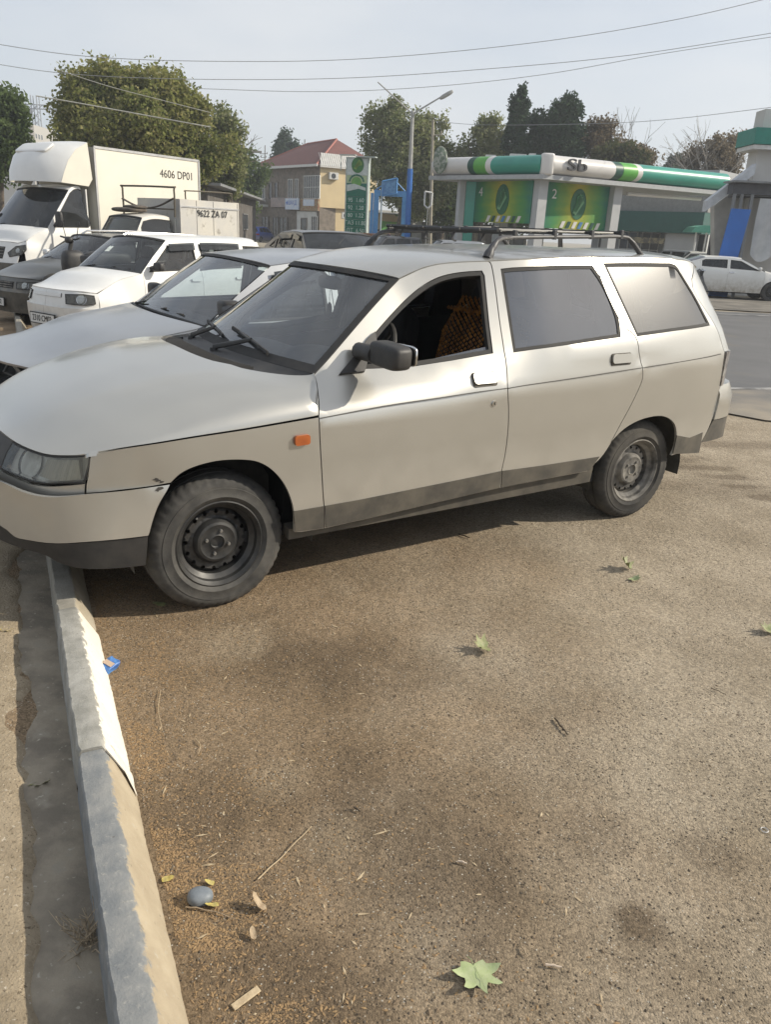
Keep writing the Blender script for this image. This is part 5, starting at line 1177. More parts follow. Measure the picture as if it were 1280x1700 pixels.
# local x = across (towards the road is +), local y = along
def kerb_mat(name, c1, c2, cs1, cs2, white=False):
    m = bpy.data.materials.new(name); m.use_nodes = True; t = m.node_tree; n = t.nodes.new; l = t.links.new; b = t.nodes['Principled BSDF']; b.inputs['Roughness'].default_value = .88
    tcn = n('ShaderNodeTexCoord'); o_ = tcn.outputs['Object']
    def noise(sc, det=6): s = n('ShaderNodeTexNoise'); s.inputs['Scale'].default_value = sc; s.inputs['Detail'].default_value = det; s.inputs['Roughness'].default_value = .65; l(o_, s.inputs['Vector']); return s.outputs[0]
    def rng(v, a, b_, c=0., d=1.): s = n('ShaderNodeMapRange'); s.inputs[1].default_value = a; s.inputs[2].default_value = b_; s.inputs[3].default_value = c; s.inputs[4].default_value = d; l(v, s.inputs[0]); return s.outputs[0]
    def mix(f, a, c):
        s = n('ShaderNodeMixRGB'); l(f, s.inputs[0])
        for k, v in ((1, a), (2, c)):
            if isinstance(v, tuple): s.inputs[k].default_value = (*v, 1)
            else: l(v, s.inputs[k])
        return s.outputs[0]
    sx = n('ShaderNodeSeparateXYZ'); l(o_, sx.inputs[0])
    ad = n('ShaderNodeMath'); ad.operation = 'ADD'; l(sx.outputs[0], ad.inputs[0]); l(rng(noise(30), .3, .7, -.012, .012), ad.inputs[1])
    top = mix(rng(noise(14), .38, .66), c1, c2); side = mix(rng(noise(9), .38, .66), cs1, cs2)
    c = mix(rng(ad.outputs[0], -.070, -.064), top, side)
    c = mix(rng(noise(55, 8), .60, .72, 0, .7), c, (.40, .38, .33)); c = mix(rng(noise(38, 8), .64, .70, 0, .6), c, (.08, .075, .065))
    l(c, b.inputs['Base Color']); bp = n('ShaderNodeBump'); bp.inputs['Strength'].default_value = .6; bp.inputs['Distance'].default_value = .004; l(noise(110, 9), bp.inputs['Height']); l(bp.outputs[0], b.inputs['Normal'])
    return m
KG = kerb_mat('kerb_grey', (.165, .175, .18), (.245, .245, .235), (.32, .265, .185), (.39, .33, .235)); KW = kerb_mat('kerb_whitewashed', (.23, .225, .20), (.35, .34, .31), (.68, .63, .54), (.74, .70, .61)); KO = kerb_mat('kerb_dusty', (.23, .215, .18), (.30, .28, .24), (.30, .26, .19), (.36, .32, .25))
prof = [(-.160, -.12), (-.152, .0), (-.143, .10), (-.139, .124), (-.134, .131), (-.102, .132), (-.076, .131), (-.069, .128), (-.060, .110), (-.043, .078), (-.022, .038), (-.004, 0), (.0, -.12)]
def kerb_block(s0, s1, m, dz=0., tilt=0., seed=0):
    r = random.Random(seed); n = max(4, int((s1-s0)/.018)); V = []; F = []; k = len(prof)
    for i in range(n+1):
        s = s0+(s1-s0)*i/n; e = min(i, n-i); rd = .010 if e == 0 else (.003 if e == 1 else 0)
        for j, (x, z) in enumerate(prof):
            nz_ = mn.noise(Vector((x*60+seed*9, s*60, z*60)))*.0020+mn.noise(Vector((x*9, s*5+seed, z*9)))*.0025
            if j in (3, 4): nz_ -= max(0, mn.noise(Vector((s*37, seed*3.3, .5)))-.2)*.010+max(0, mn.noise(Vector((s*7, seed*1.3, 4.5)))-.25)*.02
            if j in (6, 7): nz_ -= max(0, mn.noise(Vector((s*33, seed*5.1, 2.5)))-.3)*.010
            V.append((x+nz_+(rd if j < 5 else -rd if j > 6 else 0)*.6, s, z+dz+(nz_-rd if z > .02 else 0)+tilt*(s-s0)))
    for i in range(n):
        for j in range(k-1): a = i*k+j; F.append((a, a+k, a+k+1, a+1))
    F += [tuple(range(k)), tuple(reversed(range(n*k, n*k+k)))]
    return link('kerb_stone', mesh('kerb_stone', V, F, 24), kerb, m)
kerb_block(-1.15, -.115, KG, -.002, seed=1); kerb_block(-.105, .792, KG, 0, seed=2); kerb_block(.802, 1.690, KW, .002, seed=3); kerb_block(1.700, 2.62, KO, -.01, seed=4)
for k in range(26): kerb_block(2.63+k*.91, 3.53+k*.91, KO, float(gz(*(K0+KD*(3+k*.91)))), seed=5+k) if k < 14 else None
# stretched lime wash running past the joint
U_ = MB(); lw = [(-.056, .118), (-.050, .112), (-.036, .082), (-.018, .037), (-.006, .006)]
Vv = []; 
for i in range(9):
    for j, (x, z) in enumerate(lw): ext = [0, .012, .05, .085, .10][j]; Vv.append((x+.0035+.001*math.sin(i), .800-ext*i/8, z+.002))
U_.add(Vv, [(i*5+j, i*5+j+1, i*5+j+6, i*5+j+5) for i in range(8) for j in range(4)]); U_.build('lime_wash', mat('lime_wash', (.68, .64, .56), .9, col2=(.58, .54, .46), scale=30), kerb)
# gutter slab on the far side of the kerb
GUT = mat('gutter_concrete', (.29, .25, .19), .9, col2=(.18, .155, .12), scale=7, contrast=(.4, .62), bump=.5, bscale=70, bdist=.006, spots=[(14, .6, .1, (.27, .24, .19)), (60, .66, .05, (.36, .33, .27))])
def kpt(w, s): return tuple(K0+KP*w+KD*s)
GV = []; nn_ = 90
ws_ = [-.150, -.20, -.24, -.27, -.30, -.34]; 
for i in range(nn_+1):
    s = -1.3+i*.05
    for j, w in enumerate(ws_):
        ww = w+(.03*mn.noise(Vector((s*6, 3, 0)))+.02*mn.noise(Vector((s*19, 7, 0))) if j >= 3 else 0); p = kpt(ww, s); z = [.006, .010, .011, .012, .010, -.03][j]+.003*mn.noise(Vector((p[0]*30, p[1]*30, 0)))
        GV.append((p[0], p[1], z+float(gz(*p))))
gtr = link('gutter', mesh('gutter', GV, [(i*6+j, i*6+j+1, i*6+j+7, i*6+j+6) for i in range(nn_) for j in range(5)], 180), None, GUT); gtr['kind'] = 'structure'
if gtr.data.polygons[10].normal.z < 0: gtr.data.flip_normals()
# sandy strip left of it
SND = mat('sand', (.40, .325, .225), .95, col2=(.31, .25, .17), scale=7, contrast=(.4, .6), bump=1., bscale=110, bdist=.012, spots=[(26, .58, .1, (.30, .24, .16)), (120, .62, .05, (.18, .14, .09)), (90, .66, .04, (.55, .48, .38))])
SV = []; ws2 = [-.27, -.285, -.32, -.40, -.6, -1.0, -2.2]
for i in range(nn_+1):
    s = -1.3+i*.05
    for j, w in enumerate(ws2):
        ww = w+((.045*mn.noise(Vector((s*4, 9, 0)))+.03*mn.noise(Vector((s*14, 2, 0)))) if j < 4 else 0); p = kpt(ww, s); z = [.008, .020, .026, .030, .03, .03, .03][j]+(.004*mn.noise(Vector((p[0]*22, p[1]*22, 0))) if j else 0)
        SV.append((p[0], p[1], z+float(gz(*p))))
sst = link('sandy_strip', mesh('sandy_strip', SV, [(i*7+j, i*7+j+1, i*7+j+8, i*7+j+7) for i in range(nn_) for j in range(6)], 180), None, SND); sst['kind'] = 'structure'
if sst.data.polygons[10].normal.z < 0: sst.data.flip_normals()

# ------------------------------------------------------------------ litter and grit
def scatter(name, n, f_pos, size, m, flat=.5, seed=1, aspect=1., kind='stuff', lift=.3):
    r = random.Random(seed); V = []; F = []; B = [(1, 0, 0), (-1, 0, 0), (0, 1, 0), (0, -1, 0), (0, 0, 1), (0, 0, -1)]; T = [(0, 2, 4), (2, 1, 4), (1, 3, 4), (3, 0, 4), (2, 0, 5), (1, 2, 5), (3, 1, 5), (0, 3, 5)]
    k = 0
    while k < n:
        p = f_pos(r)
        if p is None: continue
        s = size[0]+(size[1]-size[0])*r.random()**2.2; a = r.uniform(0, 6.28); c, q = math.cos(a), math.sin(a); asp = 1+(aspect-1)*r.random(); z = gh_(p[0], p[1])
        o = len(V); ti = r.uniform(-.3, .3)
        for v in B:
            x, y, w = v[0]*s*asp*r.uniform(.7, 1.2), v[1]*s*r.uniform(.7, 1.2), v[2]*s*flat*r.uniform(.7, 1.2)
            V.append((p[0]+x*c-y*q, p[1]+x*q+y*c, z+w+s*flat*lift+x*ti*.4))
        F += [tuple(o+i for i in t) for t in T]; k += 1
    o = link(name, mesh(name, V, F, 60, smooth=False), None, m); tag(o, kind=kind); return o
def area_pos(x0, x1, y0, y1, dens=None):
    def f(r):
        x, y = r.uniform(x0, x1), y0+(y1-y0)*r.random()**1.5; w = (x-K0[0])*KP[0]+(y-K0[1])*KP[1]
        if w < .01: return None
        if dens and r.random() > dens(x, y, w): return None
        return x, y
    return f
GR1 = mat('grit_dark', (.075, .06, .042), .95, col2=(.14, .11, .08), scale=300); GR2 = mat('grit_pale', (.36, .31, .24), .9, col2=(.25, .21, .16), scale=300); HSK = mat('seed_husks', (.34, .225, .11), .9, col2=(.20, .13, .07), scale=200); STRW = mat('straw', (.50, .40, .26), .8, col2=(.34, .26, .16), scale=100)
tag(scatter('dark_grit', 9000, area_pos(-1.2, 3.2, .85, 5.2, lambda x, y, w: .35+.65*math.exp(-w*1.1)), (.0011, .0040), GR1, .7, 1, 1.6), 'dark grit sprinkled over the dusty ground', 'grit')
tag(scatter('pale_grit', 4200, area_pos(-1.2, 3.2, .85, 5.2), (.0009, .0032), GR2, .7, 2, 1.6), 'pale grit and tiny stones on the dusty ground', 'grit')
def hd(x, y, w):
    s = (x-K0[0])*KD[0]+(y-K0[1])*KD[1]; v = mn.noise(Vector((x*4.5, y*4.5, 2)))
    return (math.exp(-(w/.16)**2)*.9+math.exp(-(w/.45)**2)*.16)*(1 if v > .0 else .18+.3*max(0, v+.4))
tag(scatter('seed_husks', 17000, area_pos(-1.3, .6, .85, 3.1, hd), (.0010, .0036), HSK, .35, 3, 3.0, lift=.8), 'orange brown seed husks drifted along the kerb', 'plant litter')
tag(scatter('straw_bits', 260, area_pos(-1.2, 1.2, .85, 3.2, lambda x, y, w: math.exp(-w*1.6)), (.0015, .0045), STRW, .3, 4, 6, lift=1.5), 'short straw bits in the dirt by the kerb', 'plant litter')
tag(scatter('soil_clods', 1500, area_pos(-1.2, 2.2, .85, 4.5, lambda x, y, w: math.exp(-w*1.3)*(1 if mn.noise(Vector((x*2, y*2, 5))) > .0 else .15)), (.002, .0065), mat('soil', (.13, .095, .06), .95, col2=(.20, .15, .10), scale=120), .6, 8, 1.5), 'small brown soil clods on the ground', 'soil')
def leaf_mesh(lobes, size, curl, seed=0, fold=.2):
    """lobed leaf outline, triangulated, bent, thin but two-sided with a stalk"""
    r = random.Random(seed); q = []
    for a, l_ in lobes: q.append((l_*math.sin(math.radians(a)), l_*math.cos(math.radians(a))))
    q = np.array(q)*size; V, T = fill(q, (), size*.16); x, y = V[:, 0]/size, V[:, 1]/size
    z = size*(curl*(x*x)+curl*.5*(y-.2)**2-.12*np.abs(x)*fold+.03*np.sin(7*x+3*y+seed)+.02*np.sin(13*y+seed))
    P = np.c_[V, z-z.min()+.002]; return P, T
MAPLE = [(0, 1.), (8, .72), (16, .62), (24, .72), (34, .86), (42, .92), (46, .66), (58, .50), (72, .66), (84, .80), (92, .62), (108, .44), (128, .46), (142, .34), (165, .20), (180, .10)]
MAPLE = MAPLE+[(-a, l_) for a, l_ in MAPLE[-2:0:-1]]
def leaf(name, label, px, py, size, rot, m, curl=.25, tilt=(0, 0), seed=0, lobes=MAPLE, stalk=.5, catn='leaf', group=None):
    P, T = leaf_mesh(lobes, size, curl, seed); w = gpt(px, py); Nn = np.tile([0, 0, 1.], (len(P), 1))
    o = skin(name, P, T, Nn, m, None, .0006); o.location = (w[0], w[1], w[2]+.002+abs(tilt[0])*size*.3); o.rotation_euler = (tilt[0], tilt[1], rot); tag(o, label, catn, group)
    b = MB().tube([(0, -.02*size, .004), (.02*size, -.3*size, .008), (.06*size, -stalk*size, .003)], size*.012, 5).tube([(0, -.02*size, .006+P[:, 2].min()), (0, .85*size, .004+float(np.interp(.8, [0, 1], [0, P[:, 2].max()*.4])))], size*.008, 4); b.build('leaf_stalk', m, o); return o
LG = mat('leaf_pale_green', (.30, .36, .17), .6, col2=(.36, .40, .23), scale=60, bump=.4, bscale=120, bdist=.002); LD = mat('leaf_dull_green', (.16, .19, .07), .6, col2=(.28, .27, .14), scale=70, bump=.4, bscale=150, bdist=.002); LY = mat('leaf_yellow', (.50, .40, .10), .6, col2=(.40, .34, .14), scale=50); LB_ = mat('leaf_dry', (.42, .33, .22), .8, col2=(.26, .19, .12), scale=60)
leaf('fallen_leaf', 'large pale green lobed leaf lying near the bottom edge of the photo', 788, 1612, .072, R(-165), LG, .22, (.12, -.08), 1)
leaf('fallen_leaf', 'dull green curled leaf, upper right on the ground beside its torn scrap', 1040, 946, .065, R(60), LD, .8, (.7, .3), 2)
leaf('fallen_leaf', 'small pale scrap of leaf touching the curled leaf on the right', 1052, 962, .040, R(200), LG, .5, (.1, .3), 3)
leaf('fallen_leaf', 'crumpled green leaf on the dusty ground in front of the rear door', 803, 1079, .060, R(100), LD, .9, (.4, -.3), 4)
leaf('fallen_leaf', 'green leaf cut by the right edge of the photo', 1278, 1052, .055, R(20), LD, .5, (.3, .1), 5)
ELL = [(0, 1.), (14, .86), (28, .62), (48, .44), (75, .36), (110, .34), (150, .3), (180, .22)]; ELL = ELL+[(-a, l_) for a, l_ in ELL[-2:0:-1]]
leaf('fallen_leaf', 'small yellow leaf against the kerb above the grey pebble', 273, 1462, .024, R(-70), LY, .4, (.1, .1), 6, ELL, .2)
leaf('fallen_leaf', 'yellow leaf tip just behind the grey pebble', 352, 1468, .020, R(80), LY, .5, (.2, .1), 7, ELL, .2)
leaf('fallen_leaf', 'golden dry leaf right beside the grey pebble', 358, 1505, .026, R(110), LY, .6, (.2, .3), 8, ELL, .2)
leaf('fallen_leaf', 'grey dry leaf standing on edge right of the grey pebble', 432, 1512, .038, R(70), LB_, 1.2, (.5, .4), 9, ELL, .3)
leaf('fallen_leaf', 'small cream dry leaf below the grey pebble', 420, 1558, .022, R(30), LB_, 1., (.4, .2), 10, ELL, .5)
leaf('fallen_leaf', 'yellow green leaf on the sand at the left edge', 14, 1048, .036, R(110), LY, .4, (.1, .1), 11)
leaf('fallen_leaf', 'dark green leaf lying in the shaded gutter', 72, 1300, .045, R(140), LD, .5, (.1, .2), 12)
leaf('fallen_leaf', 'flat green leaf at the rim of the shadow below the front wheel', 270, 1005, .045, R(80), LD, .2, (.05, .0), 13, ELL)
# grey pebble, packet, ring, chip
w = gpt(332, 1493); pb = MB(); V_, F_ = selli((0, 0, .012), (.062, .046, .034), .85, .9, None, 28, 15); V_ = [v+Vector((mn.noise(v*30), mn.noise(v*30+Vector((5, 5, 5))), 0))*.003 for v in V_]; pb.add(V_, F_)
o = tag(pb.build('pebble', mat('pebble_grey', (.13, .15, .17), .55, col2=(.18, .20, .22), scale=40, bump=.2, bscale=200, bdist=.001), sharp=80), 'smooth grey pebble beside the kerb', 'stone'); o.location = w; o.rotation_euler = (.1, .1, R(20))
w = gpt(182, 1110); pk = MB(); PB = mat('packet_blue', (.10, .26, .55), .35, col2=(.05, .12, .35), scale=60, bump=.6, bscale=60, bdist=.004)
V_, F_ = selli((0, 0, .014), (.046, .066, .026), .35, .3, None, 32, 17); V_ = [v+Vector((mn.noise(v*55), mn.noise(v*55+Vector((7, 1, 2))), mn.noise(v*70)*1.3))*.006 for v in V_]
o = tag(pk.add(V_, F_).build('crumpled_packet', PB, sharp=60), 'crumpled blue and cream packet lying against the white kerb stone', 'packet'); o.location = w; o.rotation_euler = (.2, .15, R(-28))
V2_ = [v*1.03 for v in V_ if False]; bd_ = MB(); q = []; idx = [i for i, v in enumerate(V_) if v.z > .018 and abs(v.y) < .011]
n_ = 8; bv = [(-.021+.042*i/n_, y_, .0292+mn.noise(Vector((i*.9, y_*60, 0)))*.0012) for y_ in (-.010, .010) for i in range(n_+1)]; bd_.add(bv, [(i, i+1, i+n_+2, i+n_+1) for i in range(n_)]); bd_.build('packet_band', mat('packet_cream', (.55, .42, .32), .5), o)
w = gpt(1269, 1378); o = tag(MB().lathe([(.008, .0), (.0095, .002), (.011, 0), (.0095, -.001)], 18, Matrix.Rotation(R(90), 4, 'X'), closed=True).build('plastic_ring', mat('plastic_white', (.6, .58, .55), .4)), 'small white plastic ring on the ground at the right edge', 'ring'); o.location = (w[0], w[1], w[2]+.002)
def stick(label, pts, r, m, name='twig', lift=.004, group=None, catn='twig'):
    P = cat([gpt(*p) for p in pts], 4); P[:, 2] += lift+r; P[1:-1, 2] += np.array([.002*math.sin(i*1.7) for i in range(len(P)-2)])
    rr = [r*(1-.4*i/(len(P)-1)) for i in range(len(P))]; o = MB().tube(P, rr, 6).build(name, m); tag(o, label, catn, group); return o
TWD = mat('twig_dark', (.06, .045, .03), .9); 
stick('long pale straw slanting on the dirt right of the pebble', [(428, 1462), (470, 1422), (517, 1374)], .0016, STRW, 'straw', catn='straw')
stick('thin bent straw standing near the blue packet', [(267, 1148), (263, 1180), (270, 1216)], .0011, STRW, 'straw', .006, catn='straw')
stick('short curved straw right of the bent one', [(325, 1228), (333, 1240), (329, 1253)], .0013, STRW, 'straw', catn='straw')
stick('brown stick lying under the grey pebble', [(308, 1508), (345, 1513), (392, 1528)], .0018, LB_, 'straw', catn='straw')
stick('dark crooked twig in the middle right of the ground', [(921, 1195), (930, 1207), (935, 1213), (942, 1222)], .0035, TWD)
stick('small dark twig high on the right, thin and straight', [(1180, 1144), (1205, 1155)], .0015, TWD)
stick('tiny cigarette butt coloured stick right of the green leaf', [(905, 1604), (932, 1608)], .003, mat('stub', (.55, .45, .35), .8), 'stub', catn='stub')
stick('small brown stub above the green leaf', [(866, 1574), (876, 1590)], .0022, LB_, 'stub', catn='stub')
stick('dark wood splinter left of centre on the dirt', [(588, 1343), (598, 1350)], .003, TWD)
stick('pale rolled scrap in the middle of the dirt patch', [(760, 1432), (775, 1436)], .003, mat('stub', (.5, .4, .3), .8), 'stub', catn='stub')
stick('black splinter lying in front of the open door shadow', [(762, 889), (780, 895)], .004, TWD)
stick('twig curl beside the rear wheel', [(1118, 762), (1112, 772), (1124, 782)], .004, LB_)
w1, w2 = gpt(386, 1674), gpt(430, 1641); o = MB().box((0, 0, .003), (float(np.linalg.norm(w2-w1)), .016, .003), bev=.001).build('wood_chip', STRW); tag(o, 'flat pale wood chip near the kerb at the bottom', 'wood chip'); o.location = (w1+w2)/2; o.rotation_euler = (.05, 0, math.atan2((w2-w1)[1], (w2-w1)[0]))
# dry weed against the kerb
w = gpt(142, 1560); wd = thing('dry_weed', 'dry brown weed clump growing against the left side of the kerb', 'weed', tuple(w)); wm = MB(); r = random.Random(5)
for k in range(70):
    a = r.uniform(0, 6.28); l_ = r.uniform(.03, .095); e = r.uniform(.2, 1.3); p0 = Vector((r.uniform(-.02, .02), r.uniform(-.03, .03), -.005)); d = Vector((math.cos(a)*math.cos(e), math.sin(a)*math.cos(e), math.sin(e)))
    p1 = p0+d*l_*.5+Vector((r.uniform(-.01, .01), r.uniform(-.01, .01), 0)); p2 = p0+d*l_+Vector((r.uniform(-.02, .02), r.uniform(-.02, .02), r.uniform(-.02, .01))); wm.tube([p0, p1, p2], [.0016, .0012, .0006], 4)
    if r.random() < .6: wm.tube([p1, p1+Vector((r.uniform(-.02, .02), r.uniform(-.02, .02), .012))], [.001, .0005], 4)
wm.build('stems', mat('dry_stem', (.20, .155, .10), .9, col2=(.40, .32, .22), scale=60, contrast=(.45, .6)), wd)['kind'] = 'stuff'

# ------------------------------------------------------------------ background helpers
G0 = -.2
def leafmat(name, c1, c2, c3=None, scale=.5, trans=.45):
    if name in MATS: return MATS[name]
    m = bpy.data.materials.new(name); m.use_nodes = True; MATS[name] = m; t = m.node_tree; t.nodes.clear(); n = t.nodes.new; l = t.links.new
    o = n('ShaderNodeOutputMaterial'); d = n('ShaderNodeBsdfDiffuse'); tr = n('ShaderNodeBsdfTranslucent'); mx = n('ShaderNodeMixShader'); mx.inputs[0].default_value = trans
    g = n('ShaderNodeNewGeometry'); no = n('ShaderNodeTexNoise'); no.inputs['Scale'].default_value = scale; no.inputs['Detail'].default_value = 4; l(g.outputs['Position'], no.inputs['Vector'])
    rp = n('ShaderNodeMapRange'); rp.inputs[1].default_value = .35; rp.inputs[2].default_value = .65; l(no.outputs[0], rp.inputs[0])
    m1 = n('ShaderNodeMixRGB'); m1.inputs[1].default_value = (*c1, 1); m1.inputs[2].default_value = (*c2, 1); l(rp.outputs[0], m1.inputs[0]); out = m1.outputs[0]
    if c3:
        m2 = n('ShaderNodeMixRGB'); m2.inputs[2].default_value = (*c3, 1); r2 = n('ShaderNodeMapRange'); r2.inputs[1].default_value = .72; r2.inputs[2].default_value = .76; l(g.outputs['Random Per Island'], r2.inputs[0]); l(r2.outputs[0], m2.inputs[0]); l(out, m2.inputs[1]); out = m2.outputs[0]
    l(out, d.inputs[0]); l(out, tr.inputs[0]); l(d.outputs[0], mx.inputs[1]); l(tr.outputs[0], mx.inputs[2]); l(mx.outputs[0], o.inputs[0]); return m
BARK = mat('bark', (.16, .13, .10), .95, col2=(.08, .065, .05), scale=8, bump=.5, bscale=20, bdist=.03); BARK2 = mat('bark_pale', (.34, .32, .28), .95, col2=(.2, .18, .16), scale=8)
LM_W = leafmat('leaf_willow', (.15, .175, .055), (.25, .25, .085), (.31, .29, .13)); LM_D = leafmat('leaf_dark', (.075, .11, .042), (.12, .16, .065)); LM_P = leafmat('leaf_poplar', (.16, .19, .08), (.24, .26, .115), (.29, .29, .17))
LM_C = leafmat('leaf_conifer', (.035, .06, .036), (.06, .09, .05), None, 1., .1); LM_B = leafmat('leaf_brown', (.12, .095, .06), (.20, .165, .11), (.24, .20, .14)); LM_S = leafmat('leaf_shrub', (.05, .065, .03), (.09, .10, .045), (.12, .11, .06))
def crown_pts(r, blobs, n, hollow=.35, clump=.45, per=14, gap=-.06):
    out = []; vol = np.array([b[3]*b[4]*b[5] for b in blobs])**.8; vol = vol/vol.sum()
    for b, v in zip(blobs, vol):
        for _ in range(max(1, int(n*v/per))):
            while True:
                d = Vector((r.gauss(0, 1), r.gauss(0, 1), r.gauss(0, 1))).normalized(); rad = hollow+(1-hollow)*r.random()**.55; q = Vector((b[0]+d.x*b[3]*rad, b[1]+d.y*b[4]*rad, b[2]+d.z*b[5]*rad))
                if r.random() < .10: q = Vector((b[0]+d.x*b[3]*(rad+.22), b[1]+d.y*b[4]*(rad+.22), b[2]+d.z*b[5]*(rad+.22)))
                if mn.noise(q*1.7)+.9*mn.noise(q*.62+Vector((3.1, 0, 0))) > gap or r.random() < .07: break
            out.append(q)
    return out
def foliage(name, cl, per, clump, ls, m, parent, r, droop=0., aspect=1.6, kind=None):
    N_ = len(cl)*per; rs = np.random.RandomState(r.randint(0, 9999)); c = np.repeat(np.array([tuple(q) for q in cl]), per, 0); off = rs.normal(0, 1, (N_, 3)); off /= np.linalg.norm(off, axis=1)[:, None]; off *= (rs.rand(N_, 1)**.5)*clump
    if droop: off[:, 2] -= rs.rand(N_)*droop; off[:, :2] *= .6
    c = c+off; a = rs.normal(0, 1, (N_, 3)); a /= np.linalg.norm(a, axis=1)[:, None]
    if droop: a = a*[.5, .5, 1]
    b = np.cross(a, rs.normal(0, 1, (N_, 3))); b /= np.linalg.norm(b, axis=1)[:, None]; s = ls*(.6+.8*rs.rand(N_, 1)); a = a*s*aspect*.5; b = b*s*.5
    V = np.stack([c-a, c+b, c+a, c-b], 1).reshape(-1, 3); me = bpy.data.meshes.new(name); me.vertices.add(len(V)); me.vertices.foreach_set('co', V.ravel()); me.loops.add(len(V)); me.loops.foreach_set('vertex_index', np.arange(len(V))); me.polygons.add(N_); me.polygons.foreach_set('loop_start', np.arange(0, len(V), 4)); me.update(calc_edges=True)
    o = link(name, me, parent, m)
    if kind: o['kind'] = kind
    return o
def tree(name, label, px, base_py, Y, blobs, m, n=6000, ls=.16, clump=.5, per=14, droop=0., bark=None, trunk=.22, group=None, hollow=.3, catn='tree', seed=None, limbs=14, aspect=1.6, depth=.9, gap=-.05):
    """blobs in photo pixels (x, y, half width, half height) at distance Y: real crowns of equal depth and width"""
    r = random.Random(seed if seed is not None else px); b0 = at(px, 380, Y); base = Vector((b0[0], Y, G0)); t = thing(name, label, catn, tuple(base), 0, group); k = Y/FPX*1.05; B = []
    for i, (bx, by, rx, ry) in enumerate(blobs):
        w = at(bx, by, Y); B.append((w[0]-base.x, r.uniform(-.3, .3)*rx*k, w[2]-base.z, rx*k, rx*k*depth, ry*k))
    gap = .12 if m in (LM_P, LM_B, LM_S) else gap; B0 = list(B)
    for b_ in B0:
        for _ in range(5):
            a_, e_ = r.uniform(0, 6.28), r.uniform(-.2, 1.3); f_ = r.uniform(.85, 1.12); s_ = r.uniform(.18, .38); B.append((b_[0]+b_[3]*f_*math.cos(a_)*math.cos(e_), b_[1]+b_[4]*f_*math.sin(a_)*math.cos(e_), b_[2]+b_[5]*f_*math.sin(e_), b_[3]*s_, b_[4]*s_, b_[5]*s_))
    cl = crown_pts(r, B, n, hollow, clump, per, gap); foliage('crown', cl, per, clump, ls, m, t, r, droop, aspect)
    top = max(b[2] for b in B); mb = MB(); ctr = Vector((sum(b[0] for b in B)/len(B), 0, top*.45)); sp = [Vector((0, 0, -.1)), Vector((ctr.x*.3+r.uniform(-.1, .1), 0, ctr.z*.4)), Vector((ctr.x*.7, 0, ctr.z)), Vector((ctr.x, 0, top*.85))]
    mb.tube(cat(sp, 4), [trunk*(1-.07*i) for i in range(13)], 8)
    for q in r.sample(cl, min(limbs, len(cl))):
        h = r.uniform(.35, .9); s0 = Vector(sp[1]).lerp(sp[3], h*.8); mid = s0.lerp(q, .5)+Vector((0, 0, .1*(q-s0).length)); mb.tube([s0, mid, q], [trunk*.35, trunk*.2, trunk*.06], 5)
    mb.build('trunk', bark or BARK, t); return t
def bare(name, label, px, Y, top_py, m, spread_=.5, depth=5, seed=0, group=None, trunk=.14, extra=None):
    r = random.Random(seed); b0 = at(px, 380, Y); base = Vector((b0[0], Y, G0)); H_ = at(px, top_py, Y)[2]-G0; t = thing(name, label, 'tree', tuple(base), 0, group); mb = MB()
    def grow(p, d, l_, rad, k):
        q = p+d*l_; mid = p+d*l_*.5+Vector((r.uniform(-1, 1), r.uniform(-1, 1), r.uniform(-.3, .3)))*l_*.06; mb.tube([p, mid, q], [rad, rad*.85, rad*.65], 5 if k < 2 else 3, cap=False)
        if k >= depth: return
        for _ in range(3 if k else 4):
            nd = (d+Vector((r.gauss(0, 1), r.gauss(0, 1), r.gauss(.15, .4)))*spread_).normalized(); grow(p+d*l_*r.uniform(.55, 1.), nd, l_*r.uniform(.62, .82), rad*.58, k+1)
    grow(Vector((0, 0, 0)), Vector((0, 0, 1)), H_*.36, trunk, 0); mb.build('trunk', m, t)
    if extra:
        B = []
        for (bx, by, rx, ry) in extra[0]: w = at(bx, by, Y); k = Y/FPX; B.append((w[0]-base.x, 0, w[2]-base.z, rx*k, rx*k, ry*k))
        cl = crown_pts(r, B, extra[2], .1, .4, 12); foliage('crown', cl, 12, .5, .15, extra[1], t, r)
    return t
# ------------------------------------------------------------------ trees
GT = 'trees along the far side of the road'
tree('leafy_tree', 'green leafy tree at the left edge of the photo, left of the crane', -8, 380, 42, [(-22, 215, 45, 55), (6, 200, 28, 42), (0, 255, 34, 40), (20, 225, 18, 30)], LM_D, 18700, 0.129, .5, group=GT)
tree('broad_tree', 'broad olive green tree rising behind the white cargo box', 235, 380, 40, [(150, 195, 45, 55), (165, 150, 26, 32), (205, 165, 40, 42), (250, 170, 46, 42), (295, 200, 42, 52), (320, 240, 38, 44), (230, 230, 90, 50), (130, 215, 30, 36), (160, 270, 60, 40), (300, 280, 46, 34), (385, 250, 10, 20)], LM_W, 71400, 0.114, .42, hollow=.2, limbs=24, group=GT)
tree('loose_tree', 'loose pale tree right of the broad olive tree', 378, 380, 46, [(368, 215, 22, 24), (385, 240, 18, 34), (372, 275, 30, 30), (392, 300, 16, 24)], LM_P, 8500, 0.114, .42, hollow=.1, group=GT)
bare('bare_tree', 'bare grey twigs showing between the broad tree and the loose pale tree', 345, 47, 140, BARK2, .42, 4, 3)
tree('bushy_tree', 'dark bushy tree between the small box truck and the red roofed house', 415, 380, 70, [(400, 290, 32, 30), (420, 302, 14, 20), (385, 330, 34, 40), (408, 335, 14, 40)], LM_D, 11900, 0.167, .6, group=GT)
tree('pine_tree', 'dark pine standing behind the grey gable of the red roofed house', 476, 380, 110, [(476, 232, 8, 12), (468, 248, 11, 10), (484, 250, 12, 10), (476, 264, 20, 12), (474, 285, 22, 14)], LM_C, 8500, 0.243, .7, group=GT, hollow=.1)
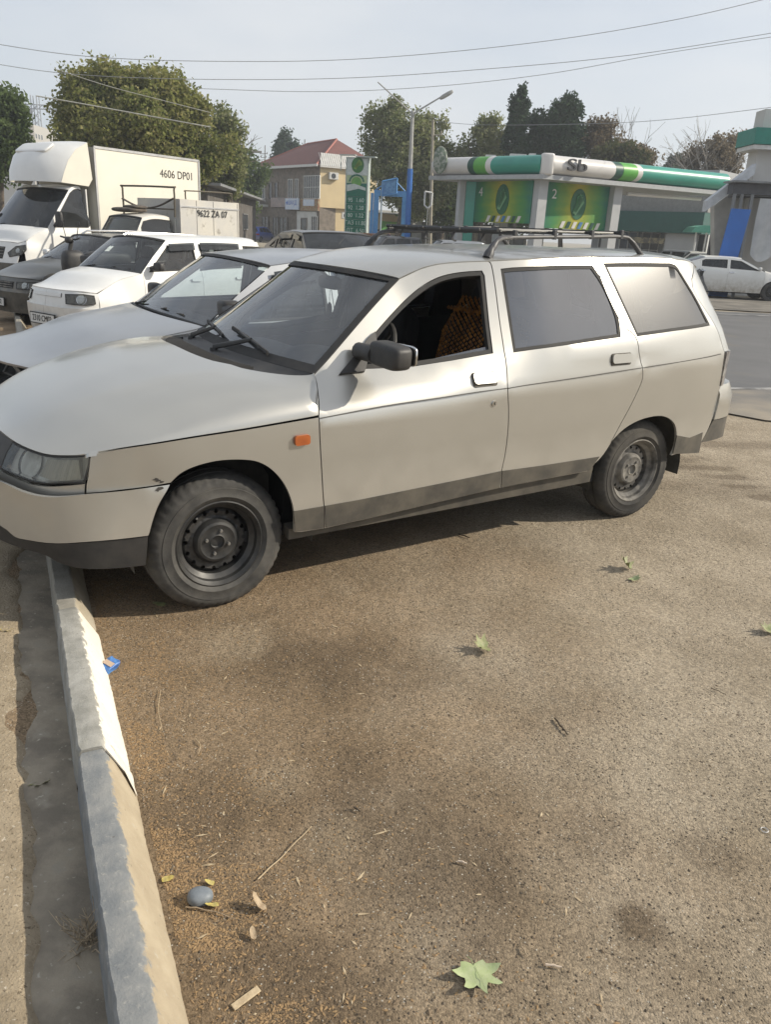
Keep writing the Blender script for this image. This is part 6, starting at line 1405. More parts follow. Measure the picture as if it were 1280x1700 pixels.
tree('poplar_tree', 'tall loose poplar behind the blue gate and the lamp post', 655, 380, 62, [(625, 225, 22, 34), (652, 205, 22, 24), (672, 230, 34, 40), (640, 262, 30, 34), (665, 290, 40, 44), (720, 250, 22, 40), (702, 215, 14, 26), (700, 300, 42, 50), (735, 270, 14, 26)], LM_P, 37400, 0.144, .5, hollow=.15, group=GT)
tree('shade_tree', 'dark full tree behind the stall sign and the utility pole', 735, 380, 66, [(690, 320, 32, 38), (725, 325, 34, 40), (762, 318, 34, 40), (790, 300, 26, 30)], LM_D, 27200, 0.167, .6, group=GT, hollow=.2)
tree('yellowish_tree', 'yellow green tree above the left end of the filling station canopy', 812, 380, 62, [(800, 222, 14, 20), (822, 210, 14, 18), (812, 245, 26, 26), (815, 275, 34, 24), (772, 252, 14, 16), (770, 280, 26, 18)], LM_P, 15300, 0.137, .45, hollow=.1, group=GT)
tree('cypress_tree', 'tall dark narrow cypress above the filling station canopy', 861, 380, 60, [(866, 165, 5, 18), (864, 190, 10, 22), (861, 220, 15, 28), (860, 255, 18, 30), (852, 178, 4, 14)], LM_C, 20400, 0.122, .32, hollow=.1, group=GT)
tree('dark_conifer', 'dark conifer directly right of the cypress', 893, 380, 62, [(893, 215, 12, 22), (893, 250, 20, 28), (912, 260, 20, 20)], LM_C, 11900, 0.137, .4, hollow=.1, group=GT)
tree('pine_tree', 'dense dark green pine right of the conifer, above the white fascia', 938, 380, 60, [(938, 185, 18, 18), (930, 210, 24, 20), (948, 215, 22, 24), (938, 245, 28, 26)], LM_C, 20400, 0.129, .4, hollow=.15, group=GT)
tree('brown_tree', 'half bare brownish tree above the middle of the canopy', 995, 380, 61, [(985, 235, 24, 24), (1005, 222, 16, 18), (1010, 255, 30, 20), (1045, 262, 34, 16), (1070, 268, 20, 10), (965, 250, 14, 24)], LM_B, 11900, 0.137, .5, hollow=.05, group=GT)
tree('olive_bush_tree', 'low olive tree over the green fascia, below the bare twigs', 1040, 380, 58, [(1030, 262, 24, 16), (1062, 266, 18, 10), (1005, 262, 18, 14)], LM_S, 5950, 0.137, .45, hollow=.05, group=GT)
bare('bare_tree', 'bare pale tree with upright twigs behind the green fascia', 1034, 63, 172, BARK2, .34, 4, 8)
tree('small_conifer', 'tiny dark conifer top over the far end of the green fascia', 1119, 380, 80, [(1119, 268, 8, 8), (1119, 285, 14, 12)], LM_C, 2040, 0.19, .4, group=GT)
bare('bare_tree', 'bare drooping tree left of the tall wall of the right building', 1172, 56, 186, BARK2, .5, 5, 21, trunk=.16)
tree('brown_tree', 'brown leaved tree below the drooping bare tree on the right', 1185, 380, 57, [(1150, 268, 18, 16), (1180, 262, 28, 22), (1210, 262, 20, 30), (1225, 250, 10, 22), (1195, 290, 30, 20)], LM_B, 11050, 0.122, .42, hollow=.05, group=GT)
bare('bare_tree', 'thin bare tree nearest the tall wall of the right building', 1228, 58, 205, BARK2, .35, 4, 33)
tree('dark_hedge', 'dark trees closing the gap behind the filling station pumps', 850, 380, 70, [(820, 340, 40, 36), (880, 345, 46, 34), (760, 350, 30, 30)], LM_D, 15300, 0.19, .6, group=GT, hollow=.2)
# ------------------------------------------------------------------ houses: local frames along a facade
def frame_on(pA, YA, pB, YB):
    a = at(pA, 380, YA); b = at(pB, 380, YB); d = np.array([b[0]-a[0], YB-YA]); return (a[0], YA), math.atan2(d[1], d[0]), float(np.linalg.norm(d))
def HZ(px, py, Y): return float(at(px, py, Y)[2]-G0)
PL_Y = mat('yellow_plaster', (.62, .50, .30), .9, col2=(.55, .44, .27), scale=.6, bump=.2, bscale=20); PL_B = mat('brown_wall', (.20, .17, .14), .9, col2=(.13, .11, .09), scale=2.5, contrast=(.4, .6)); PL_W = mat('white_wall', (.55, .55, .53), .85, col2=(.45, .45, .43), scale=1.5)
RFR = mat('red_roof', (.15, .055, .045), .8, col2=(.11, .045, .04), scale=4, bump=.4, bscale=12, bdist=.05); RFG = mat('grey_roof', (.20, .21, .22), .6, col2=(.15, .155, .16), scale=2); RFW = mat('white_metal_roof', (.58, .57, .54), .5, col2=(.48, .47, .44), scale=2); WDK = mat('window_dark', (.03, .035, .04), .15, col2=(.06, .065, .07), scale=2, spec=.8); FRM = mat('frame_white', (.6, .6, .58), .6); SGB = mat('sign_blue_white', (.40, .48, .62), .5, col2=(.55, .58, .62), scale=4); BRN = mat('poster_brown', (.22, .10, .05), .7, col2=(.30, .25, .15), scale=5, contrast=(.45, .55))
def win(par, x, z, w, h, depth=.10, y=0., nv=1, nh=0, m=None, fm=None, name='window'):
    fw = .06; f = MB(); f.box((x, y-.03, z-h/2+fw/2), (w, .10, fw)).box((x, y-.03, z+h/2-fw/2), (w, .10, fw)).box((x-w/2+fw/2, y-.03, z), (fw, .10, h-2*fw)).box((x+w/2-fw/2, y-.03, z), (fw, .10, h-2*fw))
    for i in range(nv): f.box((x-w/2+w*(i+1)/(nv+1), y-.03, z), (fw*.8, .08, h-2*fw))
    for i in range(nh): f.box((x, y-.034, z-h/2+h*(i+1)/(nh+1)), (w-2*fw, .07, fw*.8))
    o = f.build(name, fm or FRM, par, smooth=False); MB().box((x, y-.005, z), (w-.04, .04, h-.04)).build('pane', m or WDK, o, smooth=False); return o
loc, rz, Lw = frame_on(424, 90, 530, 80)
hs = thing('red_roofed_house', 'two storey house with red hipped roof and yellow plastered corner under white metal eaves', 'house', (loc[0], loc[1], G0), rz)
he_ = 7.2; MB().box((Lw/2, 1.2, 3.6), (Lw, 2.4, 7.2)).box((Lw/2-2, 5, 3.6), (Lw-4, 5.2, 7.1)).build('wall', PL_B, hs, smooth=False)
# local: x along the facade, -y towards the viewer
for x, w, nv in ((1.0, 2.0, 3), (Lw-1.6, 2.9, 6)): win(hs, x+.2, 5.3, w, 2.1, nv=nv, nh=1)
for x in (3.4, 4.6): win(hs, x, 5.0, .7, 1.7, nv=0, m=WDK, fm=PL_B)
win(hs, 7.4, 5.2, .9, 1.8, nv=1); win(hs, 8.6, 5.2, .7, 1.8, nv=1)
MB().box((1.4, -.55, 3.55), (2.9, 1.1, .25)).box((1.4, -1.07, 4.0), (2.9, .06, .8)).build('balcony', PL_W, hs, smooth=False)
MB().box((6.2, -.10, 3.9), (5.0, .16, .9)).build('shop_fascia', mat('fascia_pinkish', (.34, .27, .25), .7, col2=(.22, .2, .2), scale=2), hs, smooth=False)
sg = MB().box((8.3, -.35, 3.75), (2.6, .10, 1.05)).build('shop_sign', SGB, hs, smooth=False)
text3('ШАҲД', .55, mat('sign_blue', (.04, .12, .45), .5), sg, Matrix.Translation((8.4, -.41, 3.85)) @ Matrix.Rotation(PI/2, 4, 'X')); MB().box((7.35, -.41, 3.85), (.36, .02, .12)).box((7.35, -.41, 3.85), (.12, .021, .36)).build('sign_cross', MATS['sign_blue'], sg)
MB().box((Lw-1.6, -.12, 3.7), (3.3, .2, 1.1)).build('poster_board', BRN, hs, smooth=False); MB().box((Lw-1.6, -.24, 3.9), (2.0, .04, .6)).build('poster_board', SGB, hs, smooth=False)
MB().box((Lw-2.2, -.05, 1.55), (3.6, .1, 3.1)).build('shop_front', PL_W, hs, smooth=False)
for x, w in ((Lw-2.6, 1.1), (2.4, 1.4), (4.6, 1.2), (6.2, 1.6)): win(hs, x, 1.25, w, 2.5, nv=1 if w > 1.1 else 0, y=-.10, name='door', fm=PL_B)
win(hs, Lw-.7, 1.6, 1.1, 2.2, nv=2, y=-.1)
# hipped roof with ridge
rf = MB(); ov = .6; zr0, zr1 = 7.2, 10.0
V = [(-ov, -ov, zr0), (Lw+.2, -ov, zr0), (Lw+.2, 8.6, zr0), (-ov, 8.6, zr0), (4.2, 4, zr1-.15), (Lw-3.2, 4, zr1)]
rf.add(V, [(0, 1, 5, 4), (1, 2, 5), (2, 3, 4, 5), (3, 0, 4), (3, 2, 1, 0)]); ro = rf.build('roof', RFR, hs, smooth=False)
for a_, b_ in ((1, 5), (0, 4), (4, 5)): MB().tube([V[a_], V[b_]], .10, 5).build('ridge_cap', mat('ridge_red', (.34, .12, .09), .7), ro)
MB().box((Lw/2, -ov-.03, zr0-.02), (Lw+.9, .08, .22)).build('eave_board', FRM, ro, smooth=False)
MB().add([(-3.2, 1, zr0), (3.4, 1, zr0), (3.4, 9, zr0), (-3.2, 9, zr0), (-.2, 5, 9.4), (3.4, 5, 9.4)], [(0, 1, 5, 4), (2, 3, 4, 5), (3, 0, 4), (1, 2, 5)]).build('roof', RFG, hs, smooth=False)
MB().box((-1.7, 5, 3.6), (3.0, 7, 7.1)).build('wall', PL_B, hs, smooth=False)
# yellow part
loc2, rz2, L2 = frame_on(530, 80, 622, 83.0)
ye = bpy.data.objects.new('yellow_wing', None); C.objects.link(ye); ye.parent = hs
ye.matrix_parent_inverse = (Matrix.Translation((loc[0], loc[1], G0)) @ Matrix.Rotation(rz, 4, 'Z')).inverted(); ye.location = (loc2[0], loc2[1], G0); ye.rotation_euler = (0, 0, rz2)
MB().box((L2/2, 3.0, 5.35), (L2, 6, 3.7)).build('upper_wall', PL_Y, ye, smooth=False); MB().box((L2/2-.1, 3.2, 1.75), (L2-.5, 5.8, 3.5)).build('lower_wall', PL_Y, ye, smooth=False)
MB().add([(-.15, -.35, 7.2), (L2+.5, -.35, 7.2), (L2+.2, .5, 8.35), (.25, .5, 8.35), (-.15, -.35, 7.05), (L2+.5, -.35, 7.05)], [(0, 1, 2, 3), (4, 5, 1, 0)]).build('metal_eave', RFW, ye, smooth=False)
for i in range(int((L2+.5)/.22)): x = .0+i*.22; MB().tube([(x, -.37, 7.2), (x+.02 if x < L2 else x-.2, .49, 8.36)], .03, 4).build('roof_rib', RFW, ye)
win(ye, L2-2.2, 5.45, .95, 1.25, nv=0); MB().box((L2-2.2, -.07, 4.72), (1.5, .14, .14)).box((L2-2.2, -.06, 6.2), (1.5, .12, .12)).build('window_sill', PL_Y, ye, smooth=False)
def aircon(par, x, y, z, k=1):
    o = MB().box((x, y, z), (.95*k, .34, .62*k), bev=.03).build('air_conditioner', FRM, par); MB().lathe([(0, 0), (.2*k, 0), (.22*k, .02), (.24*k, 0)], 18, Matrix.Translation((x-.05, y-.175, z)) @ Matrix.Rotation(PI, 4, 'Z')).build('fan_grille', WDK, o)
aircon(ye, 1.3, -.2, 6.35); aircon(ye, 3.0, .42, 2.9)
for i in range(14):
    a = i/13; MB().tube([(1.6+a*1.2, .5, 3.3-.2*math.sin(a*9)), (1.7+a*1.2, .5, 3.05-.25*math.cos(a*7))], .05, 4).build('cable', WDK, ye)
win(ye, .6, 1.4, 1.0, 2.6, nv=1, y=.55, name='door'); win(ye, 1.9, 1.4, .7, 2.6, nv=0, y=.55, name='door')
# further low structures
SHD = mat('shed_dark', (.06, .055, .05), .9, col2=(.12, .11, .10), scale=1.5)
def block(name, label, catn, pA, YA, pB, YB, z0, z1, m, depth=4, parts=None):
    l_, r_, L_ = frame_on(pA, YA, pB, YB); t = thing(name, label, catn, (l_[0], l_[1], G0), r_); MB().box((L_/2, depth/2, (z0+z1)/2), (L_, depth, z1-z0)).build('wall', m, t, smooth=False); return t, L_
t, L_ = block('dark_shed', 'low dark shed with pale roof edge right behind the small box truck', 'shed', 346, 40, 425, 62, 0, 3.3, SHD); MB().box((L_/2, 1.8, 3.38), (L_+.8, 5, .12)).build('roof', RFG, t, smooth=False)
for i in range(3): win(t, 3+i*6, 1.8, 2.4, 1.0, nv=2, fm=RFG)
t, L_ = block('white_kiosk', 'white kiosk with a green banner behind the blue gate', 'kiosk', 624, 70, 700, 72, 0, 3.1, PL_W); bn = MB().box((1.5, -.08, 2.0), (2.3, .05, .85)).build('green_banner', mat('banner_green', (.06, .42, .12), .6, col2=(.25, .42, .10), scale=2), t, smooth=False); MB().box((L_/2, -.3, 3.2), (L_+.4, 1.2, .16)).build('roof', PL_W, t, smooth=False)
MB().box((1.5, -.04, 2.2), (2.6, .03, 1.6)).build('tan_panel', PL_Y, t, smooth=False); win(t, 3.0, 1.2, 1.0, 2.2, y=-.02, name='door')
t, L_ = block('market_stalls', 'row of low dark stalls with concrete pillars behind the utility pole', 'stall', 690, 76, 800, 70, 0, 2.6, SHD)
for i in range(5): MB().box((.6+i*1.75, -.2, 1.45), (.36, .4, 2.9)).build('pillar', mat('concrete', (.36, .33, .26), .9, col2=(.28, .25, .2), scale=3), t, smooth=False)
MB().box((L_/2, .2, 2.95), (L_+.3, 2, .35)).build('roof_beam', MATS['concrete'], t, smooth=False); MB().box((L_/2, -1.6, .55), (L_+2, .25, 1.1)).build('low_wall', MATS['concrete'], t, smooth=False)
s_ = MB().box((L_-2.6, -.5, 2.25), (1.75, .08, .52)).build('sign_board', WHP, t, smooth=False); text3('CEMYROВA', .27, BLK, s_, Matrix.Translation((L_-2.6, -.55, 2.25)) @ Matrix.Rotation(PI/2, 4, 'X'), sx=1.1)
MB().box((L_-1.45, -.5, 2.25), (.45, .08, .5)).lathe([(0, 0), (.15, 0), (.15, .01)], 14, Matrix.Translation((L_-1.45, -.55, 2.25))).build('sign_board', mat('sign_purple', (.10, .08, .14), .6), t, smooth=False)
# price pylon
Yp = 55; l_, r_, Lp = frame_on(572, Yp, 607, Yp-.4)
Hp = HZ(590, 262, Yp); py_ = thing('price_pylon', 'tall green and white fuel price pylon with leaf emblem and five price rows', 'price sign', (l_[0], l_[1], G0), r_)
zz = lambda y: HZ(590, y, Yp)
MB().box((Lp/2, .25, Hp/2), (Lp+.1, .40, Hp), bev=.02).build('casing', mat('pylon_grey', (.42, .48, .46), .5), py_)
def pan(z1, z0, m, nm='panel', y=.03): return MB().box((Lp/2, y, (z0+z1)/2), (Lp-.12, .04, z1-z0-.02)).build(nm, m, py_, smooth=False)
PW = mat('panel_white', (.55, .60, .58), .4); PGN = mat('panel_green', (.0, .13, .085), .4, col2=(.0, .11, .07)); PLG = mat('panel_leaf_green', (.16, .36, .06), .4, col2=(.10, .28, .06), scale=2); GLD = mat('emblem_gold', (.45, .38, .08), .4); PAL = mat('panel_pale', (.42, .52, .30), .4)
pan(zz(264), zz(292), PW); pan(zz(292), zz(305), PAL); pan(zz(305), zz(327), PGN)
MB().box((Lp-.1, .02, Hp+.02), (1.3, .5, .06)).box((.1, .02, Hp+.12), (1.1, .3, .05)).tube([(-.45, .2, zz(285)), (-.45, .2, Hp+.1), (.3, .2, Hp+.12)], .03, 5).build('top_bracket', MATS['pylon_grey'], py_)
em = MB().lathe([(0, .0), (.42, .0), (.42, .02)], 32, Matrix.Translation((Lp/2+.05, .0, zz(275))) @ Matrix.Diagonal((1, -1, 1.12, 1))).build('emblem_disc', mat('emblem_green', (.03, .17, .03), .4), py_)
def feather(par, cx, cz, s, y, m):
    for k in range(5):
        a = math.radians(62-k*13); MB().prism([(cx-.28*s+k*.02, cz-.22*s+k*.05*s), (cx-.10*s+k*.03, cz-.30*s+k*.06*s), (cx+.34*s*math.cos(a)+.05, cz+.38*s*math.sin(a)-.05), (cx+.18*s*math.cos(a), cz+.42*s*math.sin(a))], Matrix.Translation((0, y, 0)), .01).build('emblem_feather', m, par, smooth=False)
feather(em, Lp/2+.05, zz(275), .9, -.035, mat('feather_green', (.22, .38, .06), .5))
for k in range(9):
    a = math.radians(12+k*19.5); c_ = (Lp/2+.48*math.cos(a), zz(303)+.42*math.sin(a)); MB().box((c_[0], .0, c_[1]), (.14, .03, .10), M=Matrix.Rotation(-a+PI/2, 4, 'Y')).build('sun_ray', PGN, py_, smooth=False)
MB().lathe([(0, 0), (.33, 0), (.33, .02)], 24, Matrix.Translation((Lp/2, .0, zz(304))) @ Matrix.Diagonal((1, -1, 1, 1))).build('sun_disc', PLG, py_)
MB().prism([(.08, zz(308)), (.6, zz(306)), (Lp-.1, zz(312)), (Lp-.1, zz(317)), (.9, zz(314)), (.1, zz(319))], Matrix.Translation((0, -.005, 0)), .012).build('wave_band', PW, py_, smooth=False)
for k, tx in enumerate(('95  1.60', '92  1.20', '80  1.22', 'ГАЗ 11.80', 'ДТ  6.50')):
    z1, z0 = zz(327+k*12.6), zz(339.4+k*12.6); p_ = pan(z1, z0, PGN, 'price_row'); text3(tx, .36, mat('digit_pale', (.55, .66, .62), .4), p_, Matrix.Translation((Lp/2, .004, (z0+z1)/2)) @ Matrix.Rotation(PI/2, 4, 'X'), sx=.95)
pan(zz(391), 0.3, PGN)
# blue gate with a sign board
BL = mat('gate_blue', (.06, .22, .50), .5, col2=(.10, .30, .58), scale=3); Yg = 50
def gx_(px): return at(px, 350, Yg)[0]
def gzz(px, py): return float(at(px, py, Yg)[2])
gt = thing('blue_gate', 'blue steel entrance gate with an ornate blue sign board on its beam', 'gate', (gx_(623), Yg, G0), 0); X0 = gx_(623)
for px in (617, 624, 671): MB().box((gx_(px)-X0, 0, (gzz(px, 321)-G0)/2), (.30 if px != 617 else .16, .30, gzz(px, 321)-G0)).build('gate_post', BL, gt, smooth=False)
MB().box((gx_(648)-X0, 0, gzz(648, 322)-G0), (gx_(676)-gx_(620), .28, .32)).build('gate_beam', BL, gt, smooth=False)
sb = MB().prism([(gx_(634)-X0, gzz(634, 324)-G0), (gx_(657)-X0, gzz(657, 320)-G0), (gx_(657)-X0, gzz(657, 297)-G0), (gx_(633)-X0, gzz(633, 302)-G0)], Matrix.Translation((0, -.2, 0)), .08).build('sign_board', mat('board_blue', (.13, .30, .52), .5, col2=(.07, .20, .42), scale=5, contrast=(.45, .55)), gt, smooth=False)
q = [(633, 302), (657, 297), (657, 322), (633.5, 326)]
for i in range(4): a, b = q[i], q[(i+1) % 4]; MB().tube([(gx_(a[0])-X0, -.22, gzz(*a)-G0), (gx_(b[0])-X0, -.22, gzz(*b)-G0)], .05, 5).build('board_frame', BL, sb)
for a, b in (((657, 304), (671, 318)), ((633, 308), (620, 318))): MB().tube([(gx_(a[0])-X0, -.1, gzz(*a)-G0), (gx_(b[0])-X0, 0, gzz(*b)-G0)], .03, 5).build('guy_rod', BL, gt)
MB().tube([(gx_(633)-X0, -.2, 0), (gx_(633)-X0, -.2, gzz(633, 302)-G0)], .06, 6).build('gate_post', mat('post_pale', (.35, .42, .48), .5), gt)
# lamp post, utility poles, signs
Yl = 43; k = Yl/FPX
lp = thing('street_lamp', 'tall lamp post, blue below and grey above, with two slanting arms and one lamp head', 'street lamp', (at(677, 385, Yl)[0], Yl, G0))
xb_, zt_ = lp.location.x, float(at(685, 190, Yl)[2]-G0); dx = at(685, 190, Yl)[0]-xb_; zs_ = float(at(681, 281, Yl)[2]-G0)
MB().tube([(0, 0, 0), (dx*zs_/zt_, 0, zs_)], [.17, .145], 10).build('lower_pole', mat('pole_blue', (.03, .14, .45), .45), lp); MB().tube([(dx*zs_/zt_, 0, zs_), (dx, 0, zt_)], [.115, .085], 10).build('upper_pole', mat('pole_grey', (.36, .36, .34), .6, col2=(.28, .28, .27)), lp)
a1 = at(627, 137, Yl); a2 = at(737, 159, Yl); MB().tube([(dx, 0, zt_), (a1[0]-xb_, .0, a1[2]-G0)], [.045, .03], 6).build('arm', MATS['pole_grey'], lp); MB().tube([(dx, 0, zt_), (a2[0]-xb_, .0, a2[2]-G0)], [.045, .035], 6).build('arm', MATS['pole_grey'], lp)
MB().add(*selli((a2[0]-xb_+.12, 0, a2[2]-G0+.02), (.75, .26, .2), .7, .5, Matrix.Rotation(R(-30), 4, 'Y'))).build('lamp_head', MATS['pole_grey'], lp); MB().add(*selli((dx, 0, zt_), (.2, .2, .3), .6, .6)).build('arm_joint', MATS['pole_grey'], lp)
def upole(label, px, pb, pt, Y, m, arms=(), r=.10):
    a = at(px, pb, Y); t = thing('utility_pole', label, 'pole', (a[0], Y, G0), 0); b = at(px+(px-480)*.0+3, pt, Y); MB().tube([(0, 0, 0), (b[0]-a[0], 0, b[2]-G0)], [r, r*.6], 7).build('pole', m, t)
    for (y, x0, x1) in arms:
        p0, p1 = at(x0, y, Y), at(x1, y, Y); c_ = MB().tube([(p0[0]-a[0], 0, p0[2]-G0), (p1[0]-a[0], 0, p1[2]-G0)], .04, 5).build('crossarm', m, t)
        for q in (.05, .95): MB().tube([(p0[0]-a[0]+(p1[0]-p0[0])*q, 0, p0[2]-G0), (p0[0]-a[0]+(p1[0]-p0[0])*q, 0, p0[2]-G0+.25)], .05, 5).build('insulator', m, c_)
    return t
CON = MATS['concrete']
upole('concrete utility pole with one short side arm, left of the filling station canopy', 716, 385, 200, 52, CON, [(225, 719, 733)], .13)
upole('thin distant pole with two crossarms above the grey gable', 437, 380, 242, 120, BARK, [(256, 431, 444), (262, 433, 442)])
upole('thin mast behind the ridge of the red roof', 503, 380, 232, 110, BARK)
sgn = thing('road_sign', 'small white road sign frame beside the utility pole', 'sign', (at(708, 380, 51)[0], 51, G0)); zc_ = float(at(708, 332, 51)[2]-G0)
q = [(-.22, zc_+.45), (.22, zc_+.40), (.22, zc_-.30), (0, zc_-.50), (-.22, zc_-.32)]
for i in range(5): a, b = q[i], q[(i+1) % 5]; MB().tube([(a[0], 0, a[1]), (b[0], 0, b[1])], .055, 4).build('sign_rim', FRM, sgn)
MB().tube([(0, 0, 0), (0, .0, zc_-.5)], .03, 5).build('sign_post', MATS['pole_grey'], sgn)
# ------------------------------------------------------------------ filling station
Cc, Cr_, Cl = np.array([6.80, 40.0]), np.array([17.3, 45.3]), np.array([1.75, 44.7]); zT, zB = 5.30-.08-G0, 4.36-G0
st = thing('filling_station', 'filling station canopy with rounded white and green fascia on grey columns', 'filling station', (Cc[0], Cc[1], G0)); r2, l2 = Cr_-Cc, Cl-Cc; er, el_ = r2/np.linalg.norm(r2), l2/np.linalg.norm(l2)
FW = mat('fascia_white', (.62, .60, .58), .35, col2=(.55, .53, .51), scale=.8, coat=.3); FG = mat('fascia_teal', (.02, .27, .20), .35, col2=(.015, .22, .17), scale=.8, coat=.3); FGR = mat('fascia_leaf', (.06, .28, .04), .35, col2=(.10, .35, .05), scale=1.2); FDK = mat('fascia_dark', (.01, .07, .05), .4)
def rounded(s0, s1, o_, e, m, nm, z0=zB+.0, z1=zT, rb=.42, cut0=0, cut1=0, off=0.):
    """a stretch of rounded fascia from s0 to s1 along e, ends slanting with height"""
    nrm2 = np.array([e[1], -e[0]]); nrm2 = nrm2 if nrm2 @ (np.array([0, 0])-Cc) > 0 else -nrm2; V = []; n = 10; steps = 8
    for i in range(steps+1):
        for j in range(n+1):
            a = -PI/2+PI*j/n; t = (math.sin(a)+1)/2; s = s0+(s1-s0)*i/steps+(cut0*(1-i/steps)+cut1*i/steps)*math.cos(a)**.8*(1 if abs(a) < 1.57 else 0); p = e*s+nrm2*((rb+off)*math.cos(a)-.05)
            V.append((p[0]+o_[0], p[1]+o_[1], z0+(z1-z0)*t))
    F = [(i*(n+1)+j, (i+1)*(n+1)+j, (i+1)*(n+1)+j+1, i*(n+1)+j+1) for i in range(steps) for j in range(n)]+[tuple(range(n+1)), tuple(reversed(range(steps*(n+1), (steps+1)*(n+1))))]
    me = mesh(nm, V, F, 50); bm_n = me.polygons[5].normal; 
    if Vector((nrm2[0], nrm2[1], 0)).dot(bm_n) < 0: me.flip_normals()
    return link(nm, me, st, m)
Lr, Ll = np.linalg.norm(r2), np.linalg.norm(l2); Z2 = (0, 0)
def along_px(e, px, o_=Cc):      # distance along a fascia where the photo column px falls
    lo, hi = 0, 14.
    for _ in range(30):
        mid = (lo+hi)/2; p = proj(np.array([*(o_+e*mid), 4.8]))[0]
        if (p < px) == (e[0] > 0): lo = mid
        else: hi = mid
    return lo
s1, s2, s3, s4 = [along_px(er, x) for x in (1008, 1020, 1044, 1052)]
rounded(.15, s1, Z2, er, FW, 'fascia', cut1=.25); rounded(s1, s2, Z2, er, FDK, 'fascia', cut0=.25, cut1=.3, off=-.01); rounded(s2, s3, Z2, er, FGR, 'fascia', cut0=.3, cut1=.3); rounded(s3, s4, Z2, er, FW, 'fascia', cut0=.3, cut1=.3); rounded(s4, Lr, Z2, er, FG, 'fascia', cut0=.3)
u1, u2, u3, u4 = [along_px(el_, x) for x in (828, 818, 798, 788)]
rounded(.15, u1, Z2, el_, FG, 'fascia', cut1=.25); rounded(u1, u2, Z2, el_, FW, 'fascia', cut0=.25, cut1=.2); rounded(u2, u3, Z2, el_, FGR, 'fascia', cut0=.2, cut1=.2); rounded(u3, u4, Z2, el_, FDK, 'fascia', cut0=.2, cut1=.2, off=-.01); rounded(u4, Ll, Z2, el_, FW, 'fascia', cut0=.2)
MB().add(*selli((0, 0, (zT+zB)/2), (.62, .62, zT-zB+.1), .25, .4)).build('corner_cap', FW, st)
q4 = [np.zeros(2), r2, r2+l2, l2]; cen = sum(q4)/4
def slab(q_, z0, z1, nm, m, grow=0.):
    P = [p+(p-cen)/np.linalg.norm(p-cen)*grow for p in q_]; V = [(p[0], p[1], z0) for p in P]+[(p[0], p[1], z1) for p in P]; F = [(0, 1, 2, 3), (7, 6, 5, 4)]+[(i, i+4, (i+1) % 4+4, (i+1) % 4) for i in range(4)]; me = mesh(nm, V, F, 10, False)
    if me.polygons[0].normal.z > 0: me.flip_normals()
    return link(nm, me, st, m)
slab(q4, zB-.22, zB-.02, 'canopy_rim', mat('canopy_grey', (.38, .39, .40), .6, col2=(.32, .33, .34)), .35); slab(q4, zB-.02, zT-.25, 'canopy_roof', MATS['canopy_grey'], -.1)
CGR = MATS['canopy_grey']; COLW = mat('column_grey', (.42, .43, .44), .5, col2=(.36, .37, .38), scale=1)
def col(p, w, m=COLW, z=zB-.2, lean=0.): MB().box((p[0], p[1], z/2), (w, w, z), rz=math.atan2(er[1], er[0])).build('column', m, st, smooth=False)
c_1 = er*.5+el_*.7; c_2 = er*along_px(er, 1047); c_2 = c_2+el_*.7; c_3 = el_*(Ll-1.4)+er*.4
for p in (c_1, c_2, c_3, c_1+el_*4.2+er*2, c_2+el_*4.4): col(p, .52 if p is not c_3 else .32)
MB().box((c_3[0]+.5, c_3[1]+.1, (zB-.25)/2), (.5, .3, zB-.25)).build('column', FG, st, smooth=False)
ti = text3('Sb', .95, mat('letter_dark', (.03, .03, .035), .5), st, Matrix(), ext=.05); pS = along_px(er, 949); nn2 = np.array([er[1], -er[0]]); pp = er*pS+nn2*.44
ti.matrix_local = Matrix.Translation((pp[0], pp[1], (zT+zB)/2+.02)) @ Matrix.Rotation(math.atan2(er[1], er[0]), 4, 'Z') @ Matrix.Rotation(PI/2, 4, 'X') @ Matrix.Diagonal((1.35, .78, 1, 1))
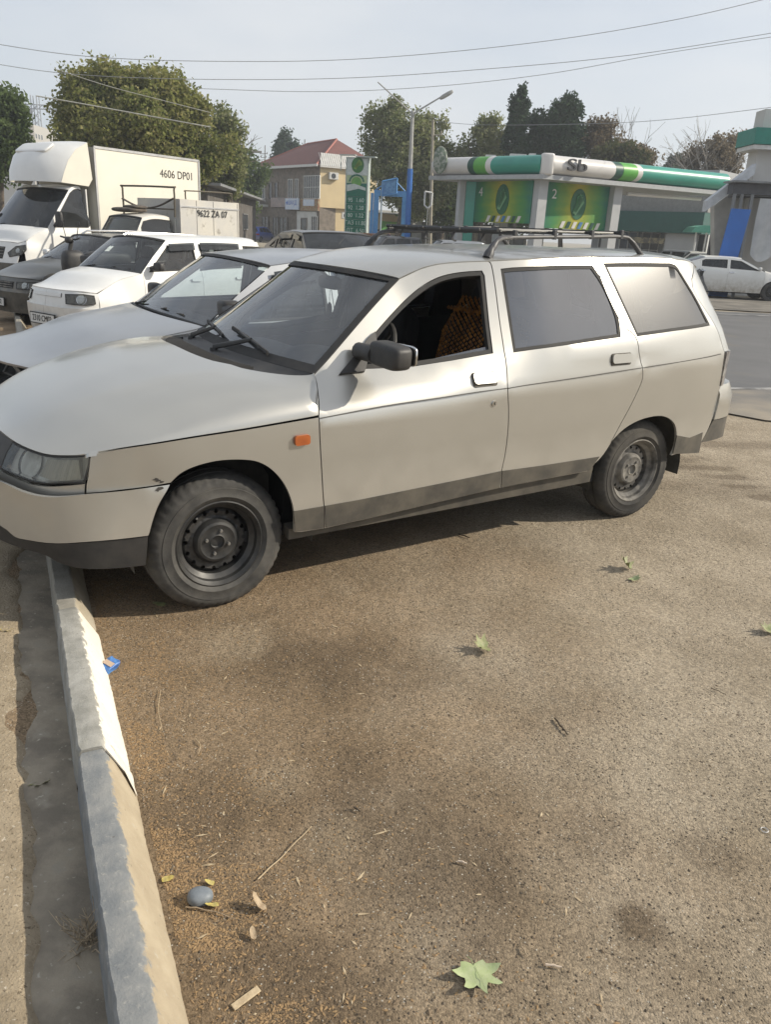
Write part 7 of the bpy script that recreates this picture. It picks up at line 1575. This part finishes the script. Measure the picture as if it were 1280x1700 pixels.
# banners between the columns
def banner(p0, p1, z0, z1, number, label_=''):
    d = p1-p0; L3 = np.linalg.norm(d); a = math.atan2(d[1], d[0]); o = bpy.data.objects.new('banner', None); C.objects.link(o); o.parent = st; o.location = (p0[0], p0[1], z0); o.rotation_euler = (0, 0, a); H3 = z1-z0
    BG = bpy.data.materials.get('banner_print')
    if not BG:
        BG = bpy.data.materials.new('banner_print'); BG.use_nodes = True; t = BG.node_tree; n = t.nodes.new; l = t.links.new; b = t.nodes['Principled BSDF']; tcn = n('ShaderNodeTexCoord'); sp3 = n('ShaderNodeSeparateXYZ'); l(tcn.outputs['Generated'], sp3.inputs[0])
        rp = n('ShaderNodeValToRGB'); e = rp.color_ramp.elements; e[0].position = 0; e[0].color = (.01, .13, .09, 1); e[1].position = 1; e[1].color = (.015, .15, .10, 1)
        for ps, cl_ in ((.16, (.03, .20, .05, 1)), (.34, (.20, .28, .02, 1)), (.50, (.42, .36, .02, 1)), (.64, (.22, .30, .02, 1)), (.84, (.05, .22, .04, 1))): q = e.new(ps); q.color = cl_
        nz_ = n('ShaderNodeTexNoise'); nz_.inputs['Scale'].default_value = 6; l(tcn.outputs['Generated'], nz_.inputs['Vector']); ad = n('ShaderNodeMath'); ad.operation = 'MULTIPLY_ADD'; ad.inputs[1].default_value = .22; l(nz_.outputs[0], ad.inputs[0]); sb_ = n('ShaderNodeMath'); sb_.operation = 'SUBTRACT'; sb_.inputs[1].default_value = .11; l(sp3.outputs[0], sb_.inputs[0]); l(sb_.outputs[0], ad.inputs[2]); l(ad.outputs[0], rp.inputs[0]); l(rp.outputs[0], b.inputs['Base Color']); b.inputs['Roughness'].default_value = .6
    MB().box((L3/2, 0, H3/2), (L3, .05, H3)).build('banner_sheet', BG, o, smooth=False)
    ov_ = MB().lathe([(0, 0), (.5, 0), (.5, .02)], 32, Matrix.Translation((L3*.52, -.03, H3*.56)) @ Matrix.Diagonal((.92, -1, 1.45, 1))).build('banner_oval', mat('oval_green', (.015, .12, .05), .6), o)
    for k in range(4): MB().prism([(L3*.52-.3+k*.05, H3*.56-.42+k*.1), (L3*.52-.1, H3*.56-.5+k*.12), (L3*.52+.32-k*.05, H3*.56+.1+k*.12), (L3*.52+.05-k*.06, H3*.56+.5-k*.05)], Matrix.Translation((0, -.07, 0)), .012).build('banner_feather', mat('feather_mid', (.06, .26, .10), .6) if k % 2 else mat('feather_pale', (.16, .36, .18), .6), o, smooth=False)
    for k in range(7): MB().prism([(L3*.26+k*.36, H3*.02), (L3*.26+k*.36+.20, H3*.02), (L3*.26+k*.36+.34, H3*.17), (L3*.26+k*.36+.14, H3*.17)], Matrix.Translation((0, -.05, 0)), .02).build('banner_stripe', FW if k % 2 == 0 else (mat('stripe_blue', (.05, .18, .4), .6) if k == 3 else FDK), o, smooth=False)
    text3(number, .62, FW, o, Matrix.Translation((L3*.13, -.04, H3*.74)) @ Matrix.Rotation(PI/2, 4, 'X'))
bz0 = 2.35; banner(c_3+np.array([.7, .1]), c_1+np.array([-.35, .05]), bz0, zB-.24, '4'); banner(c_1+er*.4+np.array([0, .3]), c_2-er*.35+np.array([0, .1]), bz0-.15, zB-.24, '2')
MB().tube([(*(c_2+er*.8), zB-.5), (*(c_2+er*6), zB-.45)], .10, 6).build('strip_light', FW, st)
# roof clutter: emblem medallion at the left end
pe = el_*(Ll-.7)+np.array([-.35, -.3]); MB().lathe([(0, 0), (.55, 0), (.6, .05), (.5, .1), (0, .1)], 28, Matrix.Translation((pe[0], pe[1]-.2, (zT+zB)/2+.25)) @ Matrix.Diagonal((.62, -1, 1.1, 1))).build('emblem_medallion', mat('medallion', (.28, .30, .26), .5, col2=(.10, .14, .10), scale=6, contrast=(.45, .55)), st)
for (px, w) in ((800, .5), (846, .8), (870, .3)): pq = el_*along_px(el_, px); MB().box((pq[0]+.5, pq[1]+1, zT+.02), (w, .4, .3)).build('roof_box', FRM, st, smooth=False)
# pumps
for i, (px, lab) in enumerate(((862, 'pump island left, fuel pump seen under the number 4 banner'), (832, 'fuel pump further left under the number 4 banner'))):
    w = at(px, 380, 46); pu = thing('fuel_pump', lab, 'fuel pump', (w[0], 46, G0)); MB().box((0, 0, .9), (.9, .5, 1.8), bev=.05).build('pump_body', COLW, pu); MB().box((0, -.27, 1.35), (.6, .04, .5)).build('pump_display', WDK, pu)
# shop behind
l_, r_, L_ = frame_on(985, 58, 1178, 52.5)
shp = thing('station_shop', 'grey filling station shop with a dark green fascia band and white pillars', 'shop', (l_[0], l_[1], G0), r_); GRW = mat('grey_render', (.34, .35, .36), .8, col2=(.28, .29, .30), scale=1)
MB().box((L_/2, 3, 3.1), (L_, 6, 6.2)).build('wall', GRW, shp, smooth=False); MB().box((L_/2, -.7, 3.05), (L_+.2, 1.4, 1.25)).build('fascia_band', mat('band_green', (.012, .085, .07), .5), shp, smooth=False); MB().box((L_/2, -.45, 4.6), (L_+.1, .9, 1.8)).build('parapet', mat('parapet_grey', (.24, .24, .23), .8), shp, smooth=False)
for x in (L_-1.4,): MB().box((x, -.75, 1.2), (1.9, .5, 2.4)).build('pillar', COLW, shp, smooth=False)
for i in range(7): win(shp, 1.2+i*1.6, 1.3, 1.3, 2.3, nv=1, nh=1, y=-.02, name='shop_window')
MB().box((4.8, -.9, 1.9), (3, .05, .35)).build('poster', mat('poster_yellow', (.35, .30, .18), .7, col2=(.12, .11, .09), scale=5, contrast=(.45, .55)), shp, smooth=False)
# green rounded awning
Ya = 44; wa, wb_ = at(1148, 382, Ya), at(1206, 382, Ya); aw = thing('green_awning', 'small rounded green awning on posts left of the blue gate leaf', 'awning', (wa[0], Ya, G0)); La = wb_[0]-wa[0]; za = float(at(1175, 387, Ya)[2]-G0); zb_ = float(at(1175, 375, Ya)[2]-G0)
MB().prism([(0, za), (La, za), (La, zb_), (La*.35, zb_), (La*.12, zb_-.1)], Matrix.Translation((0, 0, 0)), 1.4).build('awning_roof', mat('awning_green', (.10, .36, .26), .6, col2=(.08, .30, .22)), aw, smooth=False)
for x in (.35, .9, La-.3): MB().box((x, .2, za/2), (.07, .07, za)).build('awning_post', FRM, aw, smooth=False)
# building on the right
Yb = 30; rb_ = thing('garage_building', 'tall pale building at the right edge with green roof band and open bay', 'building', (at(1205, 420, Yb)[0], Yb, G0)); X0 = rb_.location.x
bxx = lambda px, Y=Yb: float(at(px, 350, Y)[0]-X0); bz = lambda px, py, Y=Yb: float(at(px, py, Y)[2]-G0)
WG2 = mat('pale_render', (.52, .51, .49), .85, col2=(.45, .44, .42), scale=.8); GBND = mat('roof_band_green', (.012, .20, .15), .5, col2=(.01, .17, .13))
Xw = bxx(1252); MB().box((Xw+3.7, 1.3, 3.2), (7.2, .8, 6.4)).build('wall', WG2, rb_, smooth=False)
zb1, zb2 = bz(1240, 236), bz(1240, 208); MB().box((bxx(1233)+4.1, 1.2, (zb1+zb2)/2), (8, 1.6, zb2-zb1)).build('roof_band', GBND, rb_, smooth=False); MB().box((bxx(1233)+4.15, 1.2, zb1-.09), (8, 1.5, .14)).build('band_trim', FRM, rb_, smooth=False)
zl1, zl2 = bz(1250, 324), bz(1250, 306); MB().box((bxx(1210)+4, .2, (zl1+zl2)/2), (8, .5, zl2-zl1)).build('lintel', mat('lintel_dark', (.06, .065, .075), .8, col2=(.10, .10, .11), scale=3), rb_, smooth=False); MB().box((bxx(1208)+4, .1, zl2+.04), (8.2, 1.0, .06)).build('gutter_edge', RFG, rb_, smooth=False)
MB().box((bxx(1230)+4.5, 2.4, zl1/2), (9, .2, zl1)).box((bxx(1226)+4.5, 1.5, zl1-.04), (9, 2, .04)).build('bay_back', mat('bay_dark', (.05, .05, .055), .9, col2=(.09, .09, .09), scale=1), rb_, smooth=False)
# leaning white roof verge
def beam(a, b, w, m, nm, Y0, Y1, par, dep=.35):
    p, q = at(*a, Y0), at(*b, Y1); dz = w
    V = [(p[0]-X0, Y0-Yb, p[2]-G0-dz), (q[0]-X0, Y1-Yb, q[2]-G0-dz), (q[0]-X0, Y1-Yb, q[2]-G0), (p[0]-X0, Y0-Yb, p[2]-G0)]; V += [(x, y+dep, z) for x, y, z in V]
    return MB().add(V, [(0, 1, 2, 3), (7, 6, 5, 4), (0, 4, 5, 1), (3, 2, 6, 7), (1, 5, 6, 2), (0, 3, 7, 4)]).build(nm, m, par, smooth=False)
beam((1174, 334), (1256, 272), .36, mat('verge_white', (.50, .52, .55), .7), 'roof_verge', Yb+.5, Yb+.5, rb_)
Vg = [at(1186, 342, Yb+1.2), at(1256, 288, Yb+1.2), at(1256, 420, Yb+1.2), at(1186, 430, Yb+1.2)]; V = [(p[0]-X0, 1.2, p[2]-G0) for p in Vg]; V += [(x, y+.4, z) for x, y, z in V]; MB().add(V, [(0, 1, 2, 3)[::-1], (4, 5, 6, 7), (0, 4, 5, 1)[::-1], (0, 3, 7, 4)]).build('gable_wall', mat('gable_pale', (.42, .41, .38), .9, col2=(.30, .29, .27), scale=1.2), rb_, smooth=False)
MB().prism([(bxx(1196), 0), (bxx(1228), 0), (bxx(1240), bz(1240, 349)), (bxx(1208), bz(1208, 347))], Matrix.Translation((0, -.35, 0)), .07).build('blue_door_leaf', mat('door_blue', (.02, .12, .42), .5, col2=(.02, .10, .36), scale=2), rb_, smooth=False)
for px in (1214, 1226, 1243): MB().box((bxx(px), -.05, zl1/2), (.10, .10, zl1)).build('bay_post', RFG, rb_, smooth=False)
cl_ = MB(); P = []
for i in range(15):
    for j in range(11): x = bxx(1256)+i*.13; z = bz(1260, 330)-j*.19-(.25*math.sin(i*.5)*j/10); P.append((x, -.12+.05*math.sin(i*1.3+j*.4), z))
cl_.add(P, [(i*11+j, i*11+j+1, i*11+j+12, i*11+j+11) for i in range(14) for j in range(10)]).build('hanging_sheet', mat('sheet_white', (.45, .46, .47), .8, col2=(.34, .35, .36), scale=2), rb_, sharp=180)
# crane and tower block far off
cr2 = thing('tower_crane', 'grey tower crane far away at the upper left', 'crane', (at(64, 230, 260)[0], 260, G0)); x0 = cr2.location.x; CRN = mat('crane_grey', (.26, .27, .29), .8); zc2 = float(at(64, 172, 260)[2]-G0)
mst = MB()
for sx in (-.9, .9):
    for sy in (-.9, .9): mst.tube([(sx, sy, 0), (sx, sy, zc2+2)], .16, 4)
for i in range(int(zc2/2)): mst.tube([(-.9, -.9, i*2), (.9, -.9, i*2+2)], .10, 4).tube([(.9, .9, i*2), (-.9, .9, i*2+2)], .1, 4).tube([(-.9, -.9, i*2), (-.9, .9, i*2+2)], .1, 4)
mst.build('mast', CRN, cr2); jb = MB(); xa_, xb2 = at(38, 176, 260)[0]-x0, at(110, 176, 260)[0]-x0
for dz in (0, 1.4): jb.tube([(xa_, 0, zc2-1.6+dz*.8), (xb2, 0, zc2-1.6+dz*.8)], .16, 4)
for i in range(int((xb2-xa_)/1.5)): jb.tube([(xa_+i*1.5, 0, zc2-1.6), (xa_+i*1.5+1.5, 0, zc2-.5)], .09, 4)
jb.build('jib', CRN, cr2); MB().box((xa_+1.2, 0, zc2-2.6), (2.2, 1, 1.6)).build('counterweight', CRN, cr2)
t, L_ = block('tower_block', 'distant beige tower block behind the deflector of the large truck', 'building', 66, 250, 108, 270, 0, HZ(80, 207, 250), mat('block_beige', (.42, .40, .36), .9, col2=(.36, .34, .31)), 12); MB().box((1.2, -.1, HZ(80, 207, 250)-3), (2.4, .3, 5.9)).build('stair_tower', mat('block_brown', (.22, .20, .18), .9), t, smooth=False)
for i in range(3):
    for k in range(3): win(t, 4+i*2.0, HZ(80, 207, 250)-3-k*3.2, 1.1, 1.4, nv=0)
t, L_ = block('flat_roofed_house', 'distant dark flat roofed block right of the loose pale tree', 'building', 404, 130, 412, 131, 0, HZ(406, 252, 130), SHD, 6); MB().box((L_/2, 1, HZ(406, 252, 130)+.1), (L_+2.2, 6, .25)).build('roof', SHD, t, smooth=False)
# overhead cables
WIR = mat('cable_grey', (.26, .27, .28), .7)
def cable(label, pts, r=.010, m=WIR, n=8):
    P = cat([at(*p[:2], p[2]) for p in pts], n); o = MB().tube(P, r, 4, cap=False).build('overhead_cable', m); tag(o, label, 'cable', 'overhead cables across the sky')
cable('highest overhead cable, rising to the upper right corner', [(-80, 62, 26), (150, 95, 26), (420, 103, 27), (640, 96, 28), (900, 70, 28), (1130, 32, 28), (1330, -15, 28)], .009)
cable('second overhead cable across the middle of the sky', [(-80, 95, 30), (100, 122, 30), (300, 132, 30), (560, 131, 31), (800, 116, 31), (1050, 92, 31), (1330, 48, 31)], .010)
cable('lowest of the three long cables, from behind the broad tree to the right edge', [(330, 148, 34), (520, 153, 34), (700, 146, 34), (900, 125, 34), (1100, 90, 34), (1330, 55, 34)], .010)
cable('thick pale cable drooping in front of the broad tree', [(60, 160, 24), (130, 172, 24), (240, 192, 24), (350, 212, 24)], .016, mat('cable_pale', (.40, .40, .36), .7))
cable('thin cable above the thick pale one, in front of the broad tree', [(90, 115, 24), (180, 144, 24), (260, 165, 24), (350, 188, 24)], .009, MATS['cable_pale'])
cable('thin cable from the utility pole to the right edge', [(719, 202, 52), (800, 208, 50), (950, 207, 46), (1100, 200, 42), (1330, 173, 38)], .012)
# people by the gate
def person(label, px, Y, shirt, trousers, dark_hair=True, facing_=0, bag=False):
    w = at(px, 400, Y); t = thing('person', label, 'person', (w[0], Y, G0), facing_); V = []; E = []; Rr = []
    def add(p, r_, par=None): V.append(p); Rr.append(r_); (E.append((par, len(V)-1)) if par is not None else None); return len(V)-1
    pel = add((0, 0, .95), .15); ch = add((0, 0, 1.30), .17, add((0, 0, 1.1), .14, pel)); nk = add((0, .0, 1.50), .06, ch); hd_ = add((0, -.01, 1.60), .095, nk); add((0, -.01, 1.70), .085, hd_)
    for s in (1, -1):
        sh_ = add((.19*s, 0, 1.42), .07, ch); el2 = add((.25*s, .03, 1.15), .05, sh_); wr = add((.24*s, -.06, .92), .036, el2); add((.24*s, -.08, .82), .035, wr)
        hp = add((.09*s, 0, .88), .10, pel); kn = add((.10*s, -.03*s, .50), .07, hp); an = add((.11*s, .04*s, .10), .045, kn); add((.11*s, -.12+.04*s, .04), .04, an)
    me = bpy.data.meshes.new('body'); me.from_pydata(V, E, []); o = link('body', me, t); md = o.modifiers.new('skin', 'SKIN'); 
    for i, v in enumerate(me.skin_vertices[0].data): v.radius = (Rr[i], Rr[i]*.8); v.use_root = (i == 0)
    sb3 = o.modifiers.new('sub', 'SUBSURF'); sb3.levels = 1; sb3.render_levels = 1
    m = bpy.data.materials.new('clothing'); m.use_nodes = True; tt_ = m.node_tree; n = tt_.nodes.new; l = tt_.links.new; tcn = n('ShaderNodeTexCoord'); sp3 = n('ShaderNodeSeparateXYZ'); l(tcn.outputs['Object'], sp3.inputs[0]); rp = n('ShaderNodeValToRGB'); rp.color_ramp.interpolation = 'CONSTANT'
    mr = n('ShaderNodeMapRange'); mr.inputs[2].default_value = 1.8; l(sp3.outputs[2], mr.inputs[0]); l(mr.outputs[0], rp.inputs[0]); e = rp.color_ramp.elements; e[0].position = 0; e[0].color = (.02, .02, .02, 1); e[1].position = .05; e[1].color = (*trousers, 1)
    for ps, c_ in ((.53, shirt), (.835, (.35, .20, .13))): q = e.new(ps); q.color = (*c_, 1)
    l(rp.outputs[0], tt_.nodes['Principled BSDF'].inputs['Base Color']); tt_.nodes['Principled BSDF'].inputs['Roughness'].default_value = .85; me.materials.append(m)
    MB().add(*selli((0, .02, 1.69), (.19, .21, .16), .8, .9, None, 14, 9)).build('hair', mat('hair_black', (.015, .012, .01), .7), t)
person('person in a white shirt and dark trousers standing by the blue gate post', 627.5, 62, (.55, .57, .58), (.05, .06, .08), facing_=.4)
person('person in long dark clothes walking right of the gate, by the kiosk', 645, 58, (.05, .03, .04), (.03, .025, .04), facing_=2.2)
ob = thing('orange_box', 'orange vending box at the foot of the price pylon', 'box', (at(608, 395, 50)[0], 50, G0)); MB().box((0, 0, .75), (1.2, .6, 1.5), bev=.03).build('box_body', mat('box_orange', (.30, .12, .05), .6, col2=(.12, .08, .06), scale=3, contrast=(.4, .6)), ob)

# ------------------------------------------------------------------ haze: the dusty air between the camera and the far things
hz_ = MB().box((0, 200, 21), (740, 410, 46)).build('haze', None, None, smooth=False); hz_['kind'] = 'stuff'; hz_['label'] = 'thin dusty haze in the air over the whole place'; hz_['category'] = 'haze'
hm_ = bpy.data.materials.new('haze'); hm_.use_nodes = True; ht = hm_.node_tree; ht.nodes.clear(); ho = ht.nodes.new('ShaderNodeOutputMaterial'); hv = ht.nodes.new('ShaderNodeVolumePrincipled')
hv.inputs['Color'].default_value = (.86, .90, .96, 1); hv.inputs['Density'].default_value = .0014; hv.inputs['Anisotropy'].default_value = .3; ht.links.new(hv.outputs[0], ho.inputs['Volume']); hz_.data.materials.append(hm_)
